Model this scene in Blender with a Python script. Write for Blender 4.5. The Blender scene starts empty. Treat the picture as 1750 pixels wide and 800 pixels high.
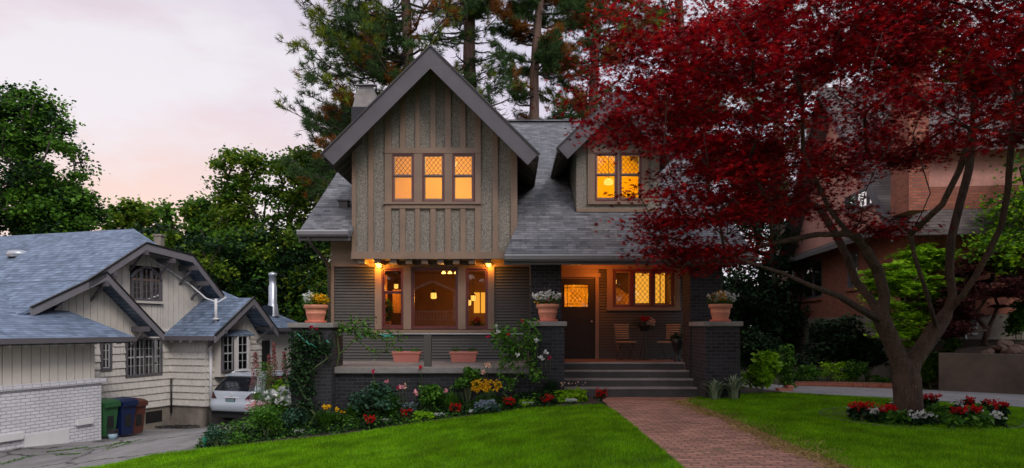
import bpy, bmesh, math, random
import numpy as np
from mathutils import Vector, Matrix

sc = bpy.context.scene
R = math.radians
# ------------------------------------------------------------------ camera
FPX, CX, HY, EYE = 1170.0, 875.0, 560.0, 1.5     # focal length / centre / horizon in 1750 px photo pixels
cam_d = bpy.data.cameras.new('camera'); cam = bpy.data.objects.new('camera', cam_d)
sc.collection.objects.link(cam); sc.camera = cam
cam.location = (0, 0, EYE); cam.rotation_euler = (R(90), 0, 0)
cam_d.sensor_width = 36.0; cam_d.lens = 36.0 * FPX / 1750.0
cam_d.shift_y = (HY - 400.0) / 1750.0
cam_d.clip_start = 0.1; cam_d.clip_end = 2000
# ------------------------------------------------------------------ sky
world = bpy.data.worlds.new('World'); sc.world = world; world.use_nodes = True
wn = world.node_tree; wn.nodes.clear()
def wnode(t, **k):
    n = wn.nodes.new(t)
    for a, b in k.items(): setattr(n, a, b)
    return n
def ramp_set(n, stops):
    cr = n.color_ramp
    while len(cr.elements) > 1: cr.elements.remove(cr.elements[-1])
    cr.elements[0].position = stops[0][0]; cr.elements[0].color = (*stops[0][1], 1)
    for p, c in stops[1:]:
        e = cr.elements.new(p); e.color = (*c, 1)
tc = wnode('ShaderNodeTexCoord'); sep = wnode('ShaderNodeSeparateXYZ')
wn.links.new(tc.outputs['Generated'], sep.inputs[0])
rz = wnode('ShaderNodeValToRGB')          # colour of the dusk sky by height above the horizon
ramp_set(rz, [(0.0, (0.98, 0.62, 0.46)), (0.16, (0.97, 0.70, 0.60)), (0.30, (0.84, 0.68, 0.72)), (0.50, (0.68, 0.64, 0.74)), (1.0, (0.64, 0.62, 0.66))])
wn.links.new(sep.outputs['Z'], rz.inputs[0])
mx = wnode('ShaderNodeMapRange'); mx.inputs['From Min'].default_value = -0.45; mx.inputs['From Max'].default_value = 0.25
wn.links.new(sep.outputs['X'], mx.inputs[0])
cool = wnode('ShaderNodeMixRGB'); cool.inputs[2].default_value = (0.62, 0.67, 0.86, 1)
mfac = wnode('ShaderNodeMath', operation='MULTIPLY'); mfac.inputs[1].default_value = 0.65
wn.links.new(mx.outputs[0], mfac.inputs[0]); wn.links.new(mfac.outputs[0], cool.inputs[0]); wn.links.new(rz.outputs[0], cool.inputs[1])
cmap = wnode('ShaderNodeMapping'); cmap.inputs['Scale'].default_value = (1.6, 1.6, 4.5)
cn = wnode('ShaderNodeTexNoise'); cn.inputs['Scale'].default_value = 1.7; cn.inputs['Detail'].default_value = 6; cn.inputs['Roughness'].default_value = 0.55
wn.links.new(tc.outputs['Generated'], cmap.inputs[0]); wn.links.new(cmap.outputs[0], cn.inputs[0])
cr2 = wnode('ShaderNodeValToRGB'); ramp_set(cr2, [(0.44, (0, 0, 0)), (0.60, (1, 1, 1))])
wn.links.new(cn.outputs[0], cr2.inputs[0])
cf = wnode('ShaderNodeMath', operation='MULTIPLY'); cf.inputs[1].default_value = 0.75
wn.links.new(cr2.outputs[0], cf.inputs[0])
cloud = wnode('ShaderNodeMixRGB'); cloud.inputs[2].default_value = (0.90, 0.87, 0.90, 1)
wn.links.new(cf.outputs[0], cloud.inputs[0]); wn.links.new(cool.outputs[0], cloud.inputs[1])
my = wnode('ShaderNodeMapRange'); my.inputs['From Min'].default_value = 0.35; my.inputs['From Max'].default_value = -0.5
my.inputs['To Min'].default_value = 0.90; my.inputs['To Max'].default_value = 1.45     # sky brightened behind the camera to lift lawn and house front
wn.links.new(sep.outputs['Y'], my.inputs[0])
bg1 = wnode('ShaderNodeBackground'); wn.links.new(my.outputs[0], bg1.inputs['Strength'])
wn.links.new(cloud.outputs[0], bg1.inputs[0])
sky = wnode('ShaderNodeTexSky', sky_type='NISHITA'); sky.sun_disc = False
sky.sun_elevation = R(40); sky.sun_rotation = R(148)
bg2 = wnode('ShaderNodeBackground'); bg2.inputs['Strength'].default_value = 0.012
wn.links.new(sky.outputs[0], bg2.inputs[0])
addsh = wnode('ShaderNodeAddShader'); wo = wnode('ShaderNodeOutputWorld')
wn.links.new(bg1.outputs[0], addsh.inputs[0]); wn.links.new(bg2.outputs[0], addsh.inputs[1]); wn.links.new(addsh.outputs[0], wo.inputs[0])
# ------------------------------------------------------------------ sun: soft last light from the right, behind the camera
sd = bpy.data.lights.new('sun', 'SUN'); sd.energy = 1.5; sd.angle = R(18); sd.color = (1.0, 0.90, 0.84)
so = bpy.data.objects.new('sun', sd); sc.collection.objects.link(so)
so.rotation_euler = (R(50), 0, R(32))
# ------------------------------------------------------------------ exposure
vs = sc.view_settings; vs.view_transform = 'Standard'; vs.look = 'None'; vs.gamma = 1; vs.exposure = 0.12; vs.use_curve_mapping = False
sc.render.engine = 'CYCLES'
cy = sc.cycles; cy.use_denoising = True; cy.max_bounces = 7; cy.diffuse_bounces = 3; cy.glossy_bounces = 3
cy.transmission_bounces = 4; cy.transparent_max_bounces = 12; cy.sample_clamp_indirect = 4.0
cy.use_adaptive_sampling = True; cy.adaptive_threshold = 0.02
try: cy.denoiser = 'OPENIMAGEDENOISE'
except Exception: pass

# ================================================================== helpers
rng = np.random.default_rng(7); random.seed(7)
C = sc.collection
def X_(px, Y): return (px - CX) / FPX * Y
def Z_(py, Y): return EYE + (HY - py) / FPX * Y
def P_(px, py, Y): return Vector((X_(px, Y), Y, Z_(py, Y)))

def ground_z(x, y):
    z = -0.12 * max(0.0, 1.2 - max(x, -11.0))
    if x < -5.5:
        z -= 0.078 * max(0.0, min(y, 27.0) - 17.0) * min(1.0, (-5.5 - x) / 1.5)
    return z
def gp(px, py):                        # ground point under a photo pixel
    z = 0.0
    for _ in range(30):
        Y = FPX * (EYE - z) / (py - HY); x = X_(px, Y); z = 0.5 * z + 0.5 * ground_z(x, Y)
    return Vector((x, Y, z))

def tag(o, label=None, cat=None, group=None, kind=None):
    if label: o['label'] = label
    if cat: o['category'] = cat
    if group: o['group'] = group
    if kind: o['kind'] = kind
    return o
def thing(name, label, cat, loc=(0, 0, 0), group=None):
    o = bpy.data.objects.new(name, None); C.objects.link(o); o.location = loc; o.empty_display_size = 0.2
    return tag(o, label, cat, group)
def wloc(o):
    v = Vector((0, 0, 0))
    while o is not None: v += o.location; o = o.parent
    return v
def link(name, me, mat, parent, loc):
    if isinstance(mat, (list, tuple)):
        for m in mat: me.materials.append(m)
    elif mat: me.materials.append(mat)
    o = bpy.data.objects.new(name, me); C.objects.link(o)
    if parent is not None: o.parent = parent; o.location = (0, 0, 0)
    else: o.location = loc
    return o
def copy_tree(o, parent=None):
    c = o.copy(); C.objects.link(c)
    if parent is not None: c.parent = parent
    for ch in list(o.children): copy_tree(ch, c)
    return c
def place(o, loc, rz=0, s=1, label=None, group=None):
    o.location = loc; o.rotation_euler = (0, 0, rz); o.scale = (s, s, s) if not isinstance(s, tuple) else s
    return tag(o, label, None, group)

class MB:
    """collects shapes (world coordinates) and links them as ONE mesh object"""
    def __init__(s): s.v = []; s.f = []; s.m = []; s.cur = 0
    def add(s, vs, fs):
        n = len(s.v); s.v += [tuple(map(float, v)) for v in vs]
        for f in fs: s.f.append(tuple(i + n for i in f)); s.m.append(s.cur)
        return s
    def hexa(s, p): return s.add(p, [(0, 3, 2, 1), (4, 5, 6, 7), (0, 1, 5, 4), (1, 2, 6, 5), (2, 3, 7, 6), (3, 0, 4, 7)])
    def box(s, x0, x1, y0, y1, z0, z1):
        return s.hexa([(x0, y0, z0), (x1, y0, z0), (x1, y1, z0), (x0, y1, z0), (x0, y0, z1), (x1, y0, z1), (x1, y1, z1), (x0, y1, z1)])
    def prism(s, poly, off):
        off = Vector(off); a = [Vector(p) for p in poly]; n = len(a)
        b = [p + off for p in a]
        return s.add(a + b, [tuple(range(n))[::-1], tuple(range(n, 2 * n))] + [(i, (i + 1) % n, n + (i + 1) % n, n + i) for i in range(n)])
    def tube(s, pts, rad, n=8, cap=True):
        pts = [Vector(p) for p in pts]; k = len(pts)
        rad = [float(r_) for r_ in rad] if hasattr(rad, "__len__") else [float(rad)] * k
        base = len(s.v); up = None
        for i, p in enumerate(pts):
            d = (pts[min(i + 1, k - 1)] - pts[max(i - 1, 0)]).normalized()
            if up is None:
                up = Vector((0, 0, 1)) if abs(d.z) < 0.9 else Vector((1, 0, 0))
            a = d.cross(up).normalized(); b = a.cross(d).normalized(); up = b
            for j in range(n):
                t = 2 * math.pi * j / n; s.v.append(tuple(p + rad[i] * (math.cos(t) * a + math.sin(t) * b)))
        for i in range(k - 1):
            for j in range(n):
                s.f.append((base + i * n + j, base + i * n + (j + 1) % n, base + (i + 1) * n + (j + 1) % n, base + (i + 1) * n + j)); s.m.append(s.cur)
        if cap:
            s.f.append(tuple(base + j for j in range(n))[::-1]); s.m.append(s.cur)
            s.f.append(tuple(base + (k - 1) * n + j for j in range(n))); s.m.append(s.cur)
        return s
    def bar(s, a, b, w, h=None, up=(0, 0, 1)):            # rectangular bar from a to b
        a = Vector(a); b = Vector(b); h = h or w; d = (b - a).normalized(); u = Vector(up)
        if abs(d.dot(u)) > 0.98: u = Vector((0, 1, 0))
        sx = d.cross(u).normalized() * (w / 2); sz = sx.cross(d).normalized() * (h / 2)
        return s.hexa([a - sx - sz, a + sx - sz, b + sx - sz, b - sx - sz, a - sx + sz, a + sx + sz, b + sx + sz, b - sx + sz])
    def lathe(s, prof, c, n=20, cap=True):
        base = len(s.v); c = Vector(c); k = len(prof)
        for r, z in prof:
            for j in range(n):
                t = 2 * math.pi * j / n; s.v.append((c.x + r * math.cos(t), c.y + r * math.sin(t), c.z + z))
        for i in range(k - 1):
            for j in range(n):
                s.f.append((base + i * n + j, base + i * n + (j + 1) % n, base + (i + 1) * n + (j + 1) % n, base + (i + 1) * n + j)); s.m.append(s.cur)
        if cap:
            s.f.append(tuple(base + j for j in range(n))[::-1]); s.m.append(s.cur)
            s.f.append(tuple(base + (k - 1) * n + j for j in range(n))); s.m.append(s.cur)
        return s
    def ball(s, c, r, n=12, sq=(1, 1, 1)):
        k = n // 2 + 1; c = Vector(c)
        prof = [(max(1e-4, math.sin(math.pi * i / (k - 1))), -math.cos(math.pi * i / (k - 1))) for i in range(k)]
        base = len(s.v)
        for q, z in prof:
            for j in range(n):
                t = 2 * math.pi * j / n; s.v.append((c.x + r * sq[0] * q * math.cos(t), c.y + r * sq[1] * q * math.sin(t), c.z + r * sq[2] * z))
        for i in range(k - 1):
            for j in range(n):
                s.f.append((base + i * n + j, base + i * n + (j + 1) % n, base + (i + 1) * n + (j + 1) % n, base + (i + 1) * n + j)); s.m.append(s.cur)
        return s
    def pieces(s):
        """split into the separate pieces (shapes whose boxes touch stay together)"""
        par = list(range(len(s.v)))
        def find(a):
            while par[a] != a: par[a] = par[par[a]]; a = par[a]
            return a
        for f in s.f:
            for i in f[1:]: par[find(i)] = find(f[0])
        gr = {}
        for f, m in zip(s.f, s.m): gr.setdefault(find(f[0]), []).append((f, m))
        comp = []
        for k, fs in gr.items():
            ids = {i for f, _ in fs for i in f}; P = [s.v[i] for i in ids]; lo = [min(p[j] for p in P) - .002 for j in range(3)]; hi = [max(p[j] for p in P) + .002 for j in range(3)]
            comp.append([lo, hi, fs])
        i = 0
        while i < len(comp):
            j = i + 1; merged = False
            while j < len(comp):
                a, b = comp[i], comp[j]
                if all(a[0][k] <= b[1][k] and b[0][k] <= a[1][k] for k in range(3)):
                    comp[i] = [[min(x, y) for x, y in zip(a[0], b[0])], [max(x, y) for x, y in zip(a[1], b[1])], a[2] + b[2]]; comp.pop(j); merged = True
                else: j += 1
            if not merged: i += 1
        out = []
        for lo, hi, fs in comp:
            q = MB(); mp = {}
            for f, m in fs:
                for i in f:
                    if i not in mp: mp[i] = len(q.v); q.v.append(s.v[i])
                q.f.append(tuple(mp[i] for i in f)); q.m.append(m)
            out.append(q)
        return out
    def split(s, name, mat, parent=None, **k):
        return [q.build(name, mat, parent, **k) for q in s.pieces()]
    def build(s, name, mat, parent=None, smooth=False, bevel=0, origin=None, recalc=True, kind=None):
        off = wloc(parent) if parent is not None else Vector(origin or (0, 0, 0))
        me = bpy.data.meshes.new(name)
        me.from_pydata([(x - off.x, y - off.y, z - off.z) for x, y, z in s.v], [], s.f)
        if any(s.m): me.polygons.foreach_set('material_index', s.m)
        if recalc or bevel:
            bm = bmesh.new(); bm.from_mesh(me)
            bmesh.ops.recalc_face_normals(bm, faces=bm.faces)
            if bevel:
                ed = [e for e in bm.edges if len(e.link_faces) == 2 and e.calc_face_angle(0) > 0.6]
                bmesh.ops.bevel(bm, geom=ed, offset=bevel, segments=2, affect='EDGES', profile=0.7)
            bm.to_mesh(me); bm.free()
        uvs = []
        for p in me.polygons:
            n = p.normal; a = Vector((0, 0, 1)).cross(n)
            if a.length < 0.05: a = Vector((1, 0, 0)); b = Vector((0, 1, 0))
            else: a.normalize(); b = n.cross(a)
            for li in p.loop_indices:
                w = me.vertices[me.loops[li].vertex_index].co + off
                uvs += [w.dot(a), w.dot(b)]
        uv = me.uv_layers.new(name='uv'); uv.data.foreach_set('uv', uvs)
        if smooth: me.polygons.foreach_set('use_smooth', [True] * len(me.polygons))
        o = link(name, me, mat, parent, off)
        if kind: o['kind'] = kind
        return o

# ------------------------------------------------------------------ materials
class MT:
    def __init__(s, name):
        s.m = bpy.data.materials.new(name); s.m.use_nodes = True; s.t = s.m.node_tree; s.b = s.t.nodes['Principled BSDF']
        s.out = s.t.nodes['Material Output']
    def n(s, t, ins=None, **k):
        q = s.t.nodes.new(t)
        for a, b in k.items(): setattr(q, a, b)
        for a, b in (ins or {}).items():
            if isinstance(b, bpy.types.NodeSocket): s.t.links.new(b, q.inputs[a])
            else: q.inputs[a].default_value = b
        return q
    def l(s, a, b): s.t.links.new(a, b)
    def ramp(s, fac, stops):
        q = s.n('ShaderNodeValToRGB'); ramp_set(q, stops); s.l(fac, q.inputs[0]); return q.outputs[0]
    def noise(s, vec, scale, detail=4, rough=0.55):
        q = s.n('ShaderNodeTexNoise', {'Scale': scale, 'Detail': detail, 'Roughness': rough}); s.l(vec, q.inputs['Vector']); return q.outputs[0]
    def mix(s, fac, a, b, mode='MIX'):
        q = s.n('ShaderNodeMixRGB', blend_type=mode)
        for i, x in ((0, fac), (1, a), (2, b)):
            if isinstance(x, bpy.types.NodeSocket): s.l(x, q.inputs[i])
            else: q.inputs[i].default_value = x if i == 0 else (*x, 1)
        return q.outputs[0]
    def bump(s, h, strength=0.5, dist=0.01):
        q = s.n('ShaderNodeBump', {'Strength': strength, 'Distance': dist}); s.l(h, q.inputs['Height']); s.l(q.outputs[0], s.b.inputs['Normal']); return q
    def pos(s): return s.n('ShaderNodeNewGeometry').outputs['Position']
    def uv(s): return s.n('ShaderNodeTexCoord').outputs['UV']
    def col(s, x):
        if isinstance(x, bpy.types.NodeSocket): s.l(x, s.b.inputs['Base Color'])
        else: s.b.inputs['Base Color'].default_value = (*x, 1)
def sc3(c, k): return tuple(min(1, x * k) for x in c)
def paint(name, c, rough=0.55, var=0.18, scale=3.0, bump=0.15, bscale=40.0, metallic=0.0):
    m = MT(name); p = m.pos()
    n1 = m.noise(p, scale, 6, 0.65); cc = m.ramp(n1, [(0.25, sc3(c, 1 - var)), (0.75, sc3(c, 1 + var))])
    m.col(cc); m.b.inputs['Roughness'].default_value = rough; m.b.inputs['Metallic'].default_value = metallic
    if bump: m.bump(m.noise(p, bscale, 3), bump, 0.005)
    return m.m
def emis(name, c, s):
    m = MT(name); m.col((0, 0, 0)); m.b.inputs['Emission Color'].default_value = (*c, 1); m.b.inputs['Emission Strength'].default_value = s
    return m.m
def brickmat(name, c1, c2, mortar, bw=0.215, bh=0.075, msize=0.010, bumps=0.6, rough=0.85, dirt=0.5, offset=0.5, patch=None):
    m = MT(name); uv = m.uv()
    wob = m.n('ShaderNodeVectorMath', {0: uv}, operation='ADD')
    nz = m.n('ShaderNodeTexNoise', {'Scale': 6.0}); m.l(uv, nz.inputs['Vector'])
    sm = m.n('ShaderNodeVectorMath', operation='SCALE'); m.l(nz.outputs['Color'], sm.inputs[0]); sm.inputs['Scale'].default_value = 0.008
    m.l(sm.outputs[0], wob.inputs[1])
    br = m.n('ShaderNodeTexBrick', {'Scale': 1.0, 'Mortar Size': msize, 'Mortar Smooth': 0.3, 'Brick Width': bw, 'Row Height': bh, 'Color1': (*c1, 1), 'Color2': (*c2, 1), 'Mortar': (*mortar, 1)}, offset=offset)
    m.l(wob.outputs[0], br.inputs['Vector'])
    n1 = m.noise(uv, 1.3, 5, 0.7); n2 = m.noise(uv, 28.0, 4, 0.7)
    c = m.mix(dirt, br.outputs[0], m.ramp(n1, [(0.3, (0.45, 0.45, 0.45)), (0.7, (1, 1, 1))]), 'MULTIPLY')
    c = m.mix(0.5, c, m.ramp(n2, [(0.3, (0.55, 0.55, 0.55)), (0.65, (1, 1, 1))]), 'MULTIPLY')
    if patch:
        n3 = m.noise(uv, 2.2, 6, 0.7); c = m.mix(m.ramp(n3, [(0.56, (0, 0, 0)), (0.66, (0.8, 0.8, 0.8))]), c, patch)
    m.col(c); m.b.inputs['Roughness'].default_value = rough
    inv = m.n('ShaderNodeMath', {0: 1.0}, operation='SUBTRACT'); m.l(br.outputs['Fac'], inv.inputs[1])
    hh = m.n('ShaderNodeMath', operation='ADD'); m.l(inv.outputs[0], hh.inputs[0])
    h2 = m.n('ShaderNodeMath', {1: 0.35}, operation='MULTIPLY'); m.l(n2, h2.inputs[0]); m.l(h2.outputs[0], hh.inputs[1])
    m.bump(hh.outputs[0], bumps, 0.012); return m.m
def shinglemat(name, c1, c2, dark, rh=0.125, wob=0.010):
    m = MT(name); uv = m.uv()
    nz = m.n('ShaderNodeTexNoise', {'Scale': 2.5, 'Detail': 3.0}); m.l(uv, nz.inputs['Vector'])
    sm = m.n('ShaderNodeVectorMath', operation='SCALE'); m.l(nz.outputs['Color'], sm.inputs[0]); sm.inputs['Scale'].default_value = wob
    w = m.n('ShaderNodeVectorMath', {0: uv}, operation='ADD'); m.l(sm.outputs[0], w.inputs[1])
    def brick(bw, rh, off, freq, ms):
        b = m.n('ShaderNodeTexBrick', {'Scale': 1.0, 'Mortar Size': ms, 'Mortar Smooth': 0.2, 'Brick Width': bw, 'Row Height': rh, 'Bias': 0.0,
            'Color1': (*c1, 1), 'Color2': (*c2, 1), 'Mortar': (*dark, 1)}, offset=off, offset_frequency=freq)
        m.l(w.outputs[0], b.inputs['Vector']); return b
    a = brick(0.31, rh, 0.37, 3, 0.006); b = brick(0.17, rh, 0.61, 2, 0.0)
    c = m.mix(0.5, a.outputs[0], b.outputs[0])
    n1 = m.noise(uv, 0.5, 5, 0.6); n2 = m.noise(uv, 90.0, 2, 0.6)
    c = m.mix(0.6, c, m.ramp(n1, [(0.3, (0.6, 0.6, 0.62)), (0.7, (1, 1, 1))]), 'MULTIPLY')
    c = m.mix(0.35, c, m.ramp(n2, [(0.3, (0.4, 0.4, 0.4)), (0.7, (1, 1, 1))]), 'MULTIPLY')
    # each course: shadow line of the thick lower edge put into the colour
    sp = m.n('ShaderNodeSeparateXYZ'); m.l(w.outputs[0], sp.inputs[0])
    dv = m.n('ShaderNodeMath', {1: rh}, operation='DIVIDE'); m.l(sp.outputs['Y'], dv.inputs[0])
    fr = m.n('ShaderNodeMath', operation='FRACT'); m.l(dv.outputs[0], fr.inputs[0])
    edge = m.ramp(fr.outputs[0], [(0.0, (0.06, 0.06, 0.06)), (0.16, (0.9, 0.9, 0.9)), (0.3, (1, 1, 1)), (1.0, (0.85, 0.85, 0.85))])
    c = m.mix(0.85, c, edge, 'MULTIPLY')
    m.col(c); m.b.inputs['Roughness'].default_value = 0.8
    h = m.n('ShaderNodeMath', {0: 1.0}, operation='SUBTRACT'); m.l(fr.outputs[0], h.inputs[1])
    h2 = m.n('ShaderNodeMath', {1: 0.25}, operation='MULTIPLY_ADD'); m.l(n2, h2.inputs[0]); m.l(h.outputs[0], h2.inputs[2])
    m.bump(h2.outputs[0], 0.9, 0.02); return m.m
def leafmat(name, cols, trans=0.35, rough=0.5, ns=0.9, nf=0.45, lo=0.45):
    m = MT(name); g = m.n('ShaderNodeNewGeometry')
    n = len(cols); c = m.ramp(g.outputs['Random Per Island'], [(i / max(1, n - 1), cc) for i, cc in enumerate(cols)])
    nn = m.noise(g.outputs['Position'], ns, 4); c = m.mix(nf, c, m.ramp(nn, [(0.35, (lo, lo, lo)), (0.65, (1, 1, 1))]), 'MULTIPLY')
    m.col(c); m.b.inputs['Roughness'].default_value = rough; m.b.inputs['Specular IOR Level'].default_value = 0.15
    tr = m.n('ShaderNodeBsdfTranslucent'); m.l(c, tr.inputs[0])
    mx = m.n('ShaderNodeMixShader', {0: trans}); m.l(m.b.outputs[0], mx.inputs[1]); m.l(tr.outputs[0], mx.inputs[2]); m.l(mx.outputs[0], m.out.inputs[0])
    return m.m
def glassmat(name, tint=(0.9, 0.9, 0.9), refl=0.9):
    m = MT(name); m.t.nodes.remove(m.b)
    tr = m.n('ShaderNodeBsdfTransparent', {0: (*tint, 1)}); gl = m.n('ShaderNodeBsdfGlossy', {'Roughness': 0.02, 'Color': (refl, refl, refl, 1)})
    fr = m.n('ShaderNodeFresnel', {0: 1.75}); mx = m.n('ShaderNodeMixShader'); m.l(fr.outputs[0], mx.inputs[0])
    m.l(tr.outputs[0], mx.inputs[1]); m.l(gl.outputs[0], mx.inputs[2]); m.l(mx.outputs[0], m.out.inputs[0]); return m.m
def barkmat(name, c, scale=8.0, rough=0.9):
    m = MT(name); p = m.pos(); mp = m.n('ShaderNodeMapping', {'Scale': (1, 1, 0.22)}); m.l(p, mp.inputs[0])
    n1 = m.noise(mp.outputs[0], scale, 6, 0.7); n2 = m.noise(p, 1.5, 4)
    cc = m.ramp(n1, [(0.32, sc3(c, 0.35)), (0.52, c), (0.75, sc3(c, 1.6))]); cc = m.mix(0.5, cc, m.ramp(n2, [(0.3, (0.5, 0.5, 0.5)), (0.7, (1, 1, 1))]), 'MULTIPLY')
    n3 = m.noise(p, 38, 3); n4 = m.noise(p, 4, 3); li = m.n('ShaderNodeMath', operation='MULTIPLY'); m.l(m.ramp(n3, [(.58, (0, 0, 0)), (.66, (1, 1, 1))]), li.inputs[0]); m.l(m.ramp(n4, [(.45, (0, 0, 0)), (.6, (.8, .8, .8))]), li.inputs[1])
    cc = m.mix(li.outputs[0], cc, sc3(c, 3.2))          # pale lichen flecks
    m.col(cc); m.b.inputs['Roughness'].default_value = rough; m.bump(n1, 1.0, 0.05); return m.m

M = {}
M['shingle'] = shinglemat('asphalt_shingle', (0.07, 0.075, 0.085), (0.27, 0.28, 0.30), (0.02, 0.02, 0.025))
M['shingle_blue'] = shinglemat('blue_grey_shingle', (0.09, 0.13, 0.20), (0.26, 0.35, 0.49), (0.03, 0.04, 0.06), 0.17)
M['fascia'] = paint('charcoal_fascia', (0.06, 0.057, 0.066), 0.45, 0.25, 2.0, 0.5, 14.0)
M['fascia_grey'] = paint('grey_trim', (0.17, 0.165, 0.18), 0.5, 0.15, 2.0, 0.2)
M['trim'] = paint('taupe_trim', (0.185, 0.125, 0.085), 0.5, 0.2, 2.0, 0.35, 30)
M['sash'] = paint('taupe_sash', (0.19, 0.12, 0.09), 0.45, 0.1)
M['maroon'] = paint('maroon_frame', (0.10, 0.02, 0.018), 0.4, 0.2)
M['siding'] = paint('lap_siding', (0.044, 0.042, 0.036), 0.6, 0.2, 1.6, 0.3, 25)
M['soffit'] = paint('dark_soffit', (0.09, 0.075, 0.065), 0.7, 0.2)
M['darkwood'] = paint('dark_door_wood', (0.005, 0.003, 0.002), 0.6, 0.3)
M['gutter'] = paint('painted_gutter', (0.14, 0.14, 0.15), 0.35, 0.12)
M['snowmetal'] = paint('gutter_lip', (0.36, 0.37, 0.40), 0.4, 0.12)
M['concrete'] = None
def concretemat(name, c, crack=False, scale=1.0, stain=0.5):
    m = MT(name); p = m.pos()
    n1 = m.noise(p, 0.9 * scale, 7, 0.7); n2 = m.noise(p, 60, 4, 0.7); n3 = m.noise(p, 5 * scale, 5, 0.75)
    cc = m.ramp(n1, [(0.28, sc3(c, 1 - stain)), (0.55, c), (0.8, sc3(c, 1.2))])
    cc = m.mix(0.5, cc, m.ramp(n3, [(0.3, (0.6, 0.58, 0.55)), (0.6, (1, 1, 1))]), 'MULTIPLY')
    cc = m.mix(0.4, cc, m.ramp(n2, [(0.3, (0.6, 0.6, 0.6)), (0.7, (1, 1, 1))]), 'MULTIPLY')
    if crack:
        wv = m.n('ShaderNodeTexNoise', {'Scale': 1.6, 'Detail': 6.0, 'Roughness': 0.7}); m.l(p, wv.inputs['Vector'])
        sm = m.n('ShaderNodeVectorMath', operation='SCALE'); m.l(wv.outputs['Color'], sm.inputs[0]); sm.inputs['Scale'].default_value = 0.9
        ad = m.n('ShaderNodeVectorMath', operation='ADD'); m.l(p, ad.inputs[0]); m.l(sm.outputs[0], ad.inputs[1])
        vo = m.n('ShaderNodeTexVoronoi', {'Scale': 0.42}, feature='DISTANCE_TO_EDGE'); m.l(ad.outputs[0], vo.inputs['Vector'])
        cc = m.mix(m.ramp(vo.outputs[0], [(0.0, (1, 1, 1)), (0.010, (0.9, 0.9, 0.9)), (0.022, (0, 0, 0))]), cc, (0.03, 0.028, 0.022))
        tile = m.n('ShaderNodeTexVoronoi', {'Scale': 0.42}); m.l(ad.outputs[0], tile.inputs['Vector'])
        cc = m.mix(0.22, cc, m.ramp(tile.outputs['Color'], [(0.2, (.45, .45, .45)), (.8, (1, 1, 1))]), 'MULTIPLY')
    m.col(cc); m.b.inputs['Roughness'].default_value = 0.85; m.bump(n2, 0.5, 0.006); return m.m
M['concrete'] = concretemat('concrete', (0.20, 0.195, 0.19))
M['stepconc'] = concretemat('step_concrete', (0.085, 0.08, 0.078), stain=0.6)
M['capstone'] = concretemat('cap_stone', (0.24, 0.23, 0.22))
M['drive'] = concretemat('drive_concrete', (0.27, 0.265, 0.26), crack=True)
M['drive2'] = concretemat('right_drive_concrete', (0.33, 0.33, 0.34), stain=0.3)
M['retain'] = concretemat('retaining_concrete', (0.12, 0.095, 0.075), stain=0.65)
M['found'] = concretemat('foundation_render', (0.27, 0.24, 0.20))
M['stucco_pink'] = concretemat('pink_stucco', (0.66, 0.33, 0.27), stain=0.2)
M['brick_dark'] = brickmat('clinker_brick', (0.008, 0.007, 0.009), (0.026, 0.027, 0.034), (0.050, 0.053, 0.062), msize=0.009, bumps=1.0, patch=(0.03, 0.028, 0.03))
M['brick_red'] = brickmat('red_brick', (0.50, 0.15, 0.085), (0.34, 0.10, 0.06), (0.20, 0.14, 0.11), bh=0.072)
M['brick_white'] = brickmat('painted_brick', (0.70, 0.71, 0.76), (0.76, 0.77, 0.82), (0.44, 0.44, 0.46), bw=0.24, bh=0.085, bumps=0.9, dirt=0.35)
M['brick_path'] = brickmat('path_brick', (0.66, 0.33, 0.24), (0.36, 0.18, 0.13), (0.10, 0.07, 0.05), bw=0.22, bh=0.095, msize=0.009, dirt=0.55, patch=(0.16, 0.12, 0.065))
def pebblemat():
    m = MT('pebble_dash'); p = m.pos(); mp = m.n('ShaderNodeMapping', {'Scale': (1, 1, 0.75)}); m.l(p, mp.inputs[0])
    n1 = m.noise(mp.outputs[0], 34, 6, 0.8); vo = m.n('ShaderNodeTexVoronoi', {'Scale': 34.0}); m.l(mp.outputs[0], vo.inputs['Vector'])
    cc = m.ramp(n1, [(0.36, (0.10, 0.095, 0.085)), (0.52, (0.33, 0.305, 0.255)), (0.68, (0.54, 0.51, 0.44))])
    cc = m.mix(0.35, cc, m.ramp(vo.outputs[0], [(0.1, (1, 1, 1)), (0.6, (0.45, 0.45, 0.45))]), 'MULTIPLY')
    m.col(cc); m.b.inputs['Roughness'].default_value = 0.9; m.bump(n1, 1.0, 0.05); return m.m
M['pebble'] = pebblemat()
M['nb_siding'] = paint('greige_siding', (0.54, 0.51, 0.46), 0.65, 0.12, 1.5, 0.25)
M['nb_shake'] = paint('greige_shake', (0.54, 0.52, 0.48), 0.7, 0.14, 4.0, 0.3)
M['white_paint'] = paint('white_paint', (0.62, 0.62, 0.62), 0.5, 0.06)
M['terracotta'] = paint('terracotta', (0.52, 0.21, 0.13), 0.75, 0.16, 6.0, 0.2)
M['planter'] = paint('planter_plastic', (0.42, 0.15, 0.11), 0.55, 0.1)
M['soil'] = paint('garden_soil', (0.035, 0.024, 0.017), 0.95, 0.5, 8.0, 1.0, 25)
M['earth'] = paint('earth', (0.05, 0.055, 0.025), 0.95, 0.5, 1.0, 0.8, 10)
M['glass'] = glassmat('window_glass')
M['glass_amber'] = glassmat('amber_glass', (0.95, 0.75, 0.35))
M['metal'] = paint('galvanised_metal', (0.42, 0.46, 0.50), 0.35, 0.2, 3, 0.1, metallic=0.6)
M['black_metal'] = paint('black_metal', (0.015, 0.015, 0.015), 0.4, 0.1)
M['lead'] = paint('lead_came', (0.05, 0.025, 0.01), 0.5, 0.1)
M['bark'] = barkmat('maple_bark', (0.058, 0.034, 0.021), 14)
M['bark_pine'] = barkmat('pine_bark', (0.13, 0.08, 0.06), 5)
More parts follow.
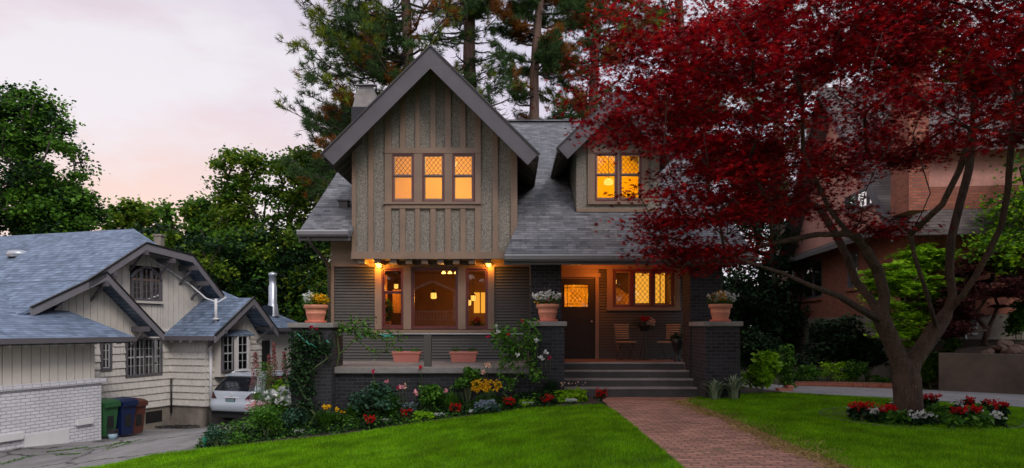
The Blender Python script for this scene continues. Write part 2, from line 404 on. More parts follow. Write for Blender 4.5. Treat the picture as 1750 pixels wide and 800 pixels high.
M['bark_dark'] = barkmat('dark_bark', (0.045, 0.035, 0.028), 6)
M['stem'] = paint('green_stem', (0.06, 0.09, 0.03), 0.6, 0.2)
# ================================================================== foliage helpers (numpy)
def np_mesh(name, V, F, mat, parent=None, origin=(0, 0, 0), kind=None):
    """V (n,3) world coordinates, F (m,k) faces with k corners"""
    off = np.array(wloc(parent) if parent is not None else origin, float)
    V = (V - off).astype(np.float32); F = F.astype(np.int32); k = F.shape[1]
    me = bpy.data.meshes.new(name); me.vertices.add(len(V)); me.vertices.foreach_set('co', V.ravel())
    me.loops.add(F.size); me.loops.foreach_set('vertex_index', F.ravel())
    me.polygons.add(len(F)); me.polygons.foreach_set('loop_start', np.arange(0, F.size, k, dtype=np.int32))
    me.update(calc_edges=True)
    o = link(name, me, mat, parent, tuple(off))
    if kind: o['kind'] = kind
    return o
def star(n, notch, span=300, asp=None):
    """palmate leaf: fan of n lobes round the stalk point"""
    vs = [(0, 0)]; a0 = -span / 2
    for i in range(n):
        a = R(a0 + span * i / (n - 1)); r = 1.0 - 0.45 * abs(i - (n - 1) / 2) / ((n - 1) / 2)
        vs.append((r * math.sin(a), r * math.cos(a)))
    for i in range(n + 1):
        a = R(a0 + span * (i - 0.5) / (n - 1)); vs.append((notch * math.sin(a), notch * math.cos(a)))
    fs = [(0, 1 + n + i, 1 + i, 1 + n + i + 1) for i in range(n)]
    return np.array(vs), np.array(fs)
SHAPES = {
    'oval': (np.array([(0, 0), (0.28, 0.35), (0.0, 1.0), (-0.28, 0.35)]), np.array([(0, 1, 2, 3)])),
    'broad': (np.array([(0, 0), (0.42, 0.4), (0.0, 1.0), (-0.42, 0.4)]), np.array([(0, 1, 2, 3)])),
    'blade': (np.array([(-0.05, 0), (0.05, 0), (0.012, 1.0), (-0.012, 1.0)]), np.array([(0, 1, 2, 3)])),
    'maple': star(5, 0.34, 250), 'maple7': star(7, 0.22, 290), 'petal': (np.array([(0, 0), (0.35, 0.5), (0.0, 1.0), (-0.35, 0.5)]), np.array([(0, 1, 2, 3)])),
}
def leaf_arrays(P, size, shape='oval', up=0.5, dirs=None, dirw=0.0, svar=0.35, droop=0.0, bend=0.25):
    """scatter leaves at P; up: how much leaf normals lean to the sky; dirs: preferred leaf direction"""
    N = len(P); T, Fs = SHAPES[shape]
    n = rng.normal(size=(N, 3)); n /= np.linalg.norm(n, axis=1)[:, None]; n[:, 2] = np.abs(n[:, 2]) ; n = n * (1 - up) + np.array([0, 0, 1.0]) * up
    n /= np.linalg.norm(n, axis=1)[:, None]
    d = rng.normal(size=(N, 3)); d /= np.linalg.norm(d, axis=1)[:, None]
    if dirs is not None: d = d * (1 - dirw) + dirs * dirw
    d[:, 2] -= droop
    d -= n * (d * n).sum(1)[:, None]; d /= np.maximum(1e-6, np.linalg.norm(d, axis=1))[:, None]
    s = np.cross(n, d); k = size * (1 + svar * rng.uniform(-1, 1, N))
    x = T[:, 0][None, :, None] * s[:, None, :]; y = T[:, 1][None, :, None] * d[:, None, :]
    rr = (T ** 2).sum(1)[None, :, None]; z = -bend * rr * n[:, None, :]
    V = P[:, None, :] + k[:, None, None] * (x + y + z)
    F = (np.arange(N) * len(T))[:, None, None] + Fs[None]
    return V.reshape(-1, 3), F.reshape(-1, Fs.shape[1])
def leaves(name, P, size, mat, parent, shape='oval', **k):
    V, F = leaf_arrays(np.asarray(P, float), size, shape, **k); return np_mesh(name, V, F, mat, parent)
def ball_pts(n, c, r, shell=0.0, sq=1.0):
    d = rng.normal(size=(n, 3)); d /= np.linalg.norm(d, axis=1)[:, None]
    q = rng.uniform(shell ** 3, 1, n) ** (1 / 3.0); r = np.asarray(r, float) * np.ones(3); r = r * np.array([1, 1, sq])
    return np.asarray(c) + d * q[:, None] * r
# ------------------------------------------------------------------ tree skeleton: grow towards targets
def grow(nodes, parents, targets, step=0.45, jit=0.10, sag=0.0, pull=0.25, seed=1):
    rg = np.random.default_rng(seed); nodes = [np.array(n, float) for n in nodes]; parents = list(parents)
    dist = [0.0] * len(nodes)
    for i in range(1, len(nodes)): dist[i] = dist[parents[i]] + np.linalg.norm(nodes[i] - nodes[parents[i]])
    root = nodes[0]; targets = sorted(targets, key=lambda t: np.linalg.norm(np.array(t) - root)); tips = []
    for t in targets:
        t = np.array(t, float); A = np.array(nodes); D = np.linalg.norm(A - t, axis=1)
        score = D + pull * np.array(dist) + np.where(A[:, 2] > t[2] + 0.3, 0.8, 0)
        i = int(np.argmin(score)); a = nodes[i]; L = np.linalg.norm(t - a); k = max(1, int(L / step)); prev = i
        pd = a - nodes[parents[i]] if parents[i] >= 0 else np.array([0, 0, 1.0]); pd = pd / max(1e-6, np.linalg.norm(pd))
        ctrl = a + pd * L * 0.35
        for j in range(1, k + 1):
            s = j / k; p = (1 - s) ** 2 * a + 2 * s * (1 - s) * ctrl + s * s * t
            if j < k: p = p + rg.normal(size=3) * jit * step
            p[2] -= sag * s * L * (1 - s)
            nodes.append(p); parents.append(prev); dist.append(dist[prev] + np.linalg.norm(p - nodes[prev])); prev = len(nodes) - 1
        tips.append(prev)
    return nodes, parents, tips
def skeleton_mesh(mb, nodes, parents, r_tip, r_root, power=0.5, n=6, thick=None, thr=.045):
    N = len(nodes); cnt = np.zeros(N); ch = [[] for _ in range(N)]
    for i in range(N):
        if parents[i] >= 0: ch[parents[i]].append(i)
    for i in range(N - 1, -1, -1):
        if not ch[i]: cnt[i] = 1
        if parents[i] >= 0: cnt[parents[i]] += cnt[i]
    tot = max(2, cnt[0]); cf_ = cnt / tot; rad = r_tip + (r_root - r_tip) * (cf_ ** (power - .2 * cf_))
    # chains
    for i in range(N):
        if i == 0 or len(ch[parents[i]]) > 1 or parents[i] == 0:
            if i == 0:
                continue
            chain = [parents[i], i]
            while len(ch[chain[-1]]) == 1: chain.append(ch[chain[-1]][0])
            rr = [rad[k] for k in chain]; rr[0] = rad[i] * 1.45 if chain[0] == 0 else min(rad[chain[0]], rad[i] * (1.15 if rad[i] < .08 else 1.28))
            (thick if thick is not None and max(rr) > thr else mb).tube([nodes[k] for k in chain], rr, n if rr[0] < 0.08 else n + 8)
    return rad
def tuft_arrays(P, D, L=0.2, n=26, w=0.012, spread=0.9):
    N = len(P); dirs = rng.normal(size=(N, n, 3)); dirs /= np.linalg.norm(dirs, axis=2)[:, :, None]
    dirs = dirs * spread + D[:, None, :] * 0.9; dirs /= np.linalg.norm(dirs, axis=2)[:, :, None]
    st = P[:, None, :] - D[:, None, :] * (rng.uniform(0, 0.8, (N, n, 1)) * L)
    sd = np.cross(dirs, rng.normal(size=(N, n, 3))); sd /= np.linalg.norm(sd, axis=2)[:, :, None]
    ll = L * rng.uniform(0.7, 1.15, (N, n, 1))
    V = np.stack([st - sd * w, st + sd * w, st + dirs * ll], axis=2).reshape(-1, 3)
    return V, np.arange(N * n * 3).reshape(-1, 3)

# leaf materials (real leaf colours)
M['leaf_red'] = leafmat('red_maple_leaf', [(0.06, 0.001, 0.004), (0.24, 0.002, 0.010), (0.48, 0.004, 0.018), (0.75, 0.025, 0.018)], 0.45, ns=1.6, nf=0.85, lo=0.12)
M['leaf_green'] = leafmat('broad_leaf', [(0.03, 0.085, 0.012), (0.075, 0.20, 0.02), (0.15, 0.32, 0.03)], 0.4)
M['leaf_warm'] = leafmat('sunlit_broad_leaf', [(0.04, 0.09, 0.010), (0.11, 0.22, 0.02), (0.28, 0.38, 0.03)], 0.45)  # warmer, yellower leaf green
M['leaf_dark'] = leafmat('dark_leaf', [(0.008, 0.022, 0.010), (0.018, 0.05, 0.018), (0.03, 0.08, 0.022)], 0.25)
M['leaf_lime'] = leafmat('lime_leaf', [(0.12, 0.28, 0.01), (0.24, 0.50, 0.015), (0.40, 0.66, 0.03)], 0.4)
M['leaf_mid'] = leafmat('garden_leaf', [(0.03, 0.10, 0.012), (0.065, 0.19, 0.02), (0.13, 0.29, 0.03)], 0.35)
M['leaf_blue'] = leafmat('blue_green_leaf', [(0.025, 0.075, 0.045), (0.05, 0.13, 0.075), (0.09, 0.19, 0.11)], 0.3)
M['leaf_purple'] = leafmat('purple_leaf', [(0.03, 0.010, 0.012), (0.07, 0.018, 0.020), (0.13, 0.035, 0.032)], 0.35)
M['leaf_var'] = leafmat('variegated_leaf', [(0.10, 0.20, 0.10), (0.25, 0.33, 0.20), (0.45, 0.50, 0.36)], 0.3)
M['needle'] = leafmat('pine_needle', [(0.02, 0.05, 0.018), (0.05, 0.11, 0.03), (0.09, 0.17, 0.04)], 0.2)
M['needle_lt'] = leafmat('light_pine_needle', [(0.08, 0.12, 0.01), (0.18, 0.25, 0.015), (0.30, 0.34, 0.02)], 0.25)
M['needle_brown'] = leafmat('brown_pine_needle', [(0.10, 0.035, 0.010), (0.22, 0.085, 0.02), (0.45, 0.19, 0.025)], 0.3)
M['grass'] = leafmat('lawn_grass', [(0.08, 0.26, 0.003), (0.17, 0.44, 0.003), (0.36, 0.62, 0.01)], 0.45, ns=1.7, nf=0.85)
M['grass_dry'] = leafmat('dry_grass', [(0.20, 0.20, 0.03), (0.45, 0.32, 0.12), (0.60, 0.42, 0.20)], 0.3)
def bloommat(n, cs): return leafmat(n, cs, 0.3, 0.6)
M['b_red'] = bloommat('red_petal', [(0.35, 0.003, 0.006), (0.62, 0.006, 0.012), (0.75, 0.02, 0.02)])
M['b_white'] = bloommat('white_petal', [(0.60, 0.64, 0.62), (0.82, 0.84, 0.82)])
M['b_yellow'] = bloommat('yellow_petal', [(0.65, 0.32, 0.005), (0.85, 0.50, 0.01)])
M['b_pink'] = bloommat('pink_petal', [(0.60, 0.16, 0.22), (0.80, 0.38, 0.42)])
M['b_magenta'] = bloommat('magenta_petal', [(0.45, 0.01, 0.06), (0.65, 0.02, 0.12)])
M['b_peach'] = bloommat('peach_petal', [(0.75, 0.48, 0.36), (0.85, 0.62, 0.50)])
M['b_lav'] = bloommat('lavender_petal', [(0.18, 0.22, 0.34), (0.33, 0.38, 0.50)])
M['b_plume'] = bloommat('plume_pink', [(0.26, 0.09, 0.09), (0.42, 0.18, 0.17)])
M['b_yarrow'] = bloommat('yarrow_bloom', [(0.55, 0.35, 0.36), (0.75, 0.62, 0.60)])

def tree(name, label, cat_, base, crown, nt, leafn, leafsz, mat, bark='bark_dark', r_root=0.3, shape='broad', trunk_h=0.4, seed=1, group=None,
         clump=0.9, sq=0.65, up=0.35, shell=0.45, flat=1.0, mats=None, droop=0.1):
    """crown: list of (centre, (rx,ry,rz)); leaves hang in clumps round the twig ends"""
    r0 = np.random.default_rng(seed); base = Vector(base); t = thing(name, label, cat_, base, group)
    tg = []
    for i in range(nt):
        c, rr = crown[r0.integers(len(crown))]; d = r0.normal(size=3); d /= np.linalg.norm(d); q = r0.uniform(shell ** 3, 1) ** (1 / 3)
        tg.append(np.array(c) + d * q * np.array(rr))
    cz = np.mean([c[2] for c, _ in crown]); top = np.array([base.x, base.y, base.z]); nodes = [top]; par = [-1]
    hh = (cz - base.z) * trunk_h; k = max(2, int(hh / 0.6)); cxy = np.mean([c[:2] for c, _ in crown], axis=0)
    for j in range(1, k + 1):
        s = j / k; p = top + np.array([0, 0, hh * s]); p[:2] += (cxy - top[:2]) * 0.3 * s * s + r0.normal(size=2) * 0.04; nodes.append(p); par.append(j - 1)
    nodes, par, tips = grow(nodes, par, tg, step=0.7, jit=0.12, seed=seed)
    mb = MB(); skeleton_mesh(mb, nodes, par, 0.012, r_root, 0.5, 5); mb.build('trunk', M[bark], t, smooth=True, recalc=False)
    T = np.array([nodes[i] for i in tips]); mm = mats or [mat]
    idx = r0.integers(len(T), size=leafn); loose = r0.random(leafn) < 0.12
    sz = clump * r0.uniform(0.55, 1.2, len(T))
    d = r0.normal(size=(leafn, 3)) * np.array([1, 1, sq * flat]) * 0.5
    P = T[idx] + d * sz[idx][:, None] * np.where(loose, 1.25, 1.0)[:, None]
    tipm = r0.integers(len(mm), size=len(T))
    for mi, mn in enumerate(mm):
        sel = tipm[idx] == mi
        if sel.any(): leaves('crown', P[sel], leafsz, M[mn], t, shape, up=up, droop=droop)
    return t
# ================================================================== GROUND, LAWNS, PATHS
def in_poly(x, y, poly):
    c = np.zeros(np.shape(x), bool); n = len(poly); j = n - 1
    for i in range(n):
        xi, yi = poly[i]; xj, yj = poly[j]
        c ^= ((yi > y) != (yj > y)) & (x < (xj - xi) * (y - yi) / (yj - yi + 1e-12) + xi); j = i
    return c
gz = np.vectorize(ground_z)
def sheet(name, poly, lift, mat, res=0.5, kind='structure', bumpy=0.0):
    """a sheet that follows the ground, clipped to a plan polygon"""
    bm = bmesh.new(); xs = [p[0] for p in poly]; ys = [p[1] for p in poly]
    f = bm.faces.new([bm.verts.new((x, y, 0)) for x, y in poly])
    def cuts(lo, hi, no, k):
        v = math.ceil(lo / res) * res
        while v < hi:
            co = (v, 0, 0) if k == 0 else (0, v, 0)
            bmesh.ops.bisect_plane(bm, geom=bm.verts[:] + bm.edges[:] + bm.faces[:], plane_co=co, plane_no=no); v += res
    cuts(min(xs), max(xs), (1, 0, 0), 0); cuts(min(ys), max(ys), (0, 1, 0), 1)
    for x in (1.2, -5.5, -7.0, -11.0): bmesh.ops.bisect_plane(bm, geom=bm.verts[:] + bm.edges[:] + bm.faces[:], plane_co=(x, 0, 0), plane_no=(1, 0, 0))
    mb = MB(); bm.verts.ensure_lookup_table(); idx = {v: i for i, v in enumerate(bm.verts)}
    mb.add([(v.co.x, v.co.y, ground_z(v.co.x, v.co.y) + lift + (bumpy * math.sin(v.co.x * 2.1 + v.co.y) * math.cos(v.co.y * 1.7) if bumpy else 0)) for v in bm.verts], [tuple(idx[v] for v in fc.verts) for fc in bm.faces])
    bm.free(); o = mb.build(name, mat, None, kind=kind, smooth=True)
    for p in o.data.polygons:
        if p.normal.z < 0: p.flip()
    return o
mb = MB()
gx = [-400, -150, -60, -30] + [x for x in np.arange(-20, 20.1, 1.0)] + [30, 60, 150, 400]; gx = sorted(set(list(gx) + [-11.0, -5.5, -7.0, 1.2]))
gy = [-60, -20, -5] + list(np.arange(0, 36, 1.0)) + [45, 60, 100, 200, 500]
gv = [(x, y, ground_z(x, y) - 0.03) for y in gy for x in gx]; nx = len(gx)
mb.add(gv, [(j * nx + i, j * nx + i + 1, (j + 1) * nx + i + 1, (j + 1) * nx + i) for j in range(len(gy) - 1) for i in range(nx - 1)])
mb.build('ground', M['earth'], None, kind='structure')

def lawnmat():
    m = MT('lawn_turf'); p = m.pos(); n1 = m.noise(p, 1.2, 5); n2 = m.noise(p, 45, 4, 0.7)
    c = m.ramp(n1, [(0.3, (0.06, 0.20, 0.003)), (0.7, (0.11, 0.31, 0.005))]); c = m.mix(0.7, c, m.ramp(n2, [(0.35, (0.3, 0.3, 0.3)), (0.65, (1, 1, 1))]), 'MULTIPLY')
    m.col(c); m.b.inputs['Roughness'].default_value = 0.9; m.bump(n2, 1.0, 0.03); return m.m
M['turf'] = lawnmat()
def chain(px): return [tuple(gp(x, y).xy) for x, y in px]
bed_front = chain([(350, 768), (420, 760), (500, 753), (570, 745), (640, 735), (720, 724), (800, 713), (900, 700), (980, 694), (1030, 691)])
left_lawn = [(-9.6, 9.5), (-8.9, 12.6)] + chain([(172, 798), (260, 779)]) + bed_front + [(1.80, 13.0), (1.84, 12.0), (1.84, 3.0), (-9.6, 3.0)]
right_lawn = [(3.60, 3.0), (3.60, 12.6), (3.52, 13.6), (3.62, 14.25), (3.95, 14.6), (4.6, 14.9), (5.4, 15.4)] + chain([(1340, 673), (1450, 679), (1560, 685), (1660, 691), (1750, 699)]) + [(12.5, 10.6), (14.5, 3.0)]
path_poly = [(1.84, 3.0), (1.84, 14.9), (4.2, 14.9), (4.2, 14.4), (3.60, 13.9), (3.60, 3.0)]
sheet('lawn_left', left_lawn, 0.0, M['turf'], 0.6); sheet('lawn_right', right_lawn, 0.0, M['turf'], 0.6)
sheet('brick_path', path_poly, -0.012, M['brick_path'], 1.5)
drive_poly = [(-14.5, 3.0), (-9.6, 3.0), (-9.6, 9.5), (-8.9, 12.6)] + chain([(172, 798), (260, 779), (350, 768)]) + [(-6.3, 14.2), (-6.2, 17.5), (-5.6, 22), (-5.2, 30), (-5.0, 36), (-9.0, 36), (-14.5, 26)]
sheet('driveway', drive_poly, 0.006, M['drive'], 1.0)
rd = chain([(1340, 671), (1450, 677), (1560, 683), (1660, 689), (1750, 697)]) + [(13.0, 10.2), (30, 8.0), (30, 13.0), (12.6, 15.3)] + chain([(1750, 673), (1600, 667), (1500, 664), (1400, 661), (1350, 660)]) + [(6.4, 19), (5.7, 17.4)]
sheet('right_driveway', rd, 0.008, M['drive2'], 1.0)
street = [(-40, -6), (40, -6), (40, 2.0), (-40, 2.0)]
sheet('pavement', street, 0.0, M['drive2'], 4.0)
bed_poly = [(bed_front[0][0] - 0.1, bed_front[0][1] + 0.02)] + [(x, y - 0.02) for x, y in bed_front] + [(1.84, 13.2), (1.84, 14.6), (1.1, 15.0), (-4.6, 15.0), (-5.0, 17.5), (-6.1, 17.4), (-6.2, 14.3)]
sheet('flower_bed_soil', bed_poly, 0.012, M['soil'], 0.4, bumpy=0.02)
sheet('side_bed_soil', [(4.2, 14.95), (5.4, 15.45), (6.3, 15.95), (5.8, 17.5), (6.5, 19.0), (5.4, 22), (4.9, 22), (4.9, 16), (4.2, 16)], 0.012, M['soil'], 0.5)
# grass blades: one object per lawn, blades nobody could count
def grass(name, poly, n, label, shade=None, mat='grass', h=0.050, power=1.6, ymax=17.0, xr=(-10, 14)):
    r = np.random.default_rng(len(name)); P = []; tot = 0
    while tot < n:
        y = 3.5 + (ymax - 3.5) * r.random(60000) ** 1.0; x = r.uniform(*xr, 60000)
        keep = in_poly(x, y, poly) & (np.abs(x / y) < 1.05) & (r.random(60000) < np.clip((9.5 / y) ** power, 0, 1)) & (y > 6.3)
        P.append(np.stack([x[keep], y[keep]], 1)); tot += keep.sum()
    P = np.concatenate(P)[:n]; z = gz(P[:, 0], P[:, 1]) - 0.004; N = len(P)
    n1 = np.sin(P[:, 0] * 1.9 + 1.3 * np.sin(P[:, 1] * 1.1)) * np.cos(P[:, 1] * 2.3 + P[:, 0] * .7)
    hh = h * (1 + 0.25 * n1) * r.uniform(0.55, 1.35, N); a = r.uniform(0, 2 * np.pi, N); w = 0.0042 * r.uniform(0.7, 1.5, N) * (P[:, 1] / 9) ** 0.7
    sx = np.cos(a) * w; sy = np.sin(a) * w; lean = hh * r.uniform(0.1, 0.9, N); b = r.uniform(0, 2 * np.pi, N)
    B = np.column_stack([P, z]); v0 = B + np.column_stack([-sx, -sy, 0 * sx]); v1 = B + np.column_stack([sx, sy, 0 * sx]); v2 = B + np.column_stack([np.cos(b) * lean, np.sin(b) * lean, hh])
    V = np.stack([v0, v1, v2], 1).reshape(-1, 3)
    o = np_mesh(name, V, np.arange(N * 3).reshape(-1, 3), M[mat], None); tag(o, label, 'grass', kind='stuff'); return o
grass('grass', left_lawn, 320000, 'bright green mown grass on the sloping left lawn', xr=(-10, 2))
r_in = [p for p in right_lawn]
o_ = grass('grass', right_lawn, 260000, 'deep green mown grass round the red maple', xr=(3.4, 14))
# dry straggling edge where the right lawn meets the brick path
r = np.random.default_rng(5)
N = 20000; y = r.uniform(6.4, 14.2, N); wv = 0.12 + 0.26 * (0.5 + 0.5 * np.sin(y * 2.7) * np.cos(y * 1.1)); x = 3.60 + r.normal(size=N) * wv * 0.55 + 0.03
P = np.column_stack([x, y, np.zeros(N)]); V, F = leaf_arrays(P, 0.085, 'blade', up=0.45, svar=0.5); tag(np_mesh('dry_grass', V, F, M['grass_dry']), 'straw coloured dry grass along the right edge of the brick path', 'grass', kind='stuff')
# weeds growing in the cracks of the driveway
P = []
for a, b, n in (((0, 795), (60, 778), 220), ((80, 773), (150, 765), 420), ((150, 768), (225, 755), 350), ((100, 778), (135, 776), 200), ((180, 770), (240, 752), 200)):
    A, B = gp(*a), gp(*b); s = r.random(n); q = np.outer(1 - s, A) + np.outer(s, B); q[:, :2] += r.normal(size=(n, 2)) * 0.05; q[:, 2] = gz(q[:, 0], q[:, 1]) + 0.01; P.append(q)
P = np.concatenate(P); V, F = leaf_arrays(P, 0.05, 'oval', up=0.5); tag(np_mesh('weeds', V, F, M['leaf_mid']), 'low weeds and moss in the cracks of the concrete driveway', 'weeds', kind='stuff')

# ================================================================== MAIN HOUSE
YD, YL, YP, YF = 16.3, 16.9, 18.0, 15.5      # dormer wall, lower wall, porch wall, gable fascia
house = thing('craftsman_house', 'two storey craftsman house with steep pebbledash gable, lit windows and dark brick porch', 'house', (0, 18, 0))
rp = lambda Y: 3.07 + 0.621 * (Y - 14.9)      # front roof plane
def slab_quad(mb, p, th=0.12):                 # sloping slab, thickness downwards
    mb.prism(p, (0, 0, -th))
mb = MB()
def rs(x0, x1, y0, y1, xa=None):
    slab_quad(mb, [(x0, y0, rp(y0)), (x1, y0, rp(y0)), (x1, y1, rp(y1)), (x0 if xa is None else xa, y1, rp(y1))])
YR = 24.0
rs(-4.97, -3.76, 16.0, YR); rs(-3.76, 0.10, 19.2, YR); rs(-0.17, 0.16, 14.9, 16.34, 0.12); rs(0.10, 0.16, 16.34, YR); rs(0.16, 1.58, 14.9, YR)
rs(1.58, 3.70, 14.9, 17.03); rs(1.58, 3.70, 19.3, YR); rs(3.70, 5.3, 14.9, YR)
mb.prism([(-4.97, YR, rp(YR)), (5.3, YR, rp(YR)), (5.3, 33, rp(YR) - 5.4), (-4.97, 33, rp(YR) - 5.4)], (0, 0, -0.12))
mb.bar((-4.97, YR, rp(YR) + 0.01), (5.3, YR, rp(YR) + 0.01), 0.3, 0.05)
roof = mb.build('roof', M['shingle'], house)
# small roof vent on the left piece
mb = MB(); v = P_(588, 358, 0) ; yv = 17.3; xv = X_(588, yv)
mb.box(xv - .11, xv + .11, yv - .10, yv + .10, rp(yv) - .1, rp(yv) + .12); mb.box(xv - .15, xv + .15, yv - .15, yv + .15, rp(yv) + .12, rp(yv) + .145)
mb.build('roof_vent', M['black_metal'], roof)
# chimney
mb = MB(); cxm, cym = X_(627, 22.2), 22.2
mb.box(cxm - .42, cxm + .42, cym - .35, cym + .35, 6.5, 8.55); ch = mb.build('chimney', M['brick_dark'], roof)
mb = MB(); mb.hexa([(cxm - .40, cym - .33, 8.55), (cxm + .40, cym - .33, 8.55), (cxm + .40, cym + .33, 8.55), (cxm - .40, cym + .33, 8.55), (cxm - .27, cym - .24, 9.15), (cxm + .27, cym - .24, 9.15), (cxm + .27, cym + .24, 9.15), (cxm - .27, cym + .24, 9.15)])
mb.build('chimney_crown', M['capstone'], roof, bevel=0.03)
mb = MB(); mb.box(cxm - .22, cxm + .22, cym - .2, cym + .2, 9.15, 9.27); mb.prism([(cxm - .35, cym - .3, 9.30), (cxm + .35, cym - .3, 9.30), (cxm + .28, cym + .3, 9.44), (cxm - .28, cym + .3, 9.44)], (0, 0, -.035))
mb.build('chimney_cap', M['gutter'], roof)
# eave boards, gutters, rake boards of the main roof
mb = MB()
mb.box(-4.97, -3.78, 15.99, 16.03, rp(16) - .22, rp(16) - .0); mb.box(-0.17, 5.3, 14.88, 14.92, rp(14.9) - .20, rp(14.9) - .01)
for xe in (-4.97, 5.3):
    y0 = 16.0 if xe < 0 else 14.9
    mb.prism([(xe - .02, y0, rp(y0) - .02), (xe - .02, YR, rp(YR) - .02), (xe - .02, YR, rp(YR) - .26), (xe - .02, y0, rp(y0) - .26)], (.04, 0, 0))
mb.split('eave_board', M['fascia'], house)
def gutter(x0, x1, y, z):
    mb = MB()
    prof = [(0, 0), (0, -.10), (-.03, -.125), (-.09, -.125), (-.125, -.08), (-.125, 0), (-.115, 0), (-.115, -.075), (-.085, -.115), (-.035, -.115), (-.01, -.095), (-.01, 0)]
    mb.prism([(x0, y + a, z + b) for a, b in prof], (x1 - x0, 0, 0)); g = mb.build('gutter', M['gutter'], house)
    mb = MB(); mb.box(x0, x1, y - .135, y - .11, z - .012, z + .022); mb.build('gutter_lip', M['snowmetal'], g); return g
gutter(-4.99, -3.80, 15.985, rp(16) - .01); gutter(-0.16, 5.32, 14.875, rp(14.9) - .01)

# ---- lower walls
def cut_spans(x0, x1, holes):
    out = [(x0, x1)]
    for a, b in holes:
        nxt = []
        for p, q in out:
            if b <= p or a >= q: nxt.append((p, q)); continue
            if a > p: nxt.append((p, a))
            if b < q: nxt.append((b, q))
        out = nxt
    return out
def lap(mb, x0, x1, z0, z1, y, holes, h=0.072):
    z = z0
    while z < z1 - 0.01:
        zt = min(z + h, z1)
        for a, b in cut_spans(x0, x1, [(hx0, hx1) for hx0, hx1, hz0, hz1 in holes if hz0 < zt - .02 and hz1 > z + .02]):
            mb.prism([(a, y - .030, z + .015), (a, y - .008, zt), (a, y + .012, zt), (a, y + .012, z + .015)], (b - a, 0, 0))
        z += h
def wall_holes(mb, x0, x1, z0, z1, y0, y1, holes):
    zs = sorted({z0, z1, *[z for h in holes for z in h[2:] if z0 < z < z1]})
    for a, b in zip(zs, zs[1:]):
        mid = (a + b) / 2
        for p, q in cut_spans(x0, x1, [(h[0], h[1]) for h in holes if h[2] < mid < h[3]]): mb.box(p, q, y0, y1, a, b)
xL, xLR = X_(568, YL), 0.50
wl = [(X_(653, YL), X_(690, YL)), (X_(703, YL), X_(783, YL)), (X_(796, YL), X_(834, YL))]; wz = (Z_(562, YL), Z_(458, YL))
hl = [(a, b, wz[0], wz[1]) for a, b in wl]
mb = MB(); wall_holes(mb, xL, xLR, -0.3, 3.25, YL + .03, YL + .2, hl)
hp = [(X_(953, YP), X_(1017, YP), .68, Z_(476, YP)), (X_(1047, YP), X_(1153, YP), Z_(525, YP), Z_(461, YP))]
wall_holes(mb, 0.45, 4.9, 0.4, 3.35, YP + .03, YP + .2, hp)
mb.box(xL, xL + .17, YL + .2, 30, -1.5, 3.7); mb.box(4.73, 4.9, YP + .2, 30, -.3, 3.6); mb.box(xLR - .15, xLR, YL + .2, YP + .03, .5, 3.2)
mb.box(xL, 4.9, 29.8, 30, -1.5, 4.6)
mb.prism([(xL, YL + .2, 3.7), (xL, 30, 4.7), (xL, YR, rp(YR) - .15)], (.15, 0, 0)); mb.prism([(4.75, YL + .2, 3.4), (4.75, 30, 4.7), (4.75, YR, rp(YR) - .15)], (.15, 0, 0))
mb.build('wall', M['trim'], house)
mb = MB(); zS0 = .66
lap(mb, xL + .05, xLR, zS0, Z_(456, YL), YL, [(X_(641, YL), X_(845, YL), Z_(571, YL), 9)])
lap(mb, 0.5, 4.62, .68, Z_(460, YP), YP, [(X_(950, YP), X_(1023, YP), 0, 9), (X_(1037, YP), X_(1162, YP), Z_(530, YP), 9)])
ls = mb.build('lap_siding', M['siding'], house)
mb = MB(); wall_holes(mb, xL + .05, xLR, zS0, Z_(456, YL), YL + .014, YL + .028, [(X_(641, YL), X_(845, YL), Z_(571, YL), 9)])
wall_holes(mb, 0.5, 4.62, .69, Z_(460, YP), YP + .014, YP + .028, [(X_(950, YP), X_(1023, YP), 0, 9), (X_(1037, YP), X_(1162, YP), Z_(530, YP), 9)]); mb.build('siding_backing', M['black_metal'], ls)  # black sheet behind the laps paints the shadow in their grooves
mb = MB(); mb.box(xL - .02, xL + 0.0, YL + .2, 30, -1.5, 3.6); mb.build('side_wall', M['siding'], house)
# trims lower wall
mb = MB(); y = YL
mb.box(xL - .03, xL + .05, y - .05, y + .2, .4, Z_(456, y)); mb.box(xL - .03, xLR, y - .045, y + .03, Z_(456, y), Z_(446, y))
mb.box(xL - .03, X_(604, y), y - .03, y + .03, Z_(446, y), 3.72)
for a, b in ((641, 653), (690, 703), (783, 796), (834, 845)): mb.box(X_(a, y), X_(b, y), y - .06, y + .04, Z_(563, y), Z_(456, y))
mb.split('window_trim', M['trim'], house, bevel=.006)
mb = MB(); mb.box(X_(639, y), X_(847, y), y - .10, y + .02, Z_(571, y), Z_(564, y)); mb.build('window_sill', M['trim'], house, bevel=.008)

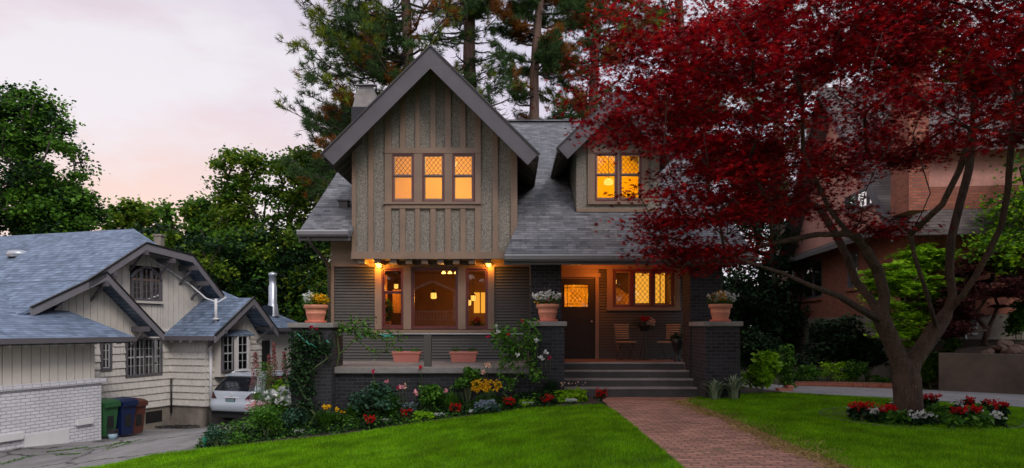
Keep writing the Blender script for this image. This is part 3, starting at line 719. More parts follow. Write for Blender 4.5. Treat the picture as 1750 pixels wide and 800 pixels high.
def sash_window(parent, x0, x1, z0, z1, y, fw=.04, split=None, lattice=None, frame='maroon', sash='sash', glass='glass', cell=.115, vm=None, name='window'):
    """frame mesh (part) > sash, pane, lattice"""
    mb = MB()
    for b in ((x0, x0 + fw, z0, z1), (x1 - fw, x1, z0, z1), (x0 + fw, x1 - fw, z0, z0 + fw), (x0 + fw, x1 - fw, z1 - fw, z1)): mb.box(b[0], b[1], y - .03, y + .06, b[2], b[3])
    w = mb.build(name, M[frame], parent); sw = .035
    spans = [(z0 + fw, z1 - fw)] if split is None else [(z0 + fw, z0 + (z1 - z0) * split), (z0 + (z1 - z0) * split, z1 - fw)]
    mb = MB(); g = MB(); lt = MB()
    for k, (a, b) in enumerate(spans):
        yy = y + (.0 if k else .025); s0, s1 = x0 + fw, x1 - fw; bot = sw * (1.7 if (k == 0 and split) else 1)
        for q in ((s0, s0 + sw, a, b), (s1 - sw, s1, a, b), (s0 + sw, s1 - sw, a, a + bot), (s0 + sw, s1 - sw, b - sw, b)): mb.box(q[0], q[1], yy, yy + .03, q[2], q[3])
        gx0, gx1, ga, gb = s0 + sw, s1 - sw, a + bot, b - sw; g.add([(gx0, yy + .015, ga), (gx1, yy + .015, ga), (gx1, yy + .015, gb), (gx0, yy + .015, gb)], [(0, 1, 2, 3)])
        if vm:
            for i in range(1, vm[0]): xx = gx0 + (gx1 - gx0) * i / vm[0]; mb.box(xx - .012, xx + .012, yy + .004, yy + .026, ga, gb)
            for i in range(1, vm[1]): zz = ga + (gb - ga) * i / vm[1]; mb.box(gx0, gx1, yy + .006, yy + .024, zz - .012, zz + .012)
        if lattice and (lattice == 'all' or k == len(spans) - 1):
            c = cell; H = gb - ga; Wd = gx1 - gx0
            for sgn in (1, -1):
                t = -H * 0.8
                while t < Wd + H:
                    # line x = gx0 + t + s * 0.8 * (z-ga)
                    pts = []
                    xa, xb = (t, t + .8 * H) if sgn > 0 else (t + .8 * H, t)
                    lo, hi = 0.0, 1.0; dx = xb - xa
                    if abs(dx) > 1e-9:
                        u0, u1 = sorted(((0 - xa) / dx, (Wd - xa) / dx)); lo, hi = max(lo, u0), min(hi, u1)
                    if hi - lo > .02: lt.bar((gx0 + xa + dx * lo, yy + .006, ga + H * lo), (gx0 + xa + dx * hi, yy + .006, ga + H * hi), .008, .008)
                    t += c
    mb.build('sash', M[sash], w); g.build('pane', M[glass], w)
    if lt.v: lt.build('lattice', M['lead'], w)
    return w
for i, (a, b) in enumerate(wl): sash_window(house, a, b, wz[0], wz[1], YL - .0, fw=.035, split=.60 if i == 0 else None, sash='maroon')
M['curtain_hall'] = paint('hall_wallpaper', (.75, .45, .10), .8, .25, 9, 0)
# porch wall trims, door, window
y = YP; mb = MB()
mb.box(X_(1017, y), X_(1023, y), y - .05, y + .03, .68, Z_(474, y)); mb.box(X_(947, y), X_(953, y), y - .05, y + .03, .68, Z_(474, y)); mb.box(X_(944, y), X_(1026, y), y - .055, y + .03, Z_(474, y), Z_(467, y))
mb.box(.5, 4.75, y - .045, y + .03, Z_(460, y), 3.22)
for q in ((1037, 1047, 530, 460), (1153, 1162, 530, 460)): mb.box(X_(q[0], y), X_(q[1], y), y - .05, y + .03, Z_(q[2], y), Z_(q[3], y))
mb.box(X_(1036, y), X_(1163, y), y - .07, y + .03, Z_(531, y), Z_(525, y)); mb.split('porch_trim', M['trim'], house, bevel=.005)
for a, b in ((1048, 1080), (1080, 1115), (1115, 1152)): sash_window(house, X_(a, y), X_(b, y), Z_(525, y), Z_(461, y), y + .01, fw=.045, lattice='all', sash='trim', cell=.12)
mb = MB(); dx0, dx1, dz1 = X_(953, y), X_(1017, y), Z_(476, y); gx0, gx1, gz0, gz1 = X_(965, y), X_(1005, y), Z_(524, y), Z_(487, y)
wall_holes(mb, dx0, dx1, .68, dz1, y + .04, y + .09, [(gx0, gx1, gz0, gz1)])
mb.box(dx0 + .14, dx1 - .14, y + .025, y + .04, .95, 1.75)
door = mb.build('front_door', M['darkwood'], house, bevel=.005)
mb = MB(); mb.add([(gx0, y + .06, gz0), (gx1, y + .06, gz0), (gx1, y + .06, gz1), (gx0, y + .06, gz1)], [(0, 1, 2, 3)]); mb.build('door_pane', M['glass_amber'], door)
mb = MB(); mb.box(1.25, 2.25, 19.6, 19.65, .7, 3.1); mb.build('hall_partition', M['curtain_hall'], house)
mb = MB(); W_, H_ = gx1 - gx0, gz1 - gz0
for f in (.12, .88): mb.bar((gx0 + W_ * f, y + .05, gz0), (gx0 + W_ * f, y + .05, gz1), .012); mb.bar((gx0, y + .05, gz0 + H_ * f), (gx1, y + .05, gz0 + H_ * f), .012)
for k in range(-2, 6):
    for sg in (1, -1):
        pts = []
        for s in np.linspace(0, 1, 30):
            xx = (k * .2 + (s if sg > 0 else 1 - s) * .9); 
            if .22 < xx < .78 and .2 < s < .8: pts.append((gx0 + W_ * xx, y + .05, gz0 + H_ * s))
        if len(pts) > 2: mb.bar(pts[0], pts[-1], .010)
mb.build('leaded_came', M['lead'], door)
mb = MB(); mb.lathe([(.0, 0), (.03, .0), (.035, .03), (.0, .05)], (0, 0, 0), 12); mb.v = [(dx1 - .09 + a, y + .03 - c, 1.66 + b) for a, b, c in mb.v]; mb.build('door_knob', M['metal'], door, smooth=True)
# porch floor, ceiling, beam, steps
mb = MB(); mb.box(.45, 4.9, 16.0, 18.05, .2, .68); mb.build('porch_floor', paint('porch_boards', (.20, .12, .085), .6, .2), house)
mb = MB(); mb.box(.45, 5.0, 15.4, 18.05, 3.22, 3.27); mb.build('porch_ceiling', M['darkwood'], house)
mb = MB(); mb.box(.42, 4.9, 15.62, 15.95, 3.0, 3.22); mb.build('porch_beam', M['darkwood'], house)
M['nosing'] = concretemat('worn_nosing', (.34, .33, .32))  # paler than the risers: light from above put into the tread colour
for k in range(4):
    mb = MB(); zt = .684 - .17 * k
    mb.box(1.10, 4.02 + .05 * k, 15.98 - .30 * k, 16.4, zt - .17 if k < 3 else -.12, zt)
    st_ = mb.build('step', M['stepconc'], house, bevel=.008)
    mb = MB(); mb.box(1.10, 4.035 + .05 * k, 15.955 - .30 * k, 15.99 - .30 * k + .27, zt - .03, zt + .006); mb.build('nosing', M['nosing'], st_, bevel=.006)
# brick pedestals and columns, ledge
for (x0, x1, y0, y1, zt) in ((.36, 1.10, 14.35, 15.5, 1.53), (4.07, 4.80, 14.4, 15.5, 1.53), (-4.50, -3.68, 13.95, 14.9, 1.50)):
    mb = MB(); mb.box(x0, x1, y0, y1, -1.0, zt); p = mb.build('pedestal', M['brick_dark'], house)
    mb = MB(); mb.box(x0 - .06, x1 + .05, y0 - .06, y1 + .04, zt, zt + .10); mb.build('cap', M['capstone'], p, bevel=.02)
for (x0, x1) in ((.42, 1.12), (4.05, 4.78)):
    mb = MB(); mb.box(x0, x1, 15.55, 16.25, -.2, 3.0); mb.split('column', M['brick_dark'], house)
mb = MB(); mb.box(-3.68, .36, 14.30, 14.6, -1.0, .55); mb.box(-4.45, -4.2, 14.9, 17.0, -1.2, .55); mb.box(-4.3, .45, 16.6, YL + .03, -1.0, .64); mb.build('ledge_wall', M['brick_dark'], house)
mb = MB(); mb.box(-3.76, .38, 14.2, 16.95, .55, .68); mb.box(-4.5, -3.76, 14.92, 16.95, .55, .677); mb.build('ledge_slab', M['concrete'], house, bevel=.02)
# hand rail above the ledge with its post
mb = MB(); mb.bar((-3.7, 14.45, 1.37), (.40, 14.45, 1.37), .045, .022); ra = mb.build('hand_rail', M['metal'], house)
mb = MB(); px_ = X_(731, 14.42); mb.box(px_ - .075, px_ + .075, 14.37, 14.5, .68, 1.34); mb.build('rail_post', paint('dark_grey_post', (.05, .048, .042), .6, .1), house, bevel=.005)

# ---- big dormer
def D(px): return X_(px, YD)
def DZ(py): return Z_(py, YD)
apx, apz = X_(736, YF), Z_(80, YF); tipx0, tipz = X_(551, YF), Z_(264, YF); hw = apx - tipx0; tipx1 = apx + hw
rh = apz - tipz; slp = rh / hw
xl, xr = D(603), D(883); cxd = (xl + xr) / 2 + .0
def rake_z(x): return apz - .10 - slp * abs(x - apx)        # roof underside
ztop = apz - .16
wins = [(D(670), D(708)), (D(722), D(760)), (D(773), D(811))]; wzz = (DZ(346), DZ(263))
holes = [(a, b, *wzz) for a, b in wins]
def gable_wall(mb, xl, xr, zb, y0, y1, holes, rz, step=.05):
    """wall under two rakes, built of vertical strips between the openings"""
    xs = sorted({xl, xr, apx, *[v for h in holes for v in h[:2]]}); out = []
    for a, b in zip(xs, xs[1:]):
        seg = [h for h in holes if h[0] <= a + 1e-6 and h[1] >= b - 1e-6]; lo = zb
        for h in seg: mb.box(a, b, y0, y1, lo, h[2]); lo = h[3]
        mb.prism([(a, y0, lo), (b, y0, lo), (b, y0, rz(b)), (a, y0, rz(a))], (0, y1 - y0, 0))
mb = MB(); zb = DZ(443)
gable_wall(mb, xl, xr, zb, YD, YD + .15, holes, rake_z); mb.build('gable_wall', M['pebble'], house)
mb = MB(); mb.box(xl, xl + .06, YD + .15, 19.6, 3.3, rake_z(xl)); mb.box(xr - .06, xr, YD + .15, 19.6, 3.3, rake_z(xr)); mb.split('dormer_cheek', M['pebble'], house)
def vboard(mb, a, b, py0, py1=None, t=.05):
    x0, x1 = D(a), D(b); z0 = DZ(py0)
    if py1 is None: mb.prism([(x0, YD - t, z0), (x1, YD - t, z0), (x1, YD - t, rake_z(x1)), (x0, YD - t, rake_z(x0))] if not (x0 < apx < x1) else [(x0, YD - t, z0), (x1, YD - t, z0), (x1, YD - t, rake_z(x1)), (apx, YD - t, rake_z(apx)), (x0, YD - t, rake_z(x0))], (0, t + .002, 0))
    else: mb.box(x0, x1, YD - t, YD + .002, z0, DZ(py1))
mb = MB()
for a, b in ((602, 609), (630, 639), (842, 851), (873, 884)): vboard(mb, a, b, 431)
for a, b in ((658, 669), (812, 822)): vboard(mb, a, b, 431)
cb = [(684, 693.5), (710, 718), (736, 745), (761, 771), (787, 796)]
for a, b in cb: vboard(mb, a, b, 254); vboard(mb, a, b, 431, 357)
mb.split('timber_board', M['trim'], house, bevel=.004)
mb = MB(); mb.box(D(658), D(822), YD - .065, YD, DZ(263), DZ(254)); mb.box(D(669), D(812), YD - .062, YD, DZ(357), DZ(350)); mb.box(D(601), D(884.5), YD - .075, YD, DZ(443), DZ(431))
for a, b in ((708, 722), (760, 773)): mb.box(D(a), D(b), YD - .055, YD, DZ(350), DZ(263))
mb.box(D(669), D(670.5), YD - .055, YD, DZ(350), DZ(263))
mb.split('timber_rail', M['trim'], house, bevel=.004)
mb = MB(); mb.box(D(656), D(823), YD - .10, YD, DZ(350), DZ(346)); mb.build('window_sill', M['trim'], house, bevel=.004)
for a, b in wins: sash_window(house, a, b, wzz[0], wzz[1], YD - .02, fw=.035, split=.545, lattice='top', cell=.105)
# joists under the dormer overhang
mb = MB()
for p in range(612, 850, 27): mb.box(X_(p, YD), X_(p + 11, YD), YD + .02, YL, DZ(443) - .10, DZ(443))
mb.box(xl, X_(862, YD), YD + .15, YL + .1, zb, zb + .05); mb.split('joist', M['trim'], house)
# roof of dormer
def gable_roof(apx, apz, hw, slp, yf, yb, parent, mat, th=.10, fas=.36):
    mb = MB()
    for s in (-1, 1):
        mb.prism([(apx, yf, apz), (apx + s * hw, yf, apz - slp * hw), (apx + s * hw, yb, apz - slp * hw), (apx, yb, apz)], (0, 0, -th))
    ro = mb.build('dormer_roof', M[mat], parent)
    mb = MB(); L = math.hypot(1, slp); vz = fas * L      # vertical size of the fascia
    for s in (-1, 1):
        t0 = Vector((apx + s * hw, 0, apz - slp * hw)); nrm = Vector((-s * slp, 0, -1)) / L * fas   # cut square to the rake
        for (ya, yb2, gap, f2) in ((yf - .05, yf, .0, 1.0),):
            lo = t0 + nrm * f2
            mb.prism([(apx, ya, apz + .012), (t0.x, ya, t0.z + .012), (lo.x, ya, lo.z), (apx, ya, apz - vz)], (0, yb2 - ya, 0))
    mb.build('fascia', M['fascia'], parent, bevel=.006)
    mb = MB()
    for s in (-1, 1): mb.prism([(apx, yf - .085, apz + .03), (apx + s * (hw + .03), yf - .085, apz + .03 - slp * (hw + .03)), (apx + s * (hw + .03), yf - .085, apz - .02 - slp * (hw + .03)), (apx, yf - .085, apz - .02)], (0, .04, 0))
    mb.build('drip_edge', M['black_metal'], parent)
    mb = MB()
    for s in (-1, 1):                                           # boarded soffit and rafter tails
        mb.prism([(apx, yf, apz - th - .003), (apx + s * hw * .985, yf, apz - th - .003 - slp * hw * .985), (apx + s * hw * .985, yb, apz - th - .003 - slp * hw * .985), (apx, yb, apz - th - .003)], (0, 0, -.02))
        y = yf + .25
        while y < min(yb - .2, yf + 3.4):
            mb.prism([(apx + s * hw * .97, y, apz - th - .02 - slp * hw * .97), (apx + s * hw * .70, y, apz - th - .02 - slp * hw * .70), (apx + s * hw * .70, y, apz - th - .18 - slp * hw * .70), (apx + s * hw * .97, y, apz - th - .11 - slp * hw * .97)], (0, .07, 0)); y += .42
    mb.build('soffit', M['soffit'], parent)
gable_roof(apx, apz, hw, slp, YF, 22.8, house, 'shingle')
# ---- small dormer on the right
Y2, Y2F = 17.0, 16.35
a2x, a2z = X_(1056, Y2F), Z_(152, Y2F); hw2 = X_(1160, Y2F) - a2x; slp2 = .98
rz2 = lambda x: a2z - .10 - slp2 * abs(x - a2x)
x0, x1 = X_(985, Y2), X_(1127, Y2); w2 = [(X_(1016, Y2), X_(1055, Y2)), (X_(1058, Y2), X_(1096, Y2))]; wz2 = (Z_(344, Y2), Z_(262, Y2))
apx_save = apx; apx = a2x; mb = MB(); gable_wall(mb, x0, x1, rp(Y2) - .05, Y2, Y2 + .15, [(a, b, *wz2) for a, b in w2], rz2); mb.build('gable_wall', M['pebble'], house); apx = apx_save
mb = MB(); mb.box(x0, x0 + .06, Y2 + .15, 19.8, 4.3, rz2(x0)); mb.box(x1 - .06, x1, Y2 + .15, 19.8, 4.3, rz2(x1)); mb.split('dormer_cheek', M['pebble'], house)
mb = MB()
for a, b, c, d in ((1004, 1016, 350, 200), (1096, 1108, 350, 200), (1055, 1058, 345, 262), (985, 1127, 363, 357), (1004, 1108, 262, 254), (1004, 1108, 350, 344.5)): mb.box(X_(a, Y2), X_(b, Y2), Y2 - .05 - .004 * (d % 5), Y2 + .002, Z_(c, Y2), min(Z_(d, Y2), rz2(X_(a if a < 1050 else b, Y2)) if d == 200 else 99))
mb.split('timber_board', M['trim'], house, bevel=.004)
for a, b in w2: sash_window(house, a, b, wz2[0], wz2[1], Y2 - .02, fw=.035, split=.55, lattice='top', cell=.105)
gable_roof(a2x, a2z, hw2, slp2, Y2F, 22.2, house, 'shingle')

# ---- lit rooms behind the windows
M['room_gold'] = paint('gold_wall_paint', (0.88, 0.58, 0.02), .8, .05, 1, 0)
M['room_ceiling'] = paint('cream_ceiling', (0.85, 0.60, 0.10), .8, .03, 1, 0)
M['room_dark'] = paint('dark_panelling', (0.16, 0.07, 0.03), .6, .3, 2, 0)
M['bulb'] = emis('bulb_glow', (1.0, 0.50, 0.10), 5.0); M['bulb_soft'] = emis('shade_glow', (1.0, 0.50, 0.09), 1.7)
M['lit_panel'] = emis('lit_far_room', (1.0, 0.42, 0.04), 1.0)
def room(x0, x1, y0, y1, z0, z1, wallm, lights, name='room'):
    mb = MB()
    mb.add([(x0, y0, z0), (x1, y0, z0), (x1, y1, z0), (x0, y1, z0), (x0, y0, z1), (x1, y0, z1), (x1, y1, z1), (x0, y1, z1)], [(0, 1, 2, 3), (7, 6, 5, 4), (1, 5, 6, 2), (2, 6, 7, 3), (3, 7, 4, 0)])
    o = mb.build(name, wallm, house, recalc=False)
    for (x, y, z, e, c, r) in lights:
        ld = bpy.data.lights.new('room_light', 'POINT'); ld.energy = e; ld.color = c; ld.shadow_soft_size = r
        lo = bpy.data.objects.new('room_light', ld); C.objects.link(lo); lo.parent = house; lo.location = Vector((x, y, z)) - house.location
    return o
warm = (1.0, .66, .10)
room(xl + .1, xr - .1, YD + .17, 19.1, 3.35, 6.3, M['room_gold'], [(-1.9, 17.4, 5.7, 62, warm, .3), (-.9, 17.9, 4.4, 34, warm, .4)])
room(x0 + .08, x1 - .08, Y2 + .17, 19.25, 4.45, 6.5, M['room_gold'], [(2.6, 18.0, 5.9, 34, warm, .3), (2.9, 18.2, 4.9, 16, warm, .3)])
room(xL + .3, xLR - .2, YL + .22, 21.0, .7, 3.15, M['room_dark'], [(-1.9, 18.6, 2.3, 30, (1, .40, .05), .1), (-3.1, 17.45, 2.5, 14, (1, .42, .06), .1), (-.5, 19.5, 2.2, 30, (1, .42, .06), .1)])
room(.62, 4.7, YP + .22, 21.2, .7, 3.15, M['room_dark'], [(1.75, 18.75, 2.4, 30, (1, .55, .10), .1), (3.8, 19.4, 2.3, 14, (1, .42, .08), .1)])
def pendant(px, py, Y, zc, r=.06, label='', style='lantern', nm='pendant_lamp'):
    c = P_(px, py, Y); t = thing(nm, label, 'lamp', c)
    mb = MB()
    if style == 'lantern': mb.lathe([(.6 * r, -1.2 * r), (r, -.9 * r), (r, .9 * r), (.5 * r, 1.5 * r)], c, 8)
    else: mb.lathe([(.3 * r, -.7 * r), (r, -.5 * r), (r * 1.05, .2 * r), (.5 * r, .7 * r)], c, 14)
    mb.build('shade', M['bulb_soft'], t, smooth=style != 'lantern')
    mb = MB(); mb.tube([c + Vector((0, 0, r * .9)), (c.x, c.y, zc)], .008, 6); mb.lathe([(r * .5, 0), (r * .2, .05)], (c.x, c.y, c.z + r * 1.4), 8)
    if style == 'lantern':
        for k in range(6): a = k * math.pi / 3; mb.bar((c.x + r * 1.04 * math.cos(a), c.y + r * 1.04 * math.sin(a), c.z - .9 * r), (c.x + r * 1.04 * math.cos(a), c.y + r * 1.04 * math.sin(a), c.z + .9 * r), .008)
        mb.lathe([(r * 1.15, .9 * r), (r * 1.1, 1.0 * r), (.4 * r, 1.7 * r)], c, 8, cap=False)
    mb.build('fitting', M['black_metal'], t); return t
pendant(1040, 311, 18.0, 6.4, .12, 'white glass pendant lamp behind the right dormer window', 'globe')
pendant(771, 279, 17.6, 6.2, .14, 'bright globe lamp at the top of the middle dormer window', 'globe')
pendant(741, 505, 18.4, 3.1, .075, 'large glowing lantern in the middle of the wide ground floor window')
pendant(677, 489, 18.2, 3.1, .055, 'small glowing lantern behind the left ground floor window')
pendant(801, 517, 19.2, 3.1, .07, 'lower of the two lanterns behind the right ground floor window'); pendant(809, 509, 19.6, 3.1, .07, 'higher of the two lanterns behind the right ground floor window')
c = P_(769, 466, 18.6); t = thing('chandelier', 'three armed brass chandelier glowing at the top of the wide window', 'chandelier', c)
mb = MB(); mb.tube([c, (c.x, c.y, 3.14)], .01, 6)
for s in (-1, 0, 1): mb.tube([c + Vector((0, 0, .02)), c + Vector((s * .10, 0, -.03)), c + Vector((s * .17, 0, .0))], .008, 6)
mb.build('arm', M['black_metal'], t)
for s in (-1, 0, 1): mb = MB(); mb.lathe([(.02, .04), (.06, -.01), (.055, -.03)], c + Vector((s * .17, -.02 * (s == 0), 0)), 10); mb.build('shade', M['bulb'], t)
# things seen inside the ground floor rooms
mb = MB(); y = 20.95
for a, b, c_, d in ((796 + 14, 796 + 24, 500, 535), (822, 829, 500, 535)): mb.box(X_(a, y), X_(b, y), y - .03, y, Z_(d, y), Z_(c_, y))
mb.split('lit_doorway', M['lit_panel'], house)
y = 18.0; M['curtain'] = paint('amber_curtain', (.65, .30, .06), .8, .2, 5, 0)
mb = MB()
for a, b, c_, d in ((656, 661, 470, 555), (671, 684, 495, 535)):
    n = 6; xa, xb = X_(a, y), X_(b, y)
    for i in range(n): t0, t1 = xa + (xb - xa) * i / n, xa + (xb - xa) * (i + 1) / n; mb.box(t0, t1, y + .03 * (i % 2), y + .05 + .03 * (i % 2), Z_(d, y), Z_(c_, y))
tag(mb.build('curtain', M['curtain'], None, origin=(X_(665, y), y, 1)), 'amber curtains hanging behind the left ground floor window', 'curtain')
y = 20.8; mb = MB()
for a, b in ((1086, 1109), (1120, 1127), (1129, 1136)): mb.box(X_(a, y), X_(b, y), y - .02, y, Z_(518, y), Z_(462, y))
mb.split('lit_doorway', M['lit_panel'], house)
mb = MB(); y = 19.6; mb.prism([(X_(1046, y), y, .7), (X_(1082, y), y, .7), (X_(1082, y), y, Z_(508, y)), (X_(1046, y), y, Z_(486, y))], (0, .1, 0))
tag(mb.build('staircase', M['curtain'], None, origin=(X_(1060, y), y, .7)), 'sloping stair wall seen through the left pane of the porch window', 'staircase')
pendant(1050, 482, 18.8, 3.1, .06, 'small glowing lamp at the left edge of the porch window')
c = P_(815, 553, 17.5); t = thing('flower_arrangement', 'red flowers on the sill inside the right ground floor window', 'flowers', c)
leaves('foliage', ball_pts(120, c, (.2, .1, .1)), .07, M['leaf_mid'], t); leaves('bloom', ball_pts(160, c + Vector((0, 0, .06)), (.11, .08, .13)), .05, M['b_red'], t, 'petal')
mb = MB(); mb.lathe([(.07, -.25), (.10, -.1), (.08, 0)], c); mb.build('vase', M['darkwood'], t)
c = P_(660, 530, 17.5); t = thing('house_plant', 'leafy house plant inside the left ground floor window', 'plant', c)
leaves('foliage', ball_pts(260, c, (.16, .15, .3)), .10, M['leaf_mid'], t, droop=.6); mb = MB(); mb.lathe([(.10, -.55), (.13, -.3), (.12, -.28)], c); mb.build('pot', M['terracotta'], t)

# ---- exterior lamps either side of the wide window, and porch lamp
def wall_lamp(px, py, label):
    c = P_(px, py, YL - .12); t = thing('wall_lamp', label, 'lamp', (c.x, YL, c.z), 'lamps either side of the front window')
    mb = MB(); mb.lathe([(.018, .12), (.035, .10), (.062, .055), (.055, .05)], c, 12); mb.bar((c.x, YL - .12, c.z + .12), (c.x, YL - .06, c.z + .14), .02); mb.box(c.x - .04, c.x + .04, YL - .08, YL - .045, c.z + .06, c.z + .2); mb.build('bracket', M['black_metal'], t)
    mb = MB(); mb.lathe([(.045, .05), (.062, -.01), (.055, -.055), (.02, -.075)], c, 14); mb.build('lamp_shade', M['bulb'], t, smooth=True)
    ld = bpy.data.lights.new('lamp_light', 'POINT'); ld.energy = 42; ld.color = (1, .36, .03); ld.shadow_soft_size = .08
    lo = bpy.data.objects.new('lamp_light', ld); C.objects.link(lo); lo.parent = t; lo.location = Vector((c.x, c.y - .10, c.z - .02)) - t.location
wall_lamp(647.5, 453, 'glowing wall lamp left of the wide ground floor window'); wall_lamp(835.5, 451, 'glowing wall lamp right of the wide ground floor window')
c = Vector((1.95, 16.9, 3.12)); t = thing('ceiling_lamp', 'small lit lamp under the porch ceiling above the front door', 'lamp', (c.x, c.y, 3.22))
mb = MB(); mb.lathe([(.02, .10), (.07, .08), (.08, .0), (.04, -.04)], c, 14); mb.build('lamp_shade', M['bulb_soft'], t, smooth=True)
ld = bpy.data.lights.new('lamp_light', 'POINT'); ld.energy = 40; ld.color = (1, .22, .02); ld.shadow_soft_size = .1; lo = bpy.data.objects.new('lamp_light', ld); C.objects.link(lo); lo.parent = t; lo.location = (0.3, .2, -.28)
# downspout and bracket at the left corner, vent pipe
mb = MB(); mb.tube([(-4.75, 15.95, 3.62), (-4.72, 16.1, 3.45), (-4.52, 16.7, 3.1), (-4.50, 16.83, 2.9), (-4.50, 16.83, .6)], .04, 8); mb.build('downspout', M['siding'], house, smooth=True)
# ================================================================== LEFT NEIGHBOUR (bungalow), a frame turned 17.8 degrees
class Frame:
    def __init__(s, ox, oy, au, av): s.o = (ox, oy); s.u = au; s.v = av
    def P(s, u, v, z): return Vector((s.o[0] + s.u[0] * u + s.v[0] * v, s.o[1] + s.u[1] * u + s.v[1] * v, z))
    def hv(s, px, py, v):         # photo pixel on the plane v = const -> (u, z)
        k = (px - CX) / FPX; ox = s.o[0] + s.v[0] * v; oy = s.o[1] + s.v[1] * v
        u = (k * oy - ox) / (s.u[0] - k * s.u[1]); Y = oy + s.u[1] * u; return u, Z_(py, Y)
    def hu(s, px, py, u):
        k = (px - CX) / FPX; ox = s.o[0] + s.u[0] * u; oy = s.o[1] + s.u[1] * u
        v = (k * oy - ox) / (s.v[0] - k * s.v[1]); Y = oy + s.v[1] * v; return v, Z_(py, Y)
    def box(s, mb, u0, u1, v0, v1, z0, z1):
        mb.hexa([s.P(u0, v0, z0), s.P(u1, v0, z0), s.P(u1, v1, z0), s.P(u0, v1, z0), s.P(u0, v0, z1), s.P(u1, v0, z1), s.P(u1, v1, z1), s.P(u0, v1, z1)])
    def slab(s, mb, pts, th=.10): mb.prism([s.P(*p) for p in pts], (0, 0, -th))
    def vprism(s, mb, pts, v, t):       # polygon of (u,z) on plane v, thickness t outwards
        a = Vector((s.v[0], s.v[1], 0)) * t; mb.prism([s.P(u, v, z) for u, z in pts], a)
    def uprism(s, mb, pts, u, t):
        a = Vector((s.u[0], s.u[1], 0)) * t; mb.prism([s.P(u, v, z) for v, z in pts], a)
N_ = Frame(-11.4, 19.0, (.305, .952), (.952, -.305))
nb = thing('bungalow', 'low greige bungalow with blue grey shingle roof, white brick base and arched attic window', 'house', (-12.5, 22, -1.5))
VS, VF = -2.17, -1.5
# brick base and ledge
mb = MB(); N_.box(mb, -7, 0, -.22, 0, -1.9, -.03); N_.box(mb, -.22, 0, -2.4, -.22, -1.9, -.03); mb.build('brick_wall', M['brick_white'], nb)
mb = MB(); N_.box(mb, -7, .12, -.30, .07, -.03, .10); N_.box(mb, -.3, .12, -2.3, -.30, -.03, .10); mb.build('brick_ledge', M['brick_white'], nb, bevel=.015)
mb = MB()
u0, z0 = N_.hv(40, 768, 0); u1, z1 = N_.hv(117, 724, 0); N_.box(mb, u0, u1, .0, .03, -1.75, z1 - .12)
u0, z0 = N_.hv(-5, 748, 0); u1, z1 = N_.hv(36, 738, 0); N_.box(mb, u0, u1, .0, .10, z1 - .17, z1 + .0)
u0, z0 = N_.hv(128, 722, 0); u1, z1 = N_.hv(156, 717, 0); N_.box(mb, u0, u1, .0, .10, z1 - .1, z1 + .06)
mb.split('painted_block', M['white_paint'], nb, bevel=.012)
def clip_u(poly, a, b):
    for lim, sg in ((a, 1), (b, -1)):
        out = []
        for p, q in zip(poly, poly[1:] + poly[:1]):
            ip, iq = sg * (p[0] - lim) >= 0, sg * (q[0] - lim) >= 0
            if ip: out.append(p)
            if ip != iq: t = (lim - p[0]) / (q[0] - p[0]); out.append((lim, p[1] + (q[1] - p[1]) * t))
        poly = out
        if len(poly) < 3: return []
    return poly
def batten_wall(name, pts, v, parent, mat='nb_siding', sp=.24, t=.12, holes=()):
    """vertical boards with dark open joints on plane v: polygon (u,z), cut at the holes"""
    mb = MB(); bk = MB(); us = [p[0] for p in pts]; u = math.floor(min(us) / sp) * sp
    edges = sorted({*[u + sp * k for k in range(200) if u + sp * k < max(us) + sp], *[x for h in holes for x in h[:2]]})
    for a, b in zip(edges, edges[1:]):
        full = clip_u(pts, a, b)
        if not full: continue
        hit = [h for h in holes if h[0] < (a + b) / 2 < h[1]]; g = .011
        for m_, pl, va, tt in ((mb, clip_u(pts, a + g, b - g), v, -t * .5), (bk, full, v - t * .5 - .001, -t * .5)):
            if not pl: continue
            if hit:
                h = hit[0]; zt = lambda P, up: [(x, max(z, h[3]) if up else min(z, h[2])) for x, z in P]
                for up in (0, 1):
                    q = zt(pl, up)
                    if max(z for _, z in q) - min(z for _, z in q) > .04: N_.vprism(m_, q, va, tt)
            else: N_.vprism(m_, pl, va, tt)
    o = mb.build(name, M[mat], parent); bk.build('board_joint', M['black_metal'], o); return o  # black backing stands in for the shade inside the board gaps
batten_wall('batten_wall', [(-7, .10), (-.12, .10), (-.12, 1.35), (-7, 1.35)], -.10, nb)
# shake walls: courses of shakes with random widths
def shakes(mb, fr, u0, u1, z0, z1, plane, face='v', h=.235, hole=None):
    rr = random.Random(int(u0 * 100) + 3); z = z0
    while z < z1 - .02:
        zt = min(z + h, z1); u = u0
        while u < u1 - .01:
            w = rr.uniform(.10, .26); e = min(u + w, u1); j = rr.uniform(-.006, .006)
            if not (hole and any(a - .02 < (u + e) / 2 < b + .02 and c < (z + zt) / 2 < d for a, b, c, d in hole)):
                g = .005; q0, q1 = plane + .050 + j, plane + .006
                if face == 'v': P = lambda a, b, c: fr.P(a, b, c)
                else: P = lambda a, b, c: fr.P(b, a, c)
                sg = 1 if face == 'v' else -1
                o0, o1 = (plane + sg * (.050 + j)), (plane + sg * .006)
                mb.hexa([P(u + g, plane, z + j), P(e - g, plane, z + j), P(e - g, o0, z + j), P(u + g, o0, z + j), P(u + g, plane, zt), P(e - g, plane, zt), P(e - g, o1, zt), P(u + g, o1, zt)])
            u = e
        z += h
uA = N_.hv(160, 640, VS)[0] - 1.0; uB = N_.hv(212, 640, VS)[0]; uC = N_.hv(292, 640, VS)[0]
h1 = (N_.hv(170, 632, VS)[0], N_.hv(189, 632, VS)[0]); h1z = (N_.hv(180, 633, VS)[1], N_.hv(180, 580, VS)[1])
h2 = (N_.hv(213, 640, VS)[0], N_.hv(275, 640, VS)[0]); h2z = (N_.hv(245, 642, VS)[1], N_.hv(245, 578, VS)[1])
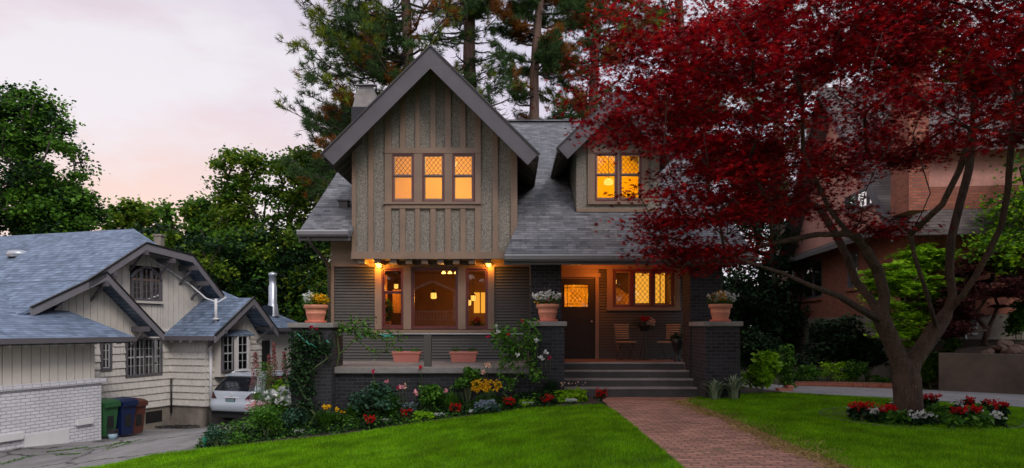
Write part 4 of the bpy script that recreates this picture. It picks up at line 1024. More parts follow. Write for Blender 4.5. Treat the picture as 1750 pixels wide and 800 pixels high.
holes = [(h1[0], h1[1], *h1z), (h2[0], h2[1], *h2z)]
mb = MB(); us = sorted([uA, uC, *h1, *h2])
for a, b in ((uA, h1[0]), (h1[1], h2[0]), (h2[1], uC)): N_.box(mb, a, b, VS - .15, VS, -1.25, 1.9)
for hh, zz in ((h1, h1z), (h2, h2z)): N_.box(mb, hh[0], hh[1], VS - .15, VS, -1.25, zz[0]); N_.box(mb, hh[0], hh[1], VS - .15, VS, zz[1], 1.9)
V3 = N_.hu(352, 640, uC)[0]; uE = 13.0
N_.box(mb, uC, uC + .15, VS, V3, -1.25, 1.15); N_.box(mb, uC, uE, V3 - .15, V3, -1.25, 1.25)
mb.build('wall', M['nb_siding'], nb)
mb = MB(); shakes(mb, N_, uA, uC, -1.22, 1.55, VS, hole=holes); mb.build('shake_siding', M['nb_shake'], nb)
mb = MB(); shakes(mb, N_, VS, V3, -1.22, 1.12, uC, face='u'); mb.build('shake_siding', M['nb_shake'], nb)
wbv = V3
hb = (N_.hv(377, 600, wbv)[0], N_.hv(425, 600, wbv)[0]); hbz = (N_.hv(400, 640, wbv)[1], N_.hv(400, 575, wbv)[1])
mb = MB(); shakes(mb, N_, uC, N_.hv(440, 600, V3)[0] + .4, -1.22, 1.2, V3); mb.build('shake_siding', M['nb_shake'], nb)
mb = MB(); N_.box(mb, uA, uC + .02, VS - .2, VS - .03, -2.4, -1.22); N_.box(mb, uC + .03, uC + .2, VS - .03, V3 - .02, -2.4, -1.22); N_.box(mb, uC + .03, uE, V3 - .2, V3 - .02, -2.4, -1.22); mb.build('foundation', M['found'], nb)
mb = MB(); a = N_.hv(250, 700, VS)[0]; b = N_.hv(277, 700, VS)[0]; N_.box(mb, a, b, VS - .035, VS - .02, -1.75, -1.36)
for i in range(7): u = a + (b - a) * i / 6; N_.box(mb, u - .01, u + .01, VS - .02, VS - .005, -1.75, -1.36)
mb.build('foundation_vent', M['black_metal'], nb)
M['nb_frame'] = paint('dark_grey_frame', (.10, .095, .105), .5, .1); M['muntin'] = paint('grey_white_muntin', (.38, .40, .40), .5, .06); M['dark_glass'] = glassmat('dark_window_glass', (.5, .55, .6))
M['nb_room'] = paint('dim_room', (.10, .11, .12), .8, .2); M['blind'] = paint('pale_blind', (.5, .5, .47), .8, .1)
def nb_window(name, u0, u1, z0, z1, v, nl, cols, rows, frame='nb_frame', munt='muntin', arch=0, fr=N_, parent=None, fw=.07, back=True, split=None):
    parent = parent or nb
    topz = lambda u: z1 + (arch * (1 - ((u - (u0 + u1) / 2) / ((u1 - u0) / 2)) ** 2) if arch else 0)
    mb = MB(); fr.box(mb, u0, u1, v - .04, v + .06, z0, z0 + fw); n = 12 if arch else 1
    for i in range(n):
        a, b = u0 + (u1 - u0) * i / n, u0 + (u1 - u0) * (i + 1) / n
        mb.prism([fr.P(a, v - .04, topz(a) - fw), fr.P(b, v - .04, topz(b) - fw), fr.P(b, v - .04, topz(b)), fr.P(a, v - .04, topz(a))], Vector((fr.v[0], fr.v[1], 0)) * .1)
    for a in [u0, u1 - fw]: fr.box(mb, a, a + fw, v - .04, v + .058, z0 + fw, z1 - fw)
    lw = (u1 - u0) / nl
    for i in range(1, nl): fr.box(mb, u0 + lw * i - fw * .4, u0 + lw * i + fw * .4, v - .04, v + .055, z0 + fw, topz(u0 + lw * i) - fw)
    w = mb.build(name, M[frame], parent); mb = MB()
    for i in range(nl):
        a, b = u0 + lw * i + (fw if i == 0 else fw * .4), u0 + lw * (i + 1) - (fw if i == nl - 1 else fw * .4)
        zt = min(topz(a), topz(b)) - fw
        for k in range(1, cols): uu = a + (b - a) * k / cols; fr.box(mb, uu - .009, uu + .009, v + .0, v + .03, z0 + fw, topz(uu) - fw)
        for k in range(1, rows): zz = z0 + fw + (zt - z0 - fw) * k / rows; q = .025 if split and k == split else .009; fr.box(mb, a, b, v + .002, v + .028, zz - q, zz + q)
        if munt == 'muntin':
            for q in (a, b - .02): fr.box(mb, q, q + .012, v + .001, v + .03, z0 + fw, zt)
    mb.build('muntin', M[munt], w)
    mb = MB(); mb.add([fr.P(u0, v + .012, z0), fr.P(u1, v + .012, z0), fr.P(u1, v + .012, z1 + arch * .7), fr.P(u0, v + .012, z1 + arch * .7)], [(0, 1, 2, 3)]); mb.build('pane', M['dark_glass'], w)
    if back:
        mb = MB(); s = 1 if fr.P(0, 1, 0) else 1
        fr.box(mb, u0 - .0, u1 + .0, v - .5, v - .47, z0, z1 + arch * .6); 
        mb.build('room_behind', M['nb_room'], w)
        mb = MB()
        for i in range(nl): fr.box(mb, u0 + lw * (i + .18), u0 + lw * (i + .52), v - .24, v - .23, z0 + .05, z1 + arch * .4 - .1)
        mb.build('curtain', M['blind'], w)
    return w
nb_window('window', h1[0], h1[1], *h1z, VS + .02, 1, 2, 3); nb_window('window', h2[0], h2[1], *h2z, VS + .02, 4, 2, 4, split=2)
# attic wall with the arched window
F = lambda u: 2.45 + .485 * u           # front roof plane height
ga = [N_.hv(x, y, VF) for x, y in ((150, 468), (248, 416), (328, 437), (381, 506))]; ga[0] = (ga[0][0], F(ga[0][0]) + .03)
aw = (N_.hv(221, 500, VS)[0], N_.hv(273, 500, VS)[0]); awz = (N_.hv(247, 514, VS)[1], N_.hv(222, 474, VS)[1]); arch = N_.hv(247, 455, VS)[1] - awz[1]
pts = [(ga[0][0] + .1, 1.5), (ga[3][0] + .1, 1.2), (ga[3][0] - .1, ga[3][1] - .1), (ga[2][0], ga[2][1] - .12), (ga[1][0], ga[1][1] - .12), (ga[0][0] + .1, ga[0][1] - .1)]
batten_wall('batten_wall', pts, VS + .03, nb, holes=[(aw[0], aw[1], awz[0] - .12, awz[1] + arch)], t=.08)
nb_window('arched_window', aw[0], aw[1], awz[0], awz[1], VS + .06, 3, 2, 4, munt='nb_frame', arch=arch, back=True)
mb = MB(); N_.box(mb, aw[0] - .06, aw[1] + .06, VS + .03, VS + .14, awz[0] - .09, awz[0] - .01); mb.build('window_sill', M['nb_siding'], nb)
# roofs
RL = lambda v: 1.24 + .30 * (.5 - v)    # low roof over the brick part
ur, vr = 5.8, -5.0; zr = F(ur)
mb = MB()
N_.slab(mb, [(-3, -16, F(-3)), (-3, VF, F(-3)), (1.15, VF, F(1.15)), (1.15, -16, F(1.15))])
N_.slab(mb, [(1.15, -16, F(1.15)), (1.15, -2.3, F(1.15)), (3.1, -2.3, F(3.1)), (ur, vr, zr), (ur, -16, zr)])
N_.slab(mb, [(ur, vr, zr), (3.1, -2.3, F(3.1)), (5.4, -2.3, F(3.1) - .05)])
N_.slab(mb, [(ur, -16, zr), (ur, vr, zr), (7.2, vr, 1.6), (7.2, -16, 1.6)])
N_.slab(mb, [(ur, vr, zr), (5.4, -2.3, F(3.1) - .05), (6.6, -2.3, 1.6), (7.2, vr, 1.6)])
N_.slab(mb, [(-8, .5, RL(.5)), (.66, .5, RL(.5)), (.66, -3.4, RL(-3.4)), (.3, -6, RL(-6)), (-8, -6, RL(-6))])
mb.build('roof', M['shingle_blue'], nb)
ng = [N_.hv(x, y, VF) for x, y in ((66, 541), (180, 474), (279, 571))]; ng[0] = (ng[0][0] - .25, F(ng[0][0] - .25) + .02); ng[1] = (ng[1][0], F(ng[1][0]) + .02)
mb = MB()
N_.slab(mb, [(ng[0][0], VF, ng[0][1]), (ng[1][0], VF, ng[1][1]), (ng[1][0], -4.5, ng[1][1]), (ng[0][0], -4.5, ng[0][1])], .09)
N_.slab(mb, [(ng[1][0], VF, ng[1][1]), (ng[2][0], VF, ng[2][1]), (ng[2][0], -4.5, ng[2][1]), (ng[1][0], -4.5, ng[1][1])], .09)
mb.build('roof', M['shingle_blue'], nb)
mb = MB()
for (a, b), vb in zip(zip(ga, ga[1:]), (-6.5, -3.4, -4.6)): N_.slab(mb, [(a[0], VF, a[1]), (b[0], VF, b[1]), (b[0], vb, b[1]), (a[0], vb, a[1])], .09)
mb.build('roof', M['shingle_blue'], nb)
def fascia(pts, v, h=.22, t=.05, parent=nb, fr=N_, drip=True):
    mb = MB()
    for (a, b) in zip(pts, pts[1:]): fr.vprism(mb, [(a[0], a[1] + .01), (b[0], b[1] + .01), (b[0], b[1] - h), (a[0], a[1] - h)], v, t)
    f = mb.build('fascia', M['fascia_grey'], parent)
    mb = MB()
    for (a, b) in zip(pts, pts[1:]): fr.vprism(mb, [(a[0], a[1] + .045), (b[0], b[1] + .045), (b[0], b[1] - .005), (a[0], a[1] - .005)], v, t + .03)
    mb.build('drip_edge', M['black_metal'], f); return f
fascia(ng, VF, .24); fascia(ga, VF, .24)
# knee brackets and purlin ends
mb = MB()
for (u, z) in [(ga[0][0] + .9, ga[0][1] + .33), (ga[1][0] + .0, ga[1][1] - .22), (ga[2][0] - .9, ga[1][1] - .38), (ga[2][0] + .1, ga[2][1] - .35), (ga[3][0] - .9, ga[3][1] + .5), (ng[1][0], ng[1][1] - .26), (ng[2][0] - .7, ng[2][1] + .25)]:
    N_.box(mb, u - .06, u + .06, VS, VF + .10, z - .16, z); mb.bar(N_.P(u, VS + .02, z - .65), N_.P(u, VF - .1, z - .14), .06)
mb.split('knee_bracket', M['nb_frame'], nb)
batten_wall('batten_wall', [(ng[0][0] + .2, 1.2), (ng[2][0] - .1, 1.2), (ng[1][0], ng[1][1] - .15)], VS + .1, nb, t=.05)
sg_u = N_.hv(366, 574, .05)[0]
# gutter / rafter tails of the low roof
mb = MB(); N_.box(mb, -8, .68, .48, .55, RL(.5) - .13, RL(.5) + .005); mb.split('gutter', M['nb_frame'], nb)
mb = MB()
for k in range(22): u = .2 - k * .38; N_.box(mb, u - .035, u + .035, .36, .46, RL(.5) - .2, RL(.5) - .08)
for k in range(5): v = V3 - .3 - k * .42; N_.box(mb, sg_u, sg_u + .1, v - .035, v + .035, 1.0, 1.10)
mb.split('rafter_tail', M['white_paint'], nb)
mb = MB(); N_.slab(mb, [(-8, .48, 1.1), (.6, .48, 1.1), (.6, -2.3, 1.1), (-8, -2.3, 1.1)], .03); mb.build('soffit', M['nb_frame'], nb)
# small gable over the side bay, and its roof
V4 = .05
sg = [N_.hv(x, y, V4) for x, y in ((366, 574), (432, 509), (474, 566))]
mb = MB()
N_.slab(mb, [(sg[0][0], V4, sg[0][1]), (sg[1][0], V4, sg[1][1]), (sg[1][0], -4.5, sg[1][1]), (sg[0][0], -4.5, sg[0][1])], .08)
N_.slab(mb, [(sg[1][0], V4, sg[1][1]), (sg[2][0], V4, sg[2][1]), (sg[2][0], -4.5, sg[2][1]), (sg[1][0], -4.5, sg[1][1])], .08)
N_.slab(mb, [(7.4, -.2, 1.45), (10.0, -.2, 1.55), (9.5, -5, 3.4), (5.5, -5, 3.4)], .08)
mb.build('roof', M['shingle_blue'], nb)
mb = MB(); N_.box(mb, 7.6, 10.0, -.17, -.1, 1.35, 1.5); N_.box(mb, sg[0][0] - .05, sg[0][0] + .02, -3.0, V4, sg[0][1] - .16, sg[0][1] - .01); mb.split('gutter', M['nb_frame'], nb)
fascia(sg, V4, .24)
batten_wall('batten_wall', [(sg[0][0] + .15, 1.05), (sg[2][0] - .1, 1.05), (sg[1][0], sg[1][1] - .15)], V3 + .05, nb, t=.05)
batten_wall('batten_wall', [(7.2, -1.2), (12.5, -1.2), (12.5, 1.4), (7.2, 1.4)], V3 - .2, nb, t=.05)
mb = MB()
for (u, z) in ((sg[0][0] + .5, sg[0][1] + .2), (sg[1][0], sg[1][1] - .26), (sg[2][0] - .35, sg[2][1] + .18)): N_.box(mb, u - .05, u + .05, V3, V4 + .08, z - .14, z); mb.bar(N_.P(u, V3 + .02, z - .6), N_.P(u, V4 - .1, z - .12), .05)
mb.split('knee_bracket', M['nb_frame'], nb)
# bay with two windows and a little shed roof
mb = MB(); bu0, bu1 = N_.hv(376, 600, V3 + .3); bu1 = N_.hv(428, 600, V3 + .3)[0]; bu0 = N_.hv(376, 600, V3 + .3)[0]
bz0, bz1 = N_.hv(400, 642, V3 + .3)[1], N_.hv(400, 572, V3 + .3)[1]
N_.box(mb, bu0, bu1, V3, V3 + .3, bz0, bz1); bay = mb.build('bay', M['nb_siding'], nb)
mb = MB(); N_.slab(mb, [(bu0 - .1, V3 + .42, bz1 + .0), (bu1 + .1, V3 + .42, bz1 + .0), (bu1 + .1, V3, bz1 + .2), (bu0 - .1, V3, bz1 + .2)], .05); mb.build('bay_roof', M['shingle_blue'], nb)
wa = (N_.hv(378, 600, V3 + .32)[0], N_.hv(397, 600, V3 + .32)[0]); wb = (N_.hv(403, 600, V3 + .32)[0], N_.hv(422, 600, V3 + .32)[0])
for w_ in (wa, wb):
    # sealed bay: the panes stand just in front of dark backing
    mb = MB(); N_.box(mb, w_[0] + .04, w_[1] - .04, V3 + .3, V3 + .312, bz0 + .22, bz1 - .06); mb.build('window_backing', M['nb_room'], nb)
    nb_window('window', w_[0], w_[1], bz0 + .18, bz1 - .02, V3 + .345, 1, 2, 4, frame='white_paint' if w_ is wb else 'nb_frame', back=False, fw=.05, split=2)
# door recess on the far part
mb = MB(); a = N_.hv(446, 600, V3)[0]; b = N_.hv(459, 600, V3)[0]; N_.box(mb, a, b, V3 + .03, V3 + .06, -1.1, 1.0); mb.build('side_door', M['black_metal'], nb)
mb = MB(); N_.box(mb, b + .05, b + .12, V3 + .0, V3 + .06, -1.2, 1.1); mb.build('door_frame', M['white_paint'], nb)
# roof fittings: turtle vent, flue, plumbing vent, drain hose, skylights, downpipe
u, v = 1.8, 0
def onF(px, py):
    # photo pixel on front roof plane: march
    best = None
    for Y in np.arange(17, 32, .02):
        p = P_(px, py, Y); dx, dy = p.x + 11.4, p.y - 19.0; u = dx * .305 + dy * .952; v = dx * .952 - dy * .305
        if p.z <= F(u): return p
    return P_(px, py, 22)
p = onF(32, 437); mb = MB(); mb.lathe([(.34, -.06), (.36, 0.02), (.37, .08), (.30, .16), (.12, .2), (.0, .205)], p, 20, cap=False); mb.build('roof_vent', M['metal'], nb, smooth=True)
p = P_(466, 520, 28.2); mb = MB(); mb.lathe([(.26, -.5), (.19, .0), (.17, .05), (.17, .75), (.14, .78), (.14, 1.15), (.17, 1.16), (.17, 1.28), (.0, 1.33)], p, 16, cap=False); mb.build('flue', M['metal'], nb, smooth=True)
p = P_(369, 545, 23.9); mb = MB(); mb.tube([p + Vector((0, 0, -.15)), p + Vector((0, 0, .70))], .05, 10); mb.lathe([(.14, -.02), (.06, .03)], p, 12); mb.build('vent_pipe', M['white_paint'], nb, smooth=True)
M['sky_glass'] = paint('skylight_glass', (.03, .04, .06), .15, .1)
for (px1, py1, px2, py2) in ((452, 525, 476, 530), (447, 545, 466, 550)):
    mb = MB(); a = P_(px1, py1, 27.6); b = P_(px2, py2, 28.3); 
    mb.prism([a, b, b + Vector((-.15, -.4, -.25)), a + Vector((-.15, -.4, -.25))], (0, 0, .10)); mb.build('skylight', M['sky_glass'], nb)
pts = [N_.P(*q) for q in ((ga[1][0] + .6, VS + .12, ga[1][1] - .35), (ga[2][0] - .4, VS + .12, ga[2][1] - .55), (ga[2][0] + .5, VS + .15, ga[2][1] - 1.0))] + [P_(352, 510, 23.9), P_(372, 517, 23.9), P_(387, 508, 24.0)]
mb = MB()
fine = []
for i in range(len(pts) - 1):
    for s in (0, .33, .66): fine.append(pts[i].lerp(pts[i + 1], s))
fine.append(pts[-1]); mb.tube(fine, .026, 8); mb.build('drain_pipe', M['white_paint'], nb, smooth=True)
mb = MB(); p = N_.P(N_.hv(361, 640, V3 + .1)[0], V3 + .08, 0); mb.tube([(p.x, p.y, 1.1), (p.x, p.y, -1.3)], .055, 8); mb.build('downpipe', M['white_paint'], nb, smooth=True)
mb = MB(); p = N_.P(uC - .06, VS + .08, 0); mb.tube([(p.x, p.y, -.3), (p.x, p.y, -1.5)], .035, 8); mb.build('downpipe', M['black_metal'], nb, smooth=True)
# far body of the house so that it is closed
mb = MB(); N_.box(mb, 0, 12.5, -15, VS - .3, -1.6, 1.9) if False else None
mb = MB(); N_.box(mb, -6.9, -.3, -14, -.4, -1.7, 1.2) ; N_.box(mb, 12.3, 12.5, -15, V3 - .3, -1.8, 1.5); mb.build('rear_wall', M['nb_siding'], nb)
p = P_(543, 0, 0)
# chimney far behind on the bungalow
c = P_(272, 402, 29.5); mb = MB(); mb.box(c.x - .15, c.x + .15, c.y - .15, c.y + .15, c.z - 1.5, c.z - .05); mb.box(c.x - .19, c.x + .19, c.y - .19, c.y + .19, c.z - .05, c.z + .03); mb.build('chimney', M['found'], nb)

# ================================================================== RIGHT NEIGHBOUR (brick house)
B_ = Frame(11.5, 28.0, (.111, .994), (-.994, .111))
bh = thing('brick_house', 'red brick house with pink stucco gable, pent roof and tan foundation behind the maple', 'house', (14, 22, 0))
UE = -10.0
bw = (B_.hv(1373, 480, 0)[0], B_.hv(1405, 480, 0)[0]); bwz = (B_.hv(1390, 510, 0)[1], B_.hv(1390, 448, 0)[1])
bw2 = (B_.hv(1448, 480, 0)[0], B_.hv(1466, 480, 0)[0]); bw2z = (B_.hv(1457, 492, 0)[1], B_.hv(1457, 430, 0)[1])
def bwin_holes(mb, u0, u1, z0, z1, holes):
    us = sorted({u0, u1, *[x for h in holes for x in h[:2]]})
    for a, b in zip(us, us[1:]):
        lo = z0
        for h in holes:
            if h[0] <= a + 1e-6 and h[1] >= b - 1e-6: B_.box(mb, a, b, -.25, 0, lo, h[2]); lo = h[3]
        B_.box(mb, a, b, -.25, 0, lo, z1)
hs = [(min(bw), max(bw), *bwz), (min(bw2), max(bw2), *bw2z)]
mb = MB(); bwin_holes(mb, UE, 0, 1.85, 4.35, hs); B_.box(mb, -.25, 0, -9, -.25, 1.85, 4.35); B_.box(mb, UE, UE + .25, -9, -.25, 1.85, 5.2); mb.build('brick_wall', M['brick_red'], bh)
mb = MB(); B_.box(mb, UE - .03, .03, -9, .03, -.3, 1.85); mb.build('foundation', M['found'], bh)
for h in hs:
    nb_window('window', h[0], h[1], h[2], h[3], -.06, 2, 1, 2, fr=B_, parent=bh, munt='nb_frame', frame='nb_frame', fw=.09)
    mb = MB(); B_.box(mb, h[0] - .08, h[1] + .08, 0, .06, h[2] - .1, h[2]); mb.build('window_sill', M['brick_red'], bh)
apu, apz_ = -5.0, 9.6
mb = MB(); B_.vprism(mb, [(UE, 4.35), (0, 4.35), (apu, apz_ - .2)], -.02, -.2); B_.vprism(mb, [(UE, 4.35), (0, 4.35), (apu, apz_ - .2)], -8.9, .2); mb.split('stucco_gable', M['stucco_pink'], bh)
mb = MB()
B_.slab(mb, [(UE - .6, .55, 4.0), (apu, .55, apz_), (apu, -9.4, apz_), (UE - .6, -9.4, 4.0)], .14); B_.slab(mb, [(.6, .55, 4.0), (apu, .55, apz_), (apu, -9.4, apz_), (.6, -9.4, 4.0)], .14)
B_.slab(mb, [(UE - .3, .6, 4.12), (.5, .6, 4.12), (.5, -.1, 4.5), (UE - .3, -.1, 4.5)], .08)
mb.build('roof', shinglemat('brown_shingle', (.09, .075, .07), (.17, .145, .135), (.03, .03, .03)), bh)
mb = MB(); B_.box(mb, UE - .3, .5, .6, .68, 3.98, 4.12)
for (a, b) in (((UE - .6, 4.0), (apu, apz_)), ((apu, apz_), (.6, 4.0))): B_.vprism(mb, [(a[0], a[1]), (b[0], b[1]), (b[0], b[1] - .3), (a[0], a[1] - .3)], .56, .05)
mb.build('fascia', M['fascia'], bh)
u0 = B_.hv(1536, 300, .25)[0]; u1 = B_.hv(1568, 300, .25)[0]
mb = MB(); B_.box(mb, min(u0, u1), max(u0, u1), -.02, .45, 4.4, 8.6); B_.box(mb, min(u0, u1) - .07, max(u0, u1) + .07, -.1, .52, 8.45, 8.55); B_.box(mb, min(u0, u1) - .12, max(u0, u1) + .12, -.15, .57, 8.6, 8.78); mb.build('chimney', M['brick_red'], bh)
h = (*sorted((B_.hv(1448, 330, 0)[0], B_.hv(1508, 330, 0)[0])), B_.hv(1480, 357, 0)[1], B_.hv(1480, 322, 0)[1])
nb_window('window', h[0], h[1], h[2], h[3] , .03, 3, 1, 2, fr=B_, parent=bh, munt='nb_frame', frame='nb_frame', back=False)
mb = MB(); p = B_.P(.02, .06, 0); mb.tube([(p.x, p.y, 4.0), (p.x, p.y, 0)], .05, 8); mb.build('downspout', M['brick_red'], bh)
mb = MB(); B_.box(mb, UE + .02, UE + 3.2, -7.5, -.35, 4.3, 6.2); mb.build('stucco_wall', M['stucco_pink'], bh)
mb = MB(); B_.slab(mb, [(UE - .45, -.1, 6.15), (UE - .45, -7.9, 6.15), (UE + 3.0, -7.9, 8.2), (UE + 3.0, -.1, 8.2)], .12); mb.build('roof', bpy.data.materials['brown_shingle'], bh)
# meter box on the foundation wall facing the street
c = P_(1659, 554, 17.6)
mt = thing('meter_box', 'pale blue grey utility meter box on the tan wall above the retaining wall', 'meter box', (c.x, 17.9, c.z))
mb = MB(); mb.box(c.x - .2, c.x + .2, 17.62, 17.9, c.z - .27, c.z + .27); mb.build('case', M['metal'], mt, bevel=.01)
mb = MB(); mb.lathe([(.12, 0), (.12, .09), (.08, .12)], (0, 0, 0), 16); mb.v = [(c.x + a, 17.62 - z_, c.z + b + .05) for a, b, z_ in mb.v]; mb.build('dial', M['black_metal'], mt)
mb = MB(); mb.tube([(c.x, 17.8, c.z - .27), (c.x, 17.8, .3)], .03, 8); mb.build('conduit', M['metal'], mt)
mb = MB(); mb.box(10.3, 14.5, 17.9, 18.1, .0, 2.6); tag(mb.build('garden_wall', M['found'], None, origin=(12, 18, 0)), 'tan rendered wall behind the retaining wall, carrying the meter box', 'wall')
# retaining wall with rock terrace
a = gp(1604, 668); b = gp(1752, 675); d = (b - a).normalized(); nrm = Vector((-d.y, d.x, 0)); e = a + d * 14
mb = MB(); mb.prism([(a.x, a.y, -.1), (e.x, e.y, -.1), (e.x, e.y, .90), (a.x, a.y, .90)], nrm * .25)
mb.prism([a + nrm * .26 + Vector((0, 0, -.1)), a + nrm * 2.2 + Vector((0, 0, -.1)), a + nrm * 2.2 + Vector((0, 0, .88)), a + nrm * .26 + Vector((0, 0, .88))], d * .25)
tag(mb.build('retaining_wall', M['retain'], None, bevel=.015, origin=(a.x, a.y, 0)), 'stained concrete retaining wall along the right driveway', 'wall')
mb = MB(); h_ = a + d * .72; q0 = a + d * .26 + nrm * .27; q1 = e + nrm * .27
mb.prism([q0 + Vector((0, 0, .80)), q1 + Vector((0, 0, .80)), q1 + nrm * 2.5 + Vector((0, 0, 1.2)), q0 + nrm * 1.9 + Vector((0, 0, 1.2))], (0, 0, -.3)); mb.build('terrace_soil', M['soil'], None, kind='structure')
mb = MB(); c = a + d * 1.95; mb.lathe([(.05, 0), (.05, .02)], (0, 0, 0), 16); mb.v = [(c.x + x - nrm.x * .0, c.y - .004 - z_, .42 + y_) for x, y_, z_ in mb.v]
tag(mb.build('drain_hole', M['black_metal'], None, origin=c), 'round black weep hole in the concrete retaining wall', 'drain')
M['rock'] = paint('field_stone', (.13, .085, .065), .9, .5, 3, 1.0, 12)
rr = random.Random(4); first = None
for k in range(26):
    s = rr.uniform(.10, .22); q = a + d * (1.0 + k * .13 + rr.uniform(-.05, .05)) + nrm * (.45 + (k % 3) * .35); z = .92 + (k % 3) * .09
    if first is None or k < 4:
        bm = bmesh.new(); bmesh.ops.create_icosphere(bm, subdivisions=2, radius=1); 
        for v_ in bm.verts: v_.co *= 1 + .35 * math.sin(v_.co.x * 3 + k) * math.cos(v_.co.y * 4 + k * 2) * .7 ; v_.co.z *= .62
        me = bpy.data.meshes.new('rock'); bm.to_mesh(me); bm.free(); me.materials.append(M['rock']); first = me
        src = me
    o = bpy.data.objects.new('rock', src); C.objects.link(o); o.location = (q.x, q.y, z); o.scale = (s * 1.3, s, s); o.rotation_euler = (rr.uniform(-.3, .3), rr.uniform(-.3, .3), rr.uniform(0, 6))
    tag(o, 'brown field stone in the rockery above the retaining wall', 'rock', 'stones on the terrace')
# scalloped brick edging along the drive
a = gp(1362, 660); b = gp(1532, 663); n = 46
for k in range(n):
    s = k / (n - 1); p = a.lerp(b, s); p.y += .12 * math.sin(s * 3); 
    if k == 0:
        mb = MB(); mb.prism([(-.045, -.03, -.05), (.045, -.03, -.05), (.045, -.03, .07), (.025, -.03, .10), (-.025, -.03, .10), (-.045, -.03, .07)], (0, .06, 0)); e0 = mb.build('edging_brick', M['brick_red'], None, bevel=.006); o = e0
    else: o = e0.copy(); C.objects.link(o)
    o.location = (p.x, p.y, 0.02); o.rotation_euler = (-.15, 0, .25 * math.sin(k)); tag(o, 'small red edging brick set upright along the far side of the right driveway', 'edging brick', 'edging bricks along the right driveway')
